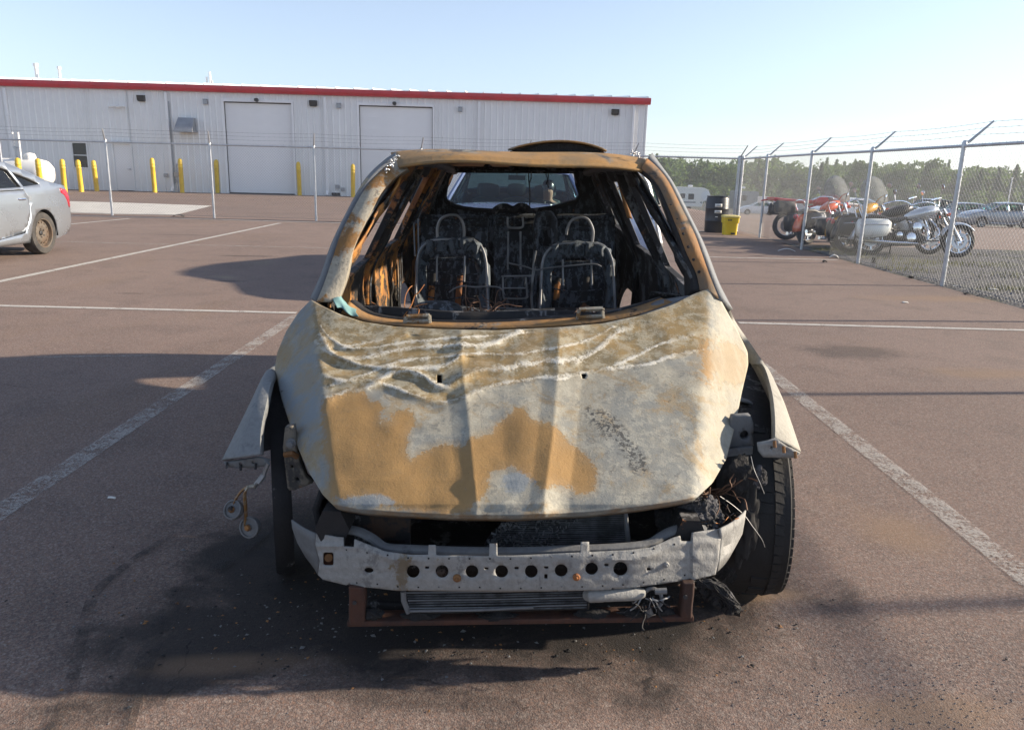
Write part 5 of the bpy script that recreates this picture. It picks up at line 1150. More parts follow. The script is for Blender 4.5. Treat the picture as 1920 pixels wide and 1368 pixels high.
m = MB(); m.tube([pt(534, 852, 2.27), pt(548, 850, 2.26), pt(558, 856, 2.27)], .010, 6); m.build('bolt_row', M['rusty'], W)
for sgn, x0 in ((-1, -.56), (1, .58)):
    m = MB(); P = [[V(x0, y, .28), V(x0 + sgn * .02, y, .40), V(x0 - sgn * .01, y, .46 + .16 * (y - 2))] for y in np.linspace(2.15, 3.05, 8)]; m.grid(P); m.build('inner_wing', M['soot'], W, smooth=40, solid=.02)
    m = MB(); m.lathe([(.09, 0), (.09, .20), (.06, .24), (.001, .24)], 16, Matrix.Translation((x0 + sgn * .02, 2.75, .32))); m.build('strut_tower', M['soot_rust'], W)
    m = MB(); m.tube([V(x0 - sgn * .06, 2.02, .40), V(x0 - sgn * .06, 3.05, .40)], .05, 6, flat=(1, 1.3)); m.build('chassis_rail', M['soot'], W)
# ---- engine remains
lumps(V(-.12, 2.62, .36), (.26, .22, .15), 0, 0, 'engine_block', M['clinker'], 3); lumps(V(.28, 2.6, .36), (.16, .2, .13), 0, 0, 'gearbox', M['char']); lumps(V(-.34, 2.3, .38), (.14, .10, .08), 0, 0, 'melted_battery', M['char'])
bracket([(612, 985), (618, 968), (632, 957), (700, 965), (770, 970), (770, 1020), (690, 1010), (640, 998)], 2.02, 'rusty_shield', soot('shield', .35, .3, rustc=(.07, .035, .02), rust2=(.05, .03, .02)), W, solid=.01)
m = MB(); m.bbox((-.6, 2.3, .16), (.62, 2.42, .22)); m.build('subframe', M['soot'], W, smooth=0, bevel=.01)
lumps(pt(1312, 962, 2.02), (.060, .05, .052), 0, 0, 'charred_lamp', M['clinker'], 3); lumps(pt(1268, 980, 2.05), (.06, .05, .05), 0, 0, 'charred_lamp', M['char']); lumps(pt(1330, 985, 2.0), (.022, .02, .018), 0, 0, 'lamp_core', M['ashgrey'])
random.seed(21)
wires(1330, 925, 2.12, 26, .03, .16, M['copper'], 'wiring_tangle', up=.2); wires(1345, 960, 2.1, 16, .03, .14, M['soot_rust'], 'wiring_tangle', up=-.3)
m = MB(); m.tube(smoothline([pt(a, b, d) for a, b, d in ((1350, 930, 2.05), (1372, 945, 2.07), (1395, 965, 2.08), (1410, 985, 2.08), (1428, 1010, 2.09), (1434, 1025, 2.1))], 4), .0011, 5); m.build('loose_wire', M['wiregrey'], W)
m = MB(); m.tube(smoothline([pt(a, b, d) for a, b, d in ((1408, 855, 2.15), (1414, 880, 2.1), (1425, 905, 2.09), (1433, 925, 2.09))], 4), .0011, 5); m.build('loose_wire', M['wiregrey'], W)
# ---- radiator and condenser
RD = empty('radiator'); RD.parent = W; ORG[RD.name] = ORG[W.name]
core = [(908, 1022), (918, 1004), (938, 984), (962, 966), (990, 955), (1172, 950), (1177, 1022), (1100, 1030), (915, 1034)]
bracket(core, 2.03, 'core', M['char'], RD, solid=.02)
for k in range(22):
    v0 = 954 + k * 3.6
    xs0 = interp(v0, [955, 966, 984, 1004, 1022, 1034], [992, 964, 940, 920, 910, 908]); xs0 += random.uniform(0, 14)
    m = MB(); m.tube([pt(xs0, v0 + 3.5, 2.0), pt((xs0 + 1174) / 2, v0 + 2.2 + random.uniform(-.4, .4), 1.998), pt(1174, v0, 2.0)], .0022, 4, flat=(1, 1)); m.build('tube', M['fins'], RD)
m = MB(); m.tube([pt(1172, 948, 1.995), pt(1175, 985, 1.995), pt(1179, 1024, 1.995)], [.006, .007, .008], 6); m.build('side_tank', M['ashgrey'], RD)
random.seed(3)
m = MB()
for k in range(420):    # torn fins along the broken edge
    q = random.random() ** 1.7; v0 = random.uniform(956, 1030); x0 = interp(v0, [955, 966, 984, 1004, 1022, 1034], [992, 964, 940, 920, 910, 908]) + q * 130; p = pt(x0, v0, 1.995); d = V(random.gauss(0, 1), random.gauss(0, 1), random.gauss(0, 1)).normalized() * random.uniform(.003, .008); e = V(random.gauss(0, 1), random.gauss(0, 1), random.gauss(0, 1)).normalized() * .0028
    m.add([p - d - e, p + d - e, p + d + e, p - d + e], [(0, 1, 2, 3)])
o = m.build('torn_fins', M['ashgrey'], RD, smooth=0); o['kind'] = 'stuff'
CN = empty('condenser'); CN.parent = W; ORG[CN.name] = ORG[W.name]
bracket([(752, 1106), (1104, 1100), (1104, 1138), (770, 1148), (758, 1135)], 1.86, 'core', M['char'], CN, solid=.02)
for k in range(8):
    v0 = 1108 + k * 4.8; m = MB(); m.tube([pt(762 + k, v0 + 3, 1.84), pt(930, v0 + random.uniform(0, 1.5), 1.838), pt(1100, v0 - 3.5, 1.84)], .0026, 4); m.build('tube', M['fins' if k % 3 else 'ashgrey'], CN)
m = MB(); m.tube([pt(756, 1108, 1.84), pt(757, 1126, 1.84), pt(766, 1148, 1.84)], .008, 6); m.tube([pt(768, 1145, 1.83), pt(900, 1143, 1.83), pt(1000, 1138, 1.83)], .004, 6); m.build('side_tank', M['ashgrey'], CN)
m = MB(); m.tube([pt(1101, 1115, 1.84), pt(1106, 1115, 1.83), pt(1130, 1114, 1.83), pt(1132, 1114, 1.83), pt(1190, 1112, 1.83), pt(1206, 1111, 1.84)], [.016, .021, .021, .020, .020, .014], 14); m.build('dryer_canister', M['beam'], CN)
m = MB(); m.tube(smoothline([pt(a, b, 1.84) for a, b in ((1206, 1111), (1222, 1102), (1238, 1112), (1240, 1130), (1228, 1140))], 4), .006, 6); m.tube([pt(1228, 1108, 1.82), pt(1250, 1107, 1.82)], .009, 8); m.build('hose_stub', M['ashgrey'], CN)
wires(1215, 1130, 1.84, 18, .015, .08, M['soot'], 'wiring_tangle', up=-.5); wires(1215, 1120, 1.83, 6, .012, .07, M['wiregrey'], 'wiring_tangle', up=-.6)
bracket([(1208, 1142), (1218, 1132), (1226, 1152), (1214, 1158)], 1.84, 'bent_tab', M['ashgrey'], W, solid=.004)
# ---- lower rusty frame
def bar(p, q, d0, d1, wpx, name, mat, depth=.03, holes=()):
    a = pt(p[0], p[1], d0); b = pt(q[0], q[1], d1); m = MB(); w_ = wpx * d0 / FPX / 2
    dv = (b - a).normalized(); n = dv.cross(V(0, 1, 0)).normalized() * w_; e = V(0, depth / 2, 0)
    m.loft([[c + n - e, c + n * .8 - e * 1.4, c - n * .8 - e * 1.4, c - n - e, c - n + e, c + n + e] for c in (a, a.lerp(b, .33) + n * .03, a.lerp(b, .66) - n * .05, b)]); return m.build(name, mat, W, smooth=0, bevel=.003)
bar((671, 1094), (672, 1164), 1.86, 1.86, 36, 'support_leg', M['brace']); bar((1289, 1086), (1284, 1152), 1.86, 1.86, 27, 'support_leg', M['brace'])
bar((655, 1158), (1296, 1148), 1.88, 1.88, 15, 'lower_crossbar', M['brace'], .05)
for px, py in ((665, 1129), (1285, 1118)):
    m = MB(); m.lathe([(.006, .0), (.006, .004), (.001, .004)], 10, Matrix.Translation(pt(px, py, 1.835)) @ Matrix.Rotation(rad(90), 4, 'X')); m.build('bolt_hole', M['darkgap'], W)
bar((690, 1140), (760, 1142), 1.95, 1.95, 40, 'lower_shield', M['soot'], .02)
for px, py, sx_ in ((700, 1150, .03), (790, 1152, .05), (930, 1154, .06), (1110, 1150, .05), (1190, 1150, .045), (1245, 1146, .03)):
    lumps(pt(px, py, 1.86), (sx_, .018, .012 + random.random() * .008), 0, 0, 'charred_drip', M['char'], 1)
# charred undertray hanging at right
random.seed(9)
m = MB(); m.cut([(1303, 1092), (1318, 1084), (1340, 1082), (1360, 1098), (1378, 1122), (1391, 1144), (1386, 1153), (1362, 1150), (1344, 1138), (1318, 1118)], [circle(1330, 1110, 3, 7)], 4, lambda u, v: pt(u, v, 1.90 + .006 * math.sin(u * .45 + v * .3) + .008 * math.sin(u * .21) + random.uniform(-.004, .004))); m.build('charred_undertray', M['char'], W, smooth=50, solid=.012)
m = MB()
for k in range(90):
    a = random.uniform(-10, 12); L = [(1308 + random.uniform(-5, 8), 1092 + a * .6), (1330 + random.uniform(-4, 4), 1088 + random.uniform(-2, 14)), (1355 + random.uniform(-8, 8), 1105 + random.uniform(-8, 16)), (1378 + random.uniform(-12, 10), 1138 + random.uniform(-10, 10))]
    m.tube(smoothline([pt(u, v, 1.88 + random.uniform(-.01, .02)) for u, v in L], 3), random.uniform(.0012, .0028), 4)
m.build('frayed_fibres', M['soot'], W, smooth=60)
# ---- bumper beam
top = [(594, 1000), (612, 1002), (632, 1006), (644, 1007), (645, 1024), (664, 1025), (665, 1010), (680, 1016), (700, 1024), (723, 1033), (769, 1039), (803, 1039), (804, 1021), (817, 1021), (818, 1040), (917, 1042), (918, 1018), (932, 1018), (933, 1041), (960, 1041), (1088, 1035), (1089, 1015), (1104, 1015), (1105, 1034), (1176, 1031), (1219, 1026), (1240, 1017), (1260, 1008), (1275, 1004), (1277, 1014), (1295, 1014), (1297, 998), (1322, 994), (1348, 991)]
bot = [(1351, 1006), (1346, 1053), (1341, 1076), (1318, 1082), (1295, 1087), (1294, 1083), (1269, 1089), (1200, 1099), (1128, 1105), (1040, 1107), (960, 1108.5), (850, 1107), (746, 1106), (700, 1101), (671, 1099), (655, 1093), (650, 1096), (625, 1090), (606, 1085), (597, 1077), (600, 1050), (592, 1020)]
outl = top + bot
holes_b = [circle(x, y, 12.3, 18, 12.0) for x, y in ((775, 1070), (829, 1070), (885, 1070), (940.5, 1070), (996, 1070), (1052, 1068), (1109, 1065))] + [[(1163 + 13.5 * math.cos(a * .35), 1065 + 13.5 * math.sin(a * .35)) for a in range(18)]]
holes_b += [circle(692, 1068, 9, 12, 5)] + [rrect(x - 4, y - 2.5, x + 4, y + 2.5, 1, 1) for x, y in ((801, 1063), (912, 1065), (968.5, 1064), (1024, 1063), (1137, 1058), (1216, 1066))] + [rrect(1020.5, 1075, 1026.5, 1084, 1.5, 2), rrect(606, 1035, 626, 1059, 4, 3)]
def beamD(u, v):
    k = abs(u - 965) / 370; base = 1.795 + .10 * k ** 2.6
    # pressed profile: upper and lower edges set back, ends domed
    yc = 1070 - .0 * u; e = abs(v - 1072) / 34; base += .014 * max(0, e - .75) ** 1.0
    ridge = math.exp(-((v - interp(u, [590, 660, 700, 740, 800, 1130, 1200, 1240, 1290, 1350], [1022, 1024, 1034, 1050, 1052, 1052, 1047, 1032, 1016, 1012])) / 5) ** 2); base -= .006 * ridge * (1 if (u < 800 or u > 1140) else .25)
    if u > 1296: base -= .008
    base -= .003 * math.exp(-((math.hypot(u - 1326, (v - 1037))) - 20) ** 2 / 14) if u > 1290 else 0
    for x in (775, 829, 885, 940.5, 996, 1052, 1109, 1163): base += .004 * math.exp(-((math.hypot(u - x, v - 1069) - 13) / 4) ** 2)
    return base + .0015 * math.sin(u * .05 + 1) + .001 * math.sin(v * .3)
BM = empty('bumper_beam'); BM.parent = W; ORG[BM.name] = ORG[W.name]
m = MB(); m.cut(outl, holes_b, 5, lambda u, v: pt(u, v, beamD(u, v))); m.build('beam_plate', M['beam'], BM, smooth=40, solid=.004)
strip([[(1348, 991, 1.90), (1374, 977, 1.95), (1398, 956, 2.02)], [(1350, 1005, 1.905), (1376, 992, 1.95), (1396, 972, 2.01)], [(1348, 1028, 1.925), (1372, 1016, 1.985), (1391, 1000, 2.03)], [(1347, 1045, 1.90), (1366, 1036, 1.94), (1378, 1024, 2.0)], [(1343, 1072, 1.91), (1357, 1058, 1.95), (1367, 1044, 2.0)]], 'beam_end', M['beam'], BM, solid=.004)
strip([[(594, 1000, 1.92), (572, 990, 1.96), (547, 974, 2.02)], [(592, 1020, 1.93), (570, 1005, 1.975), (549, 990, 2.03)], [(599, 1050, 1.93), (580, 1030, 1.98), (558, 1016, 2.03)], [(597, 1077, 1.93), (588, 1062, 1.965), (574, 1044, 2.0)]], 'beam_end', M['ashgrey'], BM, solid=.004)
tb = [(625, 1004, 1.93), (634, 996, 1.94), (652, 993, 1.94), (675, 997, 1.93), (700, 1010, 1.91), (723, 1026, 1.88), (760, 1029, 1.86), (860, 1033, 1.845), (960, 1034, 1.84), (1090, 1030, 1.845), (1180, 1025, 1.86), (1219, 1018, 1.88), (1247, 1001, 1.91), (1271, 992, 1.92), (1300, 990, 1.93), (1322, 993, 1.94)]
m = MB(); m.tube(smoothline([pt(*q) for q in tb], 4), .011, 8, flat=(1.4, 1)); m.build('upper_flange', M['ashgrey'], BM)
strip([[(q[0], q[1] + 4, q[2] + .02) for q in tb], [(q[0], 1095 if 640 < q[0] < 1300 else 1075, q[2] + .05) for q in tb]], 'beam_back', M['soot'], BM, solid=.004)
bracket(rrect(1314, 1024, 1336, 1050, 5, 3), 1.905, 'crash_box_plate', M['char'], BM, solid=.003)
m = MB(); m.tube([pt(616, 1045, 1.97), pt(616, 1045, 1.90)], .012, 10); m.build('tow_socket', M['rusty'], BM)
bracket([(600, 1030), (632, 1030), (632, 1064), (600, 1064)], 1.99, 'crash_box_plate', M['brace'], BM, solid=.003)
for px, py, mt, r in ((857, 1083, 'rusty', .0115), (1081, 1081, 'soot_rust', .0105), (1249, 1058, 'beam', .009)):
    m = MB(); m.lathe([(r, -.002), (r, .003), (r * .8, .006), (r * .35, .007), (r * .3, .011), (.001, .012)], 18, Matrix.Translation(pt(px, py, beamD(px, py) - .003)) @ Matrix.Rotation(rad(90), 4, 'X')); m.build('plug', M[mt], BM)
for k in range(34):
    u = 650 + k * 19.2; v = interp(u, [x for x, _ in reversed(bot)], [y for _, y in reversed(bot)]) - 7 + random.uniform(-1, 1) if k % 2 else interp(u, [650, 769, 960, 1176, 1290], [1030, 1046, 1047, 1038, 1015]); u = min(u, 1285)
    m = MB(); m.lathe([(.0026, -.002), (.0026, .0012), (.001, .002)], 7, Matrix.Translation(pt(u, v, beamD(u, v) - .002)) @ Matrix.Rotation(rad(90), 4, 'X')); m.build('rivet', M['soot'], BM)
# ------------------------------------------------------------------ cars
M['tyre'] = pm('tyre_rubber', (.028, .027, .027), .8, var=.3, scale=8, c2=(.06, .055, .05))
M['silverpaint'] = pm('silver_paint', (.28, .31, .35), .28, metal=.55, var=.04, scale=1.2, coat=.7)
M['bluepaint'] = pm('navy_paint', (.08, .12, .23), .25, metal=.3, var=.08, scale=1.5, coat=.9)
M['whitepaint'] = pm('white_paint', (.72, .74, .76), .3, var=.05, coat=.6)
M['darkpaint'] = pm('black_paint', (.02, .022, .026), .25, var=.2, coat=.8)
M['greypaint'] = pm('grey_paint', (.22, .24, .27), .3, metal=.4, var=.08, coat=.7)
M['trim'] = pm('black_trim', (.018, .018, .02), .5)
M['carglass'] = glass('car_glass', (.66, .90, .90), .8, .012); M['darkglass'] = glass('tinted_glass', (.30, .42, .42), 1.0, .02)
M['redlens'] = pm('red_lens', (.42, .012, .03), .15, var=.2, coat=1)
M['lamp'] = pm('lamp_lens', (.62, .64, .66), .1, metal=.3, var=.2, coat=1)
M['rustrim'] = soot('dirty_steel_rim', .55, .9, dark=(.05, .045, .04), ashc=(.13, .11, .09), rustc=(.125, .085, .058), rust2=(.10, .075, .055), scale=7, metal=.3)
M['alloy'] = pm('alloy', (.5, .51, .52), .3, metal=.7, var=.15)
M['chrome'] = pm('chrome', (.80, .81, .82), .10, metal=1.0, var=.06, scale=5)
M['seatcloth'] = pm('seat_cloth', (.035, .035, .04), .85, var=.2)
def inset(P, d):
    cx = sum(p[0] for p in P) / len(P); cy = sum(p[1] for p in P) / len(P); o = []
    for x, y in P:
        r = math.hypot(x - cx, y - cy); o.append((cx + (x - cx) * (1 - d / r), cy + (y - cy) * (1 - d / r)))
    return o
def make_car(name, label, paint, prof, cuts, dlo, doors, wheels, W2, group=None, rim='alloy', zs=1.0, belt=.96, interior=True, open_door=None, detail=True, hole_rim=False, glassm='carglass'):
    """prof: (x, z) along the top from front bumper foot to rear bumper foot; cuts: indices windscreen start/end, rear glass start/end"""
    R_ = empty(name, (0, 0, 0), 0, label, 'car', group)
    prof = [(x, z * zs) for x, z in prof]; dlo = [[(x, z * zs) for x, z in P] for P in dlo]; doors = [[(x, z * zs) for x, z in P] for P in doors]; belt *= zs
    Lh = max(abs(prof[0][0]), abs(prof[-1][0])) + .06
    def hw(x, z):
        w_ = W2 * (1 - .13 * min(1, abs(x) / Lh) ** 4 - .05 * max(0, abs(x) / Lh - .8) / .2)
        if z > belt: w_ -= (z - belt) * .50 + .01
        else: w_ -= .045 * ((z - .62 * zs) / (.34)) ** 2 * .5
        if z < .34: w_ -= (.34 - z) * .22
        return w_
    # side skin outline (closed along the sill with arches cut)
    out = list(prof); (xf, r), (xr_, _) = wheels
    low = prof[-1]
    a_r = [(xr_ - r * 1.12 * math.cos(rad(a)), max(.20, r + r * 1.12 * math.sin(rad(a)))) for a in range(-18, 200, 12)]
    a_f = [(xf - r * 1.12 * math.cos(rad(a)), max(.20, r + r * 1.12 * math.sin(rad(a)))) for a in range(-18, 200, 12)]
    out += a_r + a_f
    for sg in (-1, 1):
        dl = [inset(d, -.004) for d in doors]
        if sg == 1 and open_door is not None or True: pass
        m = MB(); m.cut(out, dlo + dl, .09, lambda x, z: V(x, sg * hw(x, z), z)); m.build('body_side', M[paint], R_, smooth=50, solid=.02, offset=-1 if sg < 0 else 1)
        for i, d in enumerate(doors):
            m = MB(); m.cut(inset(d, .006), [], .08, lambda x, z: V(x, sg * (hw(x, z) + .002 - .018 * math.exp(-((z - .36) / .05) ** 2)), z)); do = m.build('door', M[paint], R_, smooth=50, solid=.02, offset=-1 if sg < 0 else 1)
            if detail:
                xh = min(p[0] for p in d) + .16; zh = belt - .12; m = MB(); m.tube(smoothline([V(xh + .1, sg * hw(xh, zh), zh), V(xh + .06, sg * (hw(xh, zh) + .035), zh), V(xh - .06, sg * (hw(xh, zh) + .035), zh), V(xh - .1, sg * hw(xh, zh), zh)], 3), .013, 6, flat=(1, 1.2)); m.build('handle', M[paint if not detail == 2 else 'chrome'], do)
            if open_door == (sg, i):
                xh = max(p[0] for p in d); hinge = V(xh, sg * hw(xh, .7), 0); do.location = hinge
                rotz = Matrix.Rotation(-sg * rad(62), 4, 'Z')
                # door swung out on its front hinge, with a framed pane above
                do.matrix_local = Matrix.Translation(hinge) @ rotz @ Matrix.Translation(-hinge)
                P = dlo[0]; m = MB(); L = [V(x, sg * hw(x, z), z) for x, z in P]; m.tube(L + [L[0]], .022, 6); m.build('window_frame', M['trim'], do)
                m = MB(); m.cut(inset(P, .01), [], .1, lambda x, z: V(x, sg * (hw(x, z)), z)); m.build('door_pane', M[glassm], do, smooth=50)
        for i, P in enumerate(dlo):
            if open_door == (sg, i): continue
            m = MB(); m.cut(inset(P, .004), [], .1, lambda x, z: V(x, sg * (hw(x, z) - .012), z)); wv_ = m.build('side_window', M[glassm if i else glassm], R_, smooth=50)
            m = MB(); L = [V(x, sg * (hw(x, z) - .002), z) for x, z in P]; m.tube(L + [L[0]], .011, 5); m.build('window_seal', M['trim'], wv_)
        # door mirror
        if detail:
            xm = dlo[0][0][0] - .12; ym = sg * (hw(xm, belt) + .10); m = MB()
            m.loft([[V(xm + .09 * q, ym + .10 * math.cos(a) * (1 - q * q * .5), belt + .06 + .065 * math.sin(a) * (1 - q * q * .5)) for a in np.linspace(0, 2 * math.pi, 12, endpoint=False)] for q in (0, .5, .9)]); m.tube([V(xm, sg * hw(xm, belt), belt), V(xm + .02, ym, belt + .04)], .02, 6); m.build('mirror', M[paint], R_)
    # top skins
    def crown(x, z): return .035 if z > belt + .2 else .05 if abs(x) < Lh * .8 else .02
    def skin(pts, nm, mat, dz=0.0, shrink=1.0, solid=.012):
        # subdivide along the profile
        L = []
        for a, b in zip(pts[:-1], pts[1:]):
            k = max(1, int(math.hypot(b[0] - a[0], b[1] - a[1]) / .08))
            L += [(a[0] + (b[0] - a[0]) * q / k, a[1] + (b[1] - a[1]) * q / k) for q in range(k)]
        L.append(pts[-1]); m = MB(); P = []
        for x, z in L:
            w_ = hw(x, z) * shrink; bow = .10 if x > 0 else -.06
            fr_ = 1 if z < belt else .6
            P.append([V(x + (bow * (1 - (y / w_) ** 2) * (.6 if z < .9 * zs else .25)), y, z + crown(x, z) * (1 - abs(y / w_) ** 2.2) + dz) for y in np.linspace(-w_, w_, 17)])
        m.grid(P); return m.build(nm, M[mat], R_, smooth=40, solid=solid, offset=1)
    w0, w1, g0, g1 = cuts
    skin(prof[:w0 + 1], 'bonnet', paint); skin(prof[w1:g0 + 1], 'roof', paint); skin(prof[g1:], 'boot_lid', paint)
    ws = skin(prof[w0:w1 + 1], 'windscreen', glassm, shrink=.96, solid=0); rg = skin(prof[g0:g1 + 1], 'rear_window', glassm, shrink=.95, solid=0)
    for (i0, i1, par) in ((w0, w1, ws), (g0, g1, rg)):
        for sg in (-1, 1):
            a, b = prof[i0], prof[i1]; L = [V(a[0] + (b[0] - a[0]) * q, sg * hw(a[0] + (b[0] - a[0]) * q, a[1] + (b[1] - a[1]) * q) * .985, a[1] + (b[1] - a[1]) * q) for q in np.linspace(0, 1, 6)]; m = MB(); m.tube(L, .028, 6); m.build('screen_pillar', M[paint], par)
    # floor, bumper foot
    xs_ = prof[0][0]; m = MB(); m.add([(prof[0][0] - .15, -W2 * .8, .24), (prof[0][0] - .15, W2 * .8, .24), (prof[-1][0] + .15, W2 * .8, .24), (prof[-1][0] + .15, -W2 * .8, .24)], [(0, 1, 2, 3)]); m.build('underbody', M['trim'], R_, smooth=0, solid=.03)
    for xw, r in wheels:
        for sg in (-1, 1):
            m = MB(); P = [[V(xw - r * 1.14 * math.cos(rad(a)), sg * (hw(xw, .6) - dy_), r + r * 1.14 * math.sin(rad(a))) for dy_ in (.012, .14, .26)] for a in range(-10, 195, 12)]; m.grid(P); m.add([V(xw - r * 1.1 * math.cos(rad(a)), sg * (hw(xw, .6) - .26), r + r * 1.1 * math.sin(rad(a))) for a in range(-10, 195, 12)], [tuple(range(18))]); m.build('wheel_well', M['trim'], R_, smooth=50)
            Wh = empty('wheel'); Wh.parent = R_; Wh.location = (xw, sg * (hw(xw, .5) - .105), r); Mx = Matrix.Rotation(-sg * rad(90), 4, 'X'); h = .10
            m = MB(); m.lathe([(r * .66, -h * .9), (r * .8, -h), (r * .95, -h * .92), (r, -h * .6), (r, h * .6), (r * .95, h * .92), (r * .8, h), (r * .66, h * .9)], 36, Mx, closed=True); m.build('tyre', M['tyre'], Wh, smooth=40)
            rr = r * .67; m = MB()
            if hole_rim:
                m.lathe([(rr, h * .7), (rr * 1.03, h * .95), (rr * .96, h * .9), (rr * .90, h * .45), (rr * .86, h * .42), (rr * .88, h * .30)], 32, Mx, closed=True)
                rim_o = m.build('rim', M[rim], Wh, smooth=40); rim_o.data
                m = MB(); hp = []
                for k in range(14): a = 2 * math.pi * k / 14; hp.append(circle(rr * .74 * math.cos(a), rr * .74 * math.sin(a), rr * .062, 8))
                m.cut(circle(0, 0, rr * .88, 32), hp, rr * .15, lambda x, y: Mx @ V(x, y, h * (.42 + .25 * max(0, 1 - abs(math.hypot(x, y) / rr - .5) / .25) - .28 * (math.hypot(x, y) < rr * .2)))); m.build('rim_face', M[rim], rim_o, smooth=40, solid=.006)
                for k in range(5): a = 2 * math.pi * k / 5; m = MB(); m.lathe([(rr * .05, h * .4), (rr * .05, h * .62), (.001, h * .64)], 6, Mx @ Matrix.Translation((rr * .30 * math.cos(a), rr * .30 * math.sin(a), 0))); m.build('wheel_nut', M['trim'], rim_o)
                m = MB(); m.lathe([(rr * .17, h * .2), (rr * .17, h * .5), (rr * .1, h * .56), (.001, h * .56)], 14, Mx); m.build('hub', M['trim'], rim_o)
            else:
                m.lathe([(.001, h * .0), (rr, h * .1), (rr * 1.02, h * .9), (rr * .92, h * .88), (rr * .88, h * .3), (.001, h * .25)], 28, Mx); rim_o = m.build('rim', M['trim'], Wh, smooth=40)
                m = MB()
                for k in range(7):
                    a = 2 * math.pi * k / 7; e = V(math.cos(a), math.sin(a), 0); n_ = V(-e.y, e.x, 0); m.loft([[Mx @ (e * q + n_ * w_ + V(0, 0, z_)) for w_, z_ in ((-t_, h * .4), (-t_ * .7, zt), (t_ * .7, zt), (t_, h * .4))] for q, t_, zt in ((rr * .12, rr * .12, h * .72), (rr * .95, rr * .09, h * .86))])
                m.lathe([(rr * 1.02, h * .7), (rr * 1.02, h * .92), (rr * .93, h * .92), (rr * .93, h * .7)], 28, Mx, closed=True); m.lathe([(rr * .18, h * .3), (rr * .18, h * .76), (.001, h * .8)], 12, Mx); m.build('spokes', M[rim], rim_o, smooth=40)
    # lamps
    for sg in (-1, 1):
        xt = prof[-4][0]; zt = prof[-4][1]; xb = prof[-3][0]
        P = [(-.30, .14), (-.02, .10), (.06, .0), (.04, -.14), (-.02, -.17), (-.07, -.05), (-.16, .03), (-.30, .07)]
        xe = prof[-1][0]
        def tl(u, v):
            x = xe + .13 - u if False else (prof[-3][0] + .06) - u * 1.0; z = (prof[-4][1] - .10) + v
            return V(x, sg * (hw(x, z) + .014), z)
        m = MB(); m.cut([(-u_ * .6 - .10, v_) for u_, v_ in P] if False else [(p[0] * -1 * -1, p[1]) for p in P], [], .05, tl); m.build('tail_light', M['redlens'], R_, smooth=50, solid=.03)
        m = MB(); xh = prof[1][0]; m.cut([(0, 0), (-.12, .10), (-.42, .13), (-.40, .06), (-.1, -.04)], [], .06, lambda u, v: V(xh - .08 + u, sg * (hw(xh - .08 + u, .64) + .004), .62 * zs + v)); m.build('headlight', M['lamp'], R_, smooth=50, solid=.02)
    if interior:
        def seatback(x, y, nm):
            m = MB(); rings = []
            for z, w_, t_ in ((.40, .24, .07), (.6, .25, .07), (.85, .24, .06), (1.0, .20, .045), (1.03, .10, .03)): rings.append([V(x - (z - .4) * .28 + t_ * math.cos(a), y + w_ * math.copysign(abs(math.sin(a)) ** .6, math.sin(a)), z) for a in np.linspace(0, 2 * math.pi, 16, endpoint=False)])
            m.loft(rings); s_ = m.build(nm, M['seatcloth'], R_, smooth=60)
            m = MB(); rings = []
            for z, w_, t_ in ((1.05, .09, .03), (1.08, .135, .05), (1.17, .14, .05), (1.22, .12, .035), (1.235, .05, .015)): rings.append([V(x - (z - .4) * .28 + t_ * math.cos(a), y + w_ * math.copysign(abs(math.sin(a)) ** .6, math.sin(a)), z) for a in np.linspace(0, 2 * math.pi, 16, endpoint=False)])
            m.loft(rings); m.build('headrest', M['seatcloth'], s_, smooth=60)
        for y in (-.37, .37): seatback(.08, y, 'front_seat')
        for y in (-.45, 0, .45): seatback(-.85, y, 'rear_seat')
        m = MB(); P = [[V(x, y, z + .02 * math.cos(y * 3)) for y in np.linspace(-.68, .68, 10)] for x, z in ((.72, .62), (.70, .86), (.80, .93), (1.05, .94))]; m.grid(P); m.build('dashboard', M['trim'], R_, smooth=60)
        m = MB(); Mx = Matrix.Translation((.55, .37, .88)) @ Matrix.Rotation(rad(65), 4, 'Y'); m.lathe([(.18 + .013 * math.cos(a), .013 * math.sin(a)) for a in np.linspace(0, 2 * math.pi, 8, endpoint=False)], 28, Mx, closed=True)
        m.tube([Mx @ V(-.17, 0, 0), Mx @ V(0, 0, -.02), Mx @ V(.17, 0, 0)], .018, 6); m.tube([Mx @ V(0, 0, -.02), Mx @ V(0, 0, -.25)], .03, 8); m.build('steering_wheel', M['trim'], R_)
        m = MB(); m.loft([[V(.42 + dx_, y, 1.29 * zs + z_) for dx_, z_ in ((0, -.03), (.02, -.03), (.02, .03), (0, .03))] for y in (-.11, -.09, .09, .11)]); m.tube([V(.42, 0, 1.31 * zs), V(.40, 0, 1.36 * zs)], .01, 5); m.build('rear_view_mirror', M['trim'], R_, smooth=30)
    return R_
SED = [(2.27, .24), (2.33, .42), (2.33, .56), (2.24, .69), (1.95, .80), (1.4, .89), (1.05, .95), (.36, 1.33), (.12, 1.385), (-.25, 1.405), (-.6, 1.385), (-.88, 1.335), (-1.62, 1.085), (-1.95, 1.025), (-2.2, 1.0), (-2.265, .93), (-2.34, .70), (-2.33, .45), (-2.26, .28)]
SDLO = [[(.84, .985), (.30, 1.27), (.02, 1.33), (-.13, 1.335), (-.16, .985)], [(-.22, .985), (-.20, 1.335), (-.55, 1.315), (-.84, 1.24), (-.92, 1.0)], [(-.97, 1.005), (-.90, 1.215), (-1.20, 1.125), (-1.42, 1.045), (-1.38, 1.03)]]
SDOOR = [[(.92, .34), (.96, .88), (.84, .955), (-.16, .955), (-.17, .30)], [(-.20, .30), (-.20, .955), (-.93, .965), (-1.02, .85), (-1.00, .62), (-.86, .36)]]
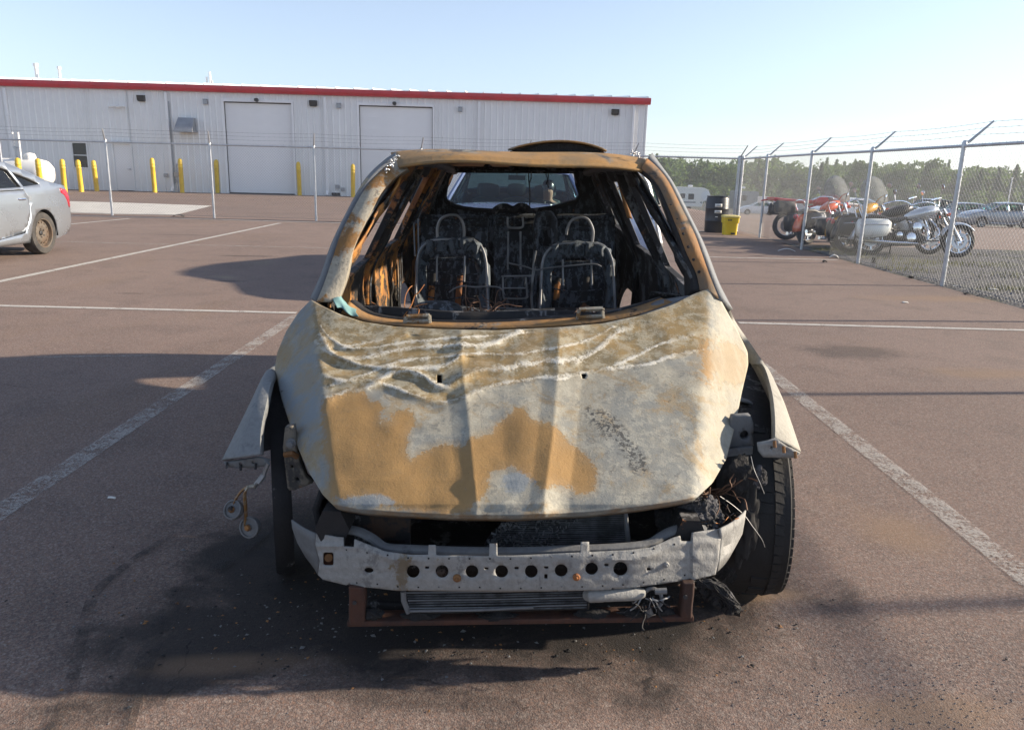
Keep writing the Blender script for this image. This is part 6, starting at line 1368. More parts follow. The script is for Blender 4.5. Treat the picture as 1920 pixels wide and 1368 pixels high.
SW = [(1.37, .318), (-1.36, .318)]
g = gp(90, 478)
SIL = make_car('silver_sedan', 'silver four door sedan with brown steel wheels at left edge', 'silverpaint', SED, (6, 7, 11, 12), SDLO, SDOOR, SW, .90, rim='rustrim', hole_rim=True, detail=2, glassm='darkglass')
SIL.rotation_euler = (0, 0, rad(-90)); SIL.location = (g.x - .96, g.y - 1.36 + .12, 0)
BLU = make_car('navy_sedan', 'dark blue sedan with open door parked behind the burnt car', 'bluepaint', SED, (6, 7, 11, 12), SDLO, SDOOR, SW, .905, zs=1.03, open_door=(1, 0))
BLU.rotation_euler = (0, 0, rad(-90)); BLU.location = (.0, 10.75, 0)
HAT = [(2.02, .24), (2.08, .42), (2.08, .60), (1.98, .74), (1.7, .86), (1.3, .96), (1.0, 1.01), (.28, 1.42), (0, 1.48), (-.5, 1.50), (-1.1, 1.47), (-1.55, 1.41), (-1.92, 1.08), (-1.98, .98), (-2.04, .92), (-2.08, .80), (-2.10, .60), (-2.10, .42), (-2.02, .28)]
HDLO = [[(.78, 1.04), (.22, 1.36), (-.02, 1.41), (-.12, 1.415), (-.14, 1.03)], [(-.2, 1.03), (-.18, 1.415), (-.6, 1.425), (-1.0, 1.40), (-1.02, 1.05)], [(-1.08, 1.06), (-1.06, 1.39), (-1.4, 1.35), (-1.55, 1.2), (-1.5, 1.1)]]
HDOOR = [[(.9, .36), (.94, .94), (.8, 1.01), (-.15, 1.0), (-.16, .32)], [(-.18, .32), (-.18, 1.0), (-1.02, 1.02), (-1.06, .7), (-.86, .38)]]
HW = [(1.28, .31), (-1.27, .31)]
def place(o, px, Y, rz):
    x = (px - 968) / FPX * (Y * .97 + .3); o.location = (x, Y, tz(x, Y)); o.rotation_euler = (0, 0, rz)
H1 = make_car('hatchback', 'silver hatchback parked nearest the right picture edge', 'silverpaint', HAT, (6, 7, 11, 12), HDLO, HDOOR, HW, .87, 'cars parked beyond the fence', detail=1); place(H1, 1874, 48.5, rad(176))
H2 = copy_tree(H1); place(H2, 1798, 54, rad(170)); tag(H2, 'pale silver car just left of the silver hatchback, half behind a fence post')
H3 = make_car('hatchback', 'dark car with bright roof edge behind the clear windshield', 'darkpaint', HAT, (6, 7, 11, 12), HDLO, HDOOR, HW, .87, 'cars parked beyond the fence', detail=0, zs=1.15); place(H3, 1738, 56, rad(185))
H4 = make_car('hatchback', 'white car roof showing between red and orange motorcycles', 'whitepaint', HAT, (6, 7, 11, 12), HDLO, HDOOR, HW, .87, 'cars parked beyond the fence', detail=0); place(H4, 1578, 47, rad(180))
H5 = copy_tree(H4); place(H5, 1425, 92, rad(170)); tag(H5, 'far pale car below the small white sign')
# person in the navy sedan
def person(parent_loc):
    vs = [(0, 0, .52), (-.02, 0, .70), (-.04, 0, .90), (-.05, 0, 1.02), (-.04, 0, 1.10), (-.01, 0, 1.20), (.0, 0, 1.29), (-.05, .17, 1.00), (.08, .24, .82), (.30, .16, .86), (.38, .13, .90), (-.05, -.17, 1.00), (.10, -.24, .83), (.34, -.12, .90), (.42, -.09, .94), (.22, .10, .52), (.45, .12, .56), (.22, -.10, .52), (.45, -.12, .56), (.58, .12, .30), (.58, -.12, .30)]
    es = [(0, 1), (1, 2), (2, 3), (3, 4), (4, 5), (5, 6), (3, 7), (7, 8), (8, 9), (9, 10), (3, 11), (11, 12), (12, 13), (13, 14), (0, 15), (15, 16), (0, 17), (17, 18), (16, 19), (18, 20)]
    rs = [.14, .13, .14, .12, .055, .085, .075, .065, .05, .04, .032, .065, .05, .04, .032, .08, .065, .08, .065, .05, .05]
    me = bpy.data.meshes.new('body'); me.from_pydata(vs, es, []); o = bpy.data.objects.new('person', me); COL.objects.link(o)
    sk = o.modifiers.new('skin', 'SKIN'); d = me.skin_vertices[0].data
    for i, r in enumerate(rs): d[i].radius = (r, r * (1.25 if i in (1, 2) else 1))
    d[0].use_root = True
    o.modifiers.new('subdivision', 'SUBSURF').levels = 2; o.modifiers[-1].render_levels = 2
    t = NT('work_clothes'); s3 = t.n('ShaderNodeSeparateXYZ'); t.l(t.co(), s3.inputs[0]); n = t.noise(18, 4)
    ay = t.math('ABSOLUTE', s3.outputs[1]); hv = t.mix(t.step(t.math('ABSOLUTE', t.math('SUBTRACT', s3.outputs[0], .22)), .05, .04), (.75, .16, .03), (.75, .72, .30)); hv = t.mix(t.math('MULTIPLY', n, .4), hv, (.4, .07, .02))
    hv = t.mix(t.step(s3.outputs[0], .10, .14), (.05, .055, .06), hv); c = t.mix(t.step(s3.outputs[2], 1.07, 1.085), hv, (.24, .14, .10)); c = t.mix(t.step(s3.outputs[2], .62, .60), c, (.03, .035, .06)); t.base(c); t.rough(.8); me.materials.append(t.m)
    hm = MB(); hm.lathe([(.001, .12), (.05, .112), (.085, .07), (.096, .02), (.095, -.01), (.085, -.03)], 16, Matrix.Translation((-.035, 0, 1.285)) @ Matrix.Scale(.95, 4, (1, 0, 0))); hm.build('hair', M['darkpaint'], o, smooth=60)
    fm = MB(); fm.loft([[V(.085, -.018, 1.235), V(.085, .018, 1.235), V(.075, .0, 1.27)], [V(.112, -.010, 1.232), V(.112, .010, 1.232), V(.090, 0, 1.265)]]); fm.build('nose', t.m, o)
    for sg in (-1, 1):
        em = MB(); em.lathe([(.001, .006), (.010, .003), (.011, -.003)], 8, Matrix.Translation((.083, sg * .033, 1.272)) @ Matrix.Rotation(rad(90), 4, 'Y')); em.build('eye', M['trim'], o)
        # hands closed on the wheel rim: palm, four fingers, thumb
        hb = MB(); c0 = V(.40 if sg > 0 else .43, sg * (.12 if sg > 0 else .08), .91 if sg > 0 else .945)
        hb.tube([c0 - V(.03, 0, 0), c0 + V(.035, 0, .01)], [.03, .036], 8, flat=(1, .55))
        for k in range(4): hb.tube(smoothline([c0 + V(.03, (k - 1.5) * .017, .012), c0 + V(.065 + .006 * (k in (1, 2)), (k - 1.5) * .018, .012), c0 + V(.075, (k - 1.5) * .018, -.015), c0 + V(.05, (k - 1.5) * .017, -.028)], 2), .0085, 6)
        hb.tube([c0 + V(-.01, -sg * .03, 0), c0 + V(.025, -sg * .046, -.006), c0 + V(.05, -sg * .04, -.02)], .009, 6); hb.build('hand', t.m, o, smooth=60)
    return o
PR = person(None); PR.scale = (.92, .92, .92); PR.location = (.43, 10.75 + .04, .0); PR.rotation_euler = (0, 0, rad(-90)); PR.location.z = .02
tag(PR, 'person in an orange and yellow shirt at the wheel of the blue sedan', 'person')
# ------------------------------------------------------------------ motorcycles
M['seatblack'] = pm('black_leather', (.018, .017, .017), .5, var=.3)
M['engineblack'] = pm('engine_black', (.03, .03, .032), .4, metal=.4, var=.3)
M['m_red'] = pm('red_plastic', (.55, .02, .035), .3, var=.1, coat=.4); M['m_white'] = pm('white_plastic', (.75, .74, .70), .35, var=.06)
M['m_orange'] = pm('orange_tank', (.65, .10, .02), .22, var=.12, coat=.8); M['m_yellow'] = pm('amber_tank', (.66, .33, .02), .22, var=.12, coat=.8); M['m_silver'] = pm('silver_tank', (.62, .65, .68), .2, metal=.55, var=.05, coat=.9); M['m_cream'] = pm('cream_bag', (.62, .64, .62), .3, metal=.15, var=.05, coat=.6)
M['clearglass'] = glass('clear_screen', (.90, .92, .92), 1.6, .8)
def sblob(path, mat, name, par, n=14, p=.8, smooth=60):
    """lofted ellipses: path rows (x, y, z, half width y, half height z)"""
    m = MB(); m.loft([[V(x, y + w_ * math.copysign(abs(math.cos(a)) ** p, math.cos(a)), z + h * math.copysign(abs(math.sin(a)) ** p, math.sin(a))) for a in np.linspace(0, 2 * math.pi, n, endpoint=False)] for x, y, z, w_, h in path]); return m.build(name, mat, par, smooth=smooth)
def mwheel(root, x, R, wd_, spokes, rimm, white=False):
    Wh = empty('wheel'); Wh.parent = root; Wh.location = (x, 0, R); Mx = Matrix.Rotation(rad(90), 4, 'X'); h = wd_ / 2
    m = MB(); m.lathe([(R * .72, -h * .75), (R * .86, -h), (R * .96, -h * .7), (R, 0), (R * .96, h * .7), (R * .86, h), (R * .72, h * .75)], 36, Mx, closed=True); m.build('tyre', M['tyre'], Wh, smooth=50)
    m = MB(); m.lathe([(R * .74, -h * .7), (R * .74, h * .7), (R * .68, h * .6), (R * .66, 0), (R * .68, -h * .6)], 36, Mx, closed=True); rm = m.build('rim', rimm, Wh, smooth=50)
    m = MB()
    if spokes > 12:
        for k in range(spokes):
            a = 2 * math.pi * k / spokes; b = a + (.5 if k % 2 else -.5); s_ = 1 if k % 4 < 2 else -1; m.tube([Mx @ V(.05 * math.cos(b), .05 * math.sin(b), s_ * .035), Mx @ V(R * .69 * math.cos(a), R * .69 * math.sin(a), 0)], .0035, 4)
    else:
        for k in range(spokes):
            a = 2 * math.pi * k / spokes; m.tube([Mx @ V(.04 * math.cos(a), .04 * math.sin(a), 0), Mx @ V(R * .70 * math.cos(a), R * .70 * math.sin(a), 0)], [.028, .018], 6)
    m.build('spokes', rimm, rm); m = MB(); m.tube([V(0, -.07, 0), V(0, .07, 0)], .05, 12); m.build('hub', M['chrome'], rm)
    m = MB(); m.lathe([(R * .48, .062), (R * .48, .066), (R * .28, .066), (R * .28, .062)], 24, Mx, closed=True); m.build('brake_disc', M['alloy'], rm)
    return Wh
def arc_fender(root, cx, cz, R, a0, a1, wd_, mat, name='fender'):
    m = MB(); P = []
    for a in np.linspace(a0, a1, 14): P.append([V(cx + (R - .03 * (abs(y) / wd_) ** 2) * math.cos(rad(a)), y, cz + (R - .05 * (abs(y) / wd_) ** 2) * math.sin(rad(a))) for y in np.linspace(-wd_, wd_, 7)])
    m.grid(P); return m.build(name, mat, root, smooth=60, solid=.006)
def cruiser(name, label, tank, bag, screen, dark=False):
    B_ = empty(name, (0, 0, 0), 0, label, 'motorcycle', 'motorcycles lined up behind the fence'); wb = 1.66; R = .325; ch = M['chrome']
    mwheel(B_, 0, R, .15, 9, ch); mwheel(B_, wb, R, .11, 9, ch)
    arc_fender(B_, 0, R, R + .05, 15, 185, .11, tank); arc_fender(B_, wb, R, R + .035, 35, 165, .08, tank)
    m = MB(); m.tube(smoothline([V(0, -.10, R), V(.35, -.11, .42), V(.55, -.10, .34), V(1.0, -.10, .30), V(1.16, -.06, .45), V(1.28, 0, .88)], 4), .02, 7); m.tube(smoothline([V(0, .10, R), V(.35, .11, .42), V(.55, .10, .34), V(1.0, .10, .30), V(1.16, .06, .45), V(1.28, 0, .88)], 4), .02, 7); m.tube([V(.25, 0, .68), V(.75, 0, .72), V(1.28, 0, .88)], .028, 7); m.build('frame', M['engineblack'], B_)
    sblob([(.62, 0, .76, .05, .03), (.72, 0, .78, .13, .08), (.92, 0, .84, .17, .11), (1.10, 0, .88, .15, .105), (1.22, 0, .90, .09, .07), (1.26, 0, .90, .03, .03)], tank, 'fuel_tank', B_)
    sblob([(-.18, 0, .70, .08, .03), (-.05, 0, .74, .13, .05), (.15, 0, .73, .15, .055), (.28, 0, .68, .17, .06), (.50, 0, .68, .15, .05), (.66, 0, .74, .07, .035)], M['seatblack'], 'seat', B_)
    m = MB(); m.tube(smoothline([V(-.12, -.11, .74), V(-.22, -.1, .95), V(-.22, .1, .95), V(-.12, .11, .74)], 4), .012, 6); m.build('sissy_bar', ch, B_)
    if bag is not None:
        for sg in (-1, 1):
            bg_ = sblob([(-.36, sg * .24, .50, .05, .10), (-.32, sg * .25, .50, .10, .17), (-.05, sg * .26, .50, .115, .18), (.20, sg * .25, .52, .10, .16), (.28, sg * .24, .54, .05, .09)], bag, 'saddlebag', B_, p=.6)
            m = MB(); m.tube(smoothline([V(-.33, sg * .36, .55), V(-.05, sg * .378, .565), V(.22, sg * .35, .56)], 3), .008, 5); m.build('bag_seam', ch, bg_)
    # V-twin
    sblob([(.42, 0, .36, .10, .08), (.5, 0, .38, .16, .13), (.78, 0, .36, .17, .15), (.98, 0, .34, .14, .11), (1.04, 0, .34, .08, .06)], M['engineblack'], 'crankcase', B_, p=.7)
    for dx, ang in ((.68, -24), (.80, 24)):
        Mx = Matrix.Translation((dx, 0, .42)) @ Matrix.Rotation(rad(ang), 4, 'Y'); m = MB()
        for k in range(7): m.lathe([(.075, .05 + k * .026), (.098, .055 + k * .026), (.098, .066 + k * .026), (.075, .071 + k * .026)], 14, Mx)
        m.lathe([(.08, .235), (.09, .25), (.08, .30), (.03, .32), (.001, .32)], 14, Mx); m.build('cylinder', M['alloy'] if not dark else M['engineblack'], B_)
    for sg in (-1,1):
        for cx, cz, r in ((.80, .56, .095), (.70, .36, .10), (.48, .40, .065)):
            m = MB(); m.lathe([(r, 0), (r, .03), (r * .85, .055), (r * .4, .065), (.001, .066)], 20, Matrix.Translation((cx, sg * .15, cz)) @ Matrix.Rotation(-sg * rad(90), 4, 'X')); m.build('engine_cover', ch, B_)
        m = MB(); m.tube(smoothline([V(.92, sg * .12, .62), V(1.02, sg * .18, .45), V(.95, sg * .20, .26), V(.6, sg * .21, .24), V(.2, sg * .22, .25), V(-.35, sg * .24, .28)], 5), [.024] * 15 + [.036] * 11, 9); m.build('exhaust_pipe', ch, B_)
        m = MB(); m.tube([V(1.03, sg * .06, .56), V(1.10, sg * .30, .32)], .012, 6); m.box((1.0, sg * .30, .29), (.30, .10, .02)); m.build('floorboard', M['engineblack'], B_)
        m = MB(); m.tube(smoothline([V(1.02, sg * .05, .78), V(1.16, sg * .26, .52), V(1.12, sg * .30, .36), V(.98, sg * .12, .28)], 5), .016, 7); m.build('crash_bar', ch, B_)
        m = MB(); m.tube([V(wb, sg * .10, R), V(wb - .17, sg * .10, .62), V(1.30, sg * .10, .92)], [.028, .026, .022], 9); m.build('fork_leg', ch, B_)
        m = MB(); m.tube(smoothline([V(1.27, 0, .97), V(1.20, sg * .14, 1.06), V(1.12, sg * .34, 1.09), V(.94, sg * .42, 1.04)], 5), .013, 7); m.tube([V(1.02, sg * .39, 1.07), V(.90, sg * .43, 1.03)], .019, 7); hb = m.build('handlebar', ch, B_)
        m = MB(); m.tube([V(1.10, sg * .34, 1.09), V(1.12, sg * .40, 1.24)], .006, 5); m.lathe([(.001, -.008), (.05, -.006), (.055, .0), (.05, .006), (.001, .008)], 14, Matrix.Translation((1.12, sg * .40, 1.28)) @ Matrix.Rotation(rad(80), 4, 'Y')); m.build('mirror', ch, hb)
        m = MB(); m.lathe([(.001, .04), (.03, .035), (.036, 0), (.02, -.03)], 10, Matrix.Translation((-.30 if False else 1.36, sg * .20, .80)) @ Matrix.Rotation(rad(90), 4, 'Y')); m.build('indicator', M['m_orange'], B_)
    m = MB(); m.lathe([(.001, -.09), (.06, -.07), (.09, -.01), (.095, .04), (.085, .05), (.001, .055)], 18, Matrix.Translation((1.42, 0, .84)) @ Matrix.Rotation(rad(90), 4, 'Y')); m.build('headlight', ch, B_)
    m = MB(); m.lathe([(.001, -.02), (.05, -.015), (.055, .015), (.001, .02)], 12, Matrix.Translation((-.37, 0, .62)) @ Matrix.Rotation(rad(90), 4, 'Y')); m.build('tail_light', M['redlens'], B_)
    m = MB(); m.tube([V(.45, .08, .32), V(.55, .36, .02)], .014, 6); m.build('side_stand', M['engineblack'], B_)
    if screen:
        m = MB(); P = []
        for q in np.linspace(0, 1, 9):
            z = .92 + .60 * q; x = 1.42 - .30 * q; w_ = .30 * math.sqrt(max(.02, 1 - max(0, (q - .35) / .66) ** 2.2)) * (.72 + .28 * min(1, q / .35)); P.append([V(x - .10 * (y / .30) ** 2, y, z) for y in np.linspace(-w_, w_, 11)])
        m.grid(P); m.build('windshield', M['clearglass'], B_, smooth=60, solid=.004)
        for sg in (-1, 1): m = MB(); m.tube([V(1.33, sg * .12, .90), V(1.32, sg * .2, 1.12)], .010, 6); m.build('screen_bracket', ch, B_)
    return B_
def dirtbike(name, label):
    B_ = empty(name, (0, 0, 0), 0, label, 'motorcycle', 'motorcycles lined up behind the fence'); wb = 1.48; R = .33
    mwheel(B_, 0, R, .12, 28, M['alloy']); mwheel(B_, wb, R, .09, 28, M['alloy'])
    m = MB(); m.tube(smoothline([V(.52, -.08, .42), V(.62, -.08, .30), V(.92, -.08, .32), V(1.10, 0, .62), V(1.14, 0, .98)], 4), .02, 7); m.tube(smoothline([V(.52, .08, .42), V(.62, .08, .30), V(.92, .08, .32), V(1.10, 0, .62)], 4), .02, 7); m.tube([V(.52, 0, .42), V(.50, 0, .78), V(1.14, 0, .98)], .024, 7); m.tube([V(.50, 0, .78), V(-.25, 0, .90)], .02, 7); m.build('frame', M['m_red'], B_)
    for sg in (-1, 1): m = MB(); m.tube([V(.54, sg * .08, .44), V(0, sg * .085, R)], [.03, .022], 7, flat=(1, 1.4)); m.build('swingarm', M['alloy'], B_)
    sblob([(-.50, 0, .96, .05, .02), (-.40, 0, .96, .10, .025), (-.10, 0, .92, .12, .04), (.2, 0, .90, .12, .05), (.55, 0, .90, .10, .05), (.8, 0, .96, .07, .04)], M['m_red'], 'seat', B_)
    sblob([(.58, 0, .88, .05, .05), (.70, 0, .92, .13, .11), (.95, 0, .96, .16, .14), (1.12, 0, .94, .11, .12), (1.18, 0, .93, .04, .05)], M['m_red'], 'fuel_tank', B_)
    for sg in (-1, 1):
        m = MB(); m.cut([(-.30, .86), (.28, .84), (.40, .72), (.28, .60), (.02, .66)], [], .08, lambda x, z: V(x, sg * (.11 + .02 * math.sin(x * 4)), z)); m.build('side_panel', M['m_white'], B_, solid=.01)
        m = MB(); m.cut([(.88, .98), (1.30, .98), (1.34, .80), (1.10, .62), (.95, .74)], [], .08, lambda x, z: V(x, sg * .17, z)); m.build('radiator_shroud', M['m_red'], B_, solid=.01)
        m = MB(); m.tube([V(wb, sg * .095, R), V(1.26, sg * .095, .82), V(1.17, sg * .095, 1.04)], [.026, .026, .022], 8); m.build('fork_leg', M['alloy'], B_)
        m = MB(); m.tube(smoothline([V(1.15, 0, 1.08), V(1.12, sg * .14, 1.12), V(1.06, sg * .38, 1.16)], 4), .012, 7); m.tube([V(1.08, sg * .28, 1.15), V(1.05, sg * .40, 1.165)], .019, 7); m.build('handlebar', M['engineblack'], B_)
        sblob([(-.38, sg * .26, .74, .05, .08), (-.34, sg * .27, .74, .10, .14), (.06, sg * .27, .73, .10, .14), (.12, sg * .26, .73, .05, .08)], M['blackplastic'], 'side_case', B_, p=.5)
        m = MB(); m.loft([[V(1.10 + .02 * math.cos(a), sg * .36 + .06 * math.sin(a), 1.20 + dz) for a in np.linspace(0, 6.28, 10, endpoint=False)] for dz in (0, .10)]); m.build('hand_guard', M['blackplastic'], B_)
    arc_fender(B_, wb - .02, R, R + .24, 60, 150, .10, M['m_white']); sblob([(1.24, 0, 1.0, .10, .16), (1.30, 0, 1.0, .12, .17), (1.36, 0, .98, .10, .12)], M['m_white'], 'headlight_mask', B_); sblob([(1.30, 0, 1.18, .12, .06), (1.18, 0, 1.32, .10, .03), (1.12, 0, 1.36, .06, .02)], M['blackplastic'], 'flyscreen', B_)
    m = MB(); m.lathe([(.001, .02), (.06, .015), (.065, -.01)], 14, Matrix.Translation((1.37, 0, .99)) @ Matrix.Rotation(rad(90), 4, 'Y')); m.build('headlight', M['lamp'], B_)
    sblob([(.50, 0, .42, .10, .08), (.60, 0, .44, .14, .14), (.82, 0, .44, .14, .14), (.94, 0, .42, .08, .08)], M['engineblack'], 'engine', B_, p=.7)
    m = MB()
    for k in range(7): m.lathe([(.07, .52 + k * .028), (.09, .524 + k * .028), (.09, .538 + k * .028), (.07, .542 + k * .028)], 12, Matrix.Translation((.78, 0, 0)))
    m.build('cylinder', M['alloy'], B_)
    m = MB(); m.tube(smoothline([V(.90, -.05, .66), V(1.0, -.12, .52), V(.8, -.16, .48), V(.4, -.15, .62), V(.1, -.16, .72), V(-.40, -.17, .84)], 5), [.02] * 16 + [.045] * 10, 9); m.build('exhaust_pipe', M['alloy'], B_)
    m = MB(); m.tube([V(.6, .08, .34), V(.55, .30, .02)], .012, 6); m.build('side_stand', M['engineblack'], B_)
    sblob([(-.62, 0, .90, .06, .015), (-.45, 0, .93, .10, .02), (-.2, 0, .88, .09, .02)], M['m_red'], 'rear_fender', B_)
    return B_
def park(o, px, py, rz, lean=-9):
    g = gp(px, py); o.location = (max(g.x, 6.42), g.y, .0); o.rotation_mode = 'XYZ'; o.rotation_euler = (rad(lean), 0, rad(rz)); return g
C1 = cruiser('cruiser_motorcycle', 'silver and chrome cruiser with cream saddlebags, nearest in the row', M['m_silver'], M['m_cream'], False); park(C1, 1628, 479, -3)
m = MB(); m.tube(smoothline([V(-.20, -.16, .70), V(-.30, -.13, 1.0), V(-.30, .13, 1.0), V(-.20, .16, .70)], 4), .012, 6); m.build('luggage_rail', M['chrome'], C1)
C2 = cruiser('cruiser_motorcycle', 'amber cruiser with big clear windshield behind the silver one', M['m_yellow'], M['engineblack'], True, True); park(C2, 1575, 469, 33); 
C3 = cruiser('cruiser_motorcycle', 'orange cruiser with clear windshield between amber and red motorcycles', M['m_orange'], M['engineblack'], True); park(C3, 1512, 459, 36)
C4 = dirtbike('dual_sport_motorcycle', 'red and white dual sport motorcycle with black cases, farthest in the row'); park(C4, 1452, 449, -4, -7); C4.scale = (1.0, 1.0, 1.0)
C5 = cruiser('cruiser_motorcycle', 'black bagged cruiser low between amber and silver motorcycles', M['engineblack'], M['engineblack'], False, True); park(C5, 1592, 475, 5)

# ------------------------------------------------------------------ drum, bin, debris
M['drumblack'] = pm('black_drum_plastic', (.020, .024, .034), .4, var=.2, scale=2)
M['paper'] = pm('white_label', (.68, .68, .66), .7, var=.06); M['binyellow'] = pm('yellow_bin_plastic', (.72, .52, .015), .42, var=.08)
M['ink'] = pm('label_ink', (.04, .04, .04), .7)
g = gp(1346, 437); D_ = empty('plastic_drum', (g.x, g.y + .28, 0), 0, 'black plastic drum with two white labels by the fence corner', 'drum')
m = MB(); m.lathe([(.001, 0), (.26, 0), (.285, .03), (.292, .28), (.300, .30), (.292, .32), (.295, .60), (.303, .62), (.295, .64), (.29, .86), (.27, .90), (.285, .905), (.285, .93), (.25, .93), (.24, .915), (.001, .915)], 40); m.build('shell', M['drumblack'], D_, smooth=40)
def drum_label(a0, w_, z0, z1, mat, nm, r=.2985, par=D_):
    m = MB(); m.grid([[V(r * math.cos(a0 + q * w_ / .29), r * math.sin(a0 + q * w_ / .29), z) for q in np.linspace(-.5, .5, 7)] for z in (z0, z1)]); return m.build(nm, mat, par, smooth=60, solid=.002)
am = rad(-90 - 9)
for z0, z1 in ((.655, .74), (.50, .575)):
    lb_ = drum_label(am, .17, z0, z1, M['paper'], 'label', .3015)
    for k in range(2): drum_label(am, .11 - .03 * k, z0 + .022 + k * .022, z0 + .030 + k * .022, M['ink'], 'print_line', .3035, lb_)
drum_label(am - .1, .06, .40, .42, M['paper'], 'label', .3015)
m = MB(); m.lathe([(.03, .915), (.03, .935), (.001, .935)], 10, Matrix.Translation((.12, -.1, 0))); m.build('bung_cap', M['drumblack'], D_)
g = gp(1371, 441); Y_ = empty('yellow_bin', (g.x, g.y + .2, 0), rad(4), 'yellow plastic bin with lid standing in front of the black drum', 'bin')
def rring(hx, hy, z, r=.05): return [V(x, y, z) for x, y in rrect(-hx, -hy, hx, hy, r, 4)]
m = MB(); m.loft([rring(.155, .14, 0), rring(.165, .15, .29), rring(.185, .17, .30), rring(.188, .172, .43)]); m.build('tub', M['binyellow'], Y_, smooth=30)
m = MB(); m.loft([rring(.20, .184, .432), rring(.203, .187, .455), rring(.19, .175, .475), rring(.15, .14, .485)]); m.build('lid', pm('bin_lid', (.74, .62, .22), .45), Y_, smooth=30)
m = MB(); m.bbox((-.12, -.1765, .35), (-.02, -.1722, .39)); lb_ = m.build('label', M['ink'], Y_, smooth=0)
m = MB(); m.bbox((-.105, -.179, .362), (-.075, -.1766, .376)); m.bbox((-.065, -.179, .362), (-.04, -.1766, .376)); m.build('print_mark', M['binyellow'], lb_, smooth=0)
m = MB(); m.loft([rring(.05, .02, .02, .01), rring(.05, .02, .06, .01)]); m.v = [(x + .03, y - .18, z) for x, y, z in m.v]; m.build('wheel_foot', M['blackplastic'], Y_, smooth=30)
M['litter'] = pm('litter_white', (.66, .66, .63), .8, var=.1); M['bark2'] = pm('dark_litter', (.03, .026, .022), .9, var=.3)
def scrap(px, py, L, name, label, mat, w_=.04, arch=.03, rz=0):
    g = gp(px, py); m = MB(); P = [[V(L * (q - .5), y * w_, .004 + arch * math.sin(math.pi * q) + .006 * y) for y in (-.5, 0, .5)] for q in np.linspace(0, 1, 7)]; m.grid(P); o = m.build(name, M[mat], None, smooth=60, solid=.004); o.location = (g.x, g.y, .004); o.rotation_euler = (0, 0, rad(rz)); tag(o, label, 'litter', 'litter on the asphalt by the fence'); return o
scrap(1475, 471.5, .33, 'plastic_strip', 'curved white plastic strip near the second fence post', 'litter', .035, .05, -12)
scrap(1564, 483.5, .16, 'paper_scrap', 'crumpled white scrap at the end of the parking line', 'litter', .12, .05, -20)
scrap(1697, 568, .07, 'paper_scrap', 'small white scrap on asphalt left of the leaning fence post', 'litter', .03, .005, 5)
scrap(1792, 537.5, .08, 'paper_scrap', 'small white scrap at the foot of the nearest fence post', 'litter', .03, .005, 5)
scrap(1862, 543.5, .12, 'paper_scrap', 'thin white sliver on the gravel edge', 'litter', .03, .008, -25)
scrap(1815, 552, .11, 'leaf_clump', 'dark flattened clump on asphalt right of the nearest fence post', 'bark2', .05, .012, 0)
scrap(1637, 494, .06, 'leaf_clump', 'dark weed stub between the gravel and the second nearest post', 'bark2', .05, .10, 60)
scrap(1546, 492, .07, 'leaf_clump', 'dark crumb just below the white parking line end', 'bark2', .05, .03, 20)
scrap(1663, 507, .07, 'leaf_clump', 'dark crumb near the gravel edge below the silver cruiser', 'bark2', .05, .02, 20)
scrap(1708, 522, .06, 'leaf_clump', 'dark crumb on the asphalt left of the nearest post', 'bark2', .06, .03, 40)
scrap(210, 936, .035, 'white_splinter', 'tiny white splinter in the shadow left of the wreck', 'litter', .006, .002, -8)
scrap(335, 406.5, .3, 'leaf_clump', 'dark clump at the foot of the cross fence', 'bark2', .12, .06, 0)
# loose grit on the near asphalt
random.seed(31); m = MB()
for k in range(900):
    if random.random() < .55: px = random.gauss(1690, 150); py = random.gauss(1330, 60)
    else: px = random.uniform(0, 1920); py = random.uniform(560, 1365)
    g = gp(px, min(py, 1400)); r = random.uniform(.001, .0032); m.add([(g.x + r, g.y, .001), (g.x, g.y + r, .001), (g.x - r, g.y, .001), (g.x, g.y - r, .001), (g.x, g.y, .001 + r * .9)], [(0, 1, 4), (1, 2, 4), (2, 3, 4), (3, 0, 4)])
tag(m.build('loose_grit', M['stones'], smooth=0), 'loose grit scattered on the asphalt', 'grit', kind='stuff')
# flakes shed by the wreck
random.seed(77)
for nm, mt, cnt, lab in (('rust_flakes', 'rusty', 190, 'rust flakes shed on the asphalt round the wreck'), ('ash_flakes', 'char', 520, 'black ash crumbs on the asphalt round the wreck'), ('glass_crumbs', 'ashgrey', 260, 'pale burnt crumbs on the asphalt below the bumper')):
    m = MB()
    for k in range(cnt):
        px = random.gauss(850, 330); py = random.choice((random.gauss(1170, 55), random.gauss(1120, 40))); py = max(1015, min(1360, py)); g = gp(px, py); r = random.uniform(.002, .008) * (1.4 if random.random() < .1 else 1); a = random.uniform(0, 6); ca, sa = math.cos(a) * r, math.sin(a) * r; h = r * .35
        m.add([(g.x + ca, g.y + sa, .002), (g.x - sa * .6, g.y + ca * .6, .002 + h), (g.x - ca, g.y - sa, .003), (g.x + sa * .7, g.y - ca * .7, .002 + h * .5), (g.x, g.y, .003 + h)], [(0, 1, 4), (1, 2, 4), (2, 3, 4), (3, 0, 4)])
    tag(m.build(nm, M[mt], smooth=0), lab, 'debris', kind='stuff')
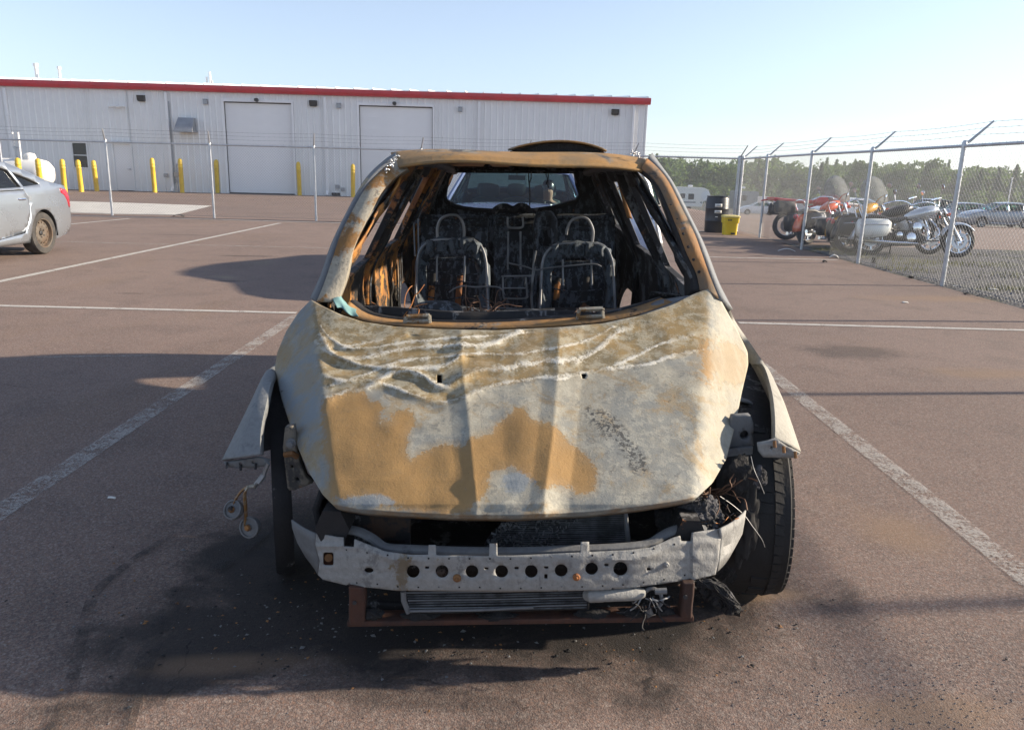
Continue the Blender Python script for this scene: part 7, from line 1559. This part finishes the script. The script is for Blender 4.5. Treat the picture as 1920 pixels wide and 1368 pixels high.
# ------------------------------------------------------------------ far yard
def trailer(name, label, px0, px1, Y, mat, front_cap):
    xa = (px0 - 968) / FPX * Y * .985; xb = (px1 - 968) / FPX * Y * .985; T_ = empty(name, ((xa + xb) / 2, Y, tz(xb, Y)), 0, label, 'trailer', 'camping trailers far beyond the fence'); hl = (xb - xa) / 2
    P = [(-hl, .75), (hl * .55, .75), (hl * .62, 1.5), (hl * .98, 1.9), (hl, 2.5), (hl * .92, 3.2), (hl * .6, 3.5), (-hl, 3.55)] if front_cap else [(-hl, .55), (hl, .55), (hl, 3.0), (hl * .9, 3.2), (-hl, 3.2)]
    wq = [rrect(-hl * .35, 1.75, hl * .02, 2.6, .08), rrect(-hl * .85, 1.9, -hl * .55, 2.6, .08)]
    m = MB(); m.cut(P, wq, .6, lambda x, z: V(x, 0, z)); m.build('side_wall', mat, T_, smooth=0, solid=.05)
    m = MB(); m.loft([[V(x, .05, z) for x, z in P], [V(x, 2.4, z) for x, z in P]]); m.build('shell', mat, T_, smooth=0)
    for q in wq:
        m = MB(); m.cut(q, [], .3, lambda x, z: V(x, -.01, z)); wf = m.build('window', M['darkpaint'], T_, smooth=0)
    m = MB(); m.bbox((hl * .15, -.04, .8), (hl * .42, -.027, 2.8)); m.build('door', mat, T_, smooth=0, bevel=.02)
    for x in (-hl * .55, -hl * .25):
        m = MB(); m.lathe([(.2, -.12), (.36, -.1), (.36, .1), (.2, .12)], 20, Matrix.Translation((x, .1, .36)) @ Matrix.Rotation(rad(90), 4, 'X')); m.build('wheel', M['tyre'], T_)
    m = MB(); m.bbox((-hl, -.032, 1.25), (hl * .55, -.027, 1.45)); m.build('stripe', M['greypaint'], T_, smooth=0)
    m = MB(); m.bbox((-hl * .3, .6, 3.56), (-hl * .05, 1.4, 3.85)); m.build('roof_unit', M['whitepaint'], T_, smooth=0, bevel=.08)
    m = MB(); m.bbox((hl * .75, .5, 0), (hl * .80, .6, 1.6)); m.build('landing_leg', M['greymetal'], T_, smooth=0)
    if front_cap:
        m = MB(); m.loft([[V(hl * (.75 + .28 * math.cos(a) * q), -.06 - .02 * (1 - q), 2.35 + .75 * math.sin(a) * q) for a in np.linspace(0, 6.28, 18, endpoint=False)] for q in (1, .6)]); m.build('front_cap', M['whitepaint'], T_)
trailer('camping_trailer', 'white camping trailer with rounded front cap beside the black drum', 1268, 1327, 118, M['m_white'], True)
trailer('camping_trailer', 'grey flat sided trailer between drum and fence corner post', 1372, 1418, 120, M['greypaint'], False)
x = (1867 - 968) / FPX * 62; PL_ = empty('marker_pole', (x, 62, tz(x, 62)), 0, 'thin white pole standing before the wood at right', 'pole'); m = MB(); zt_ = pt(1868, 334, 62).z - tz(x, 62); m.tube([V(0, 0, 0), V(.02, 0, zt_)], .045, 8); m.build('shaft', M['pipewhite'], PL_); m = MB(); m.tube([V(.02, 0, zt_), V(.02, 0, zt_ + .08)], .07, 8); m.build('cap', M['pipewhite'], PL_)
x = (1419 - 968) / FPX * 45; SG = empty('small_sign', (x, 45, tz(x, 45)), 0, 'two small white sign plates on a thin post near the fence corner', 'sign'); zc_ = pt(1419, 374, 45).z - tz(x, 45); m = MB(); m.tube([V(0, 0, 0), V(0, 0, zc_ + .2)], .03, 6); m.build('post', M['greymetal'], SG)
for dx in (-.17, .17): m = MB(); m.bbox((dx - .13, -.05, zc_ - .18), (dx + .13, -.035, zc_ + .18)); m.build('plate', M['paper'], SG, smooth=0)

# ------------------------------------------------------------------ summer haze
m = MB(); m.bbox((-760, -260, -5.6), (960, 1160, 9.8)); hz = m.build('haze', M['paper'], None, smooth=0); tag(hz, kind='stuff')
hm = bpy.data.materials.new('haze_air'); hm.use_nodes = True; ht = hm.node_tree; ht.nodes.clear()
pv = ht.nodes.new('ShaderNodeVolumePrincipled'); pv.inputs['Density'].default_value = .0007; pv.inputs['Color'].default_value = (.90, .94, 1, 1); pv.inputs['Anisotropy'].default_value = .3
ho = ht.nodes.new('ShaderNodeOutputMaterial'); ht.links.new(pv.outputs[0], ho.inputs['Volume']); hz.data.materials.clear(); hz.data.materials.append(hm)
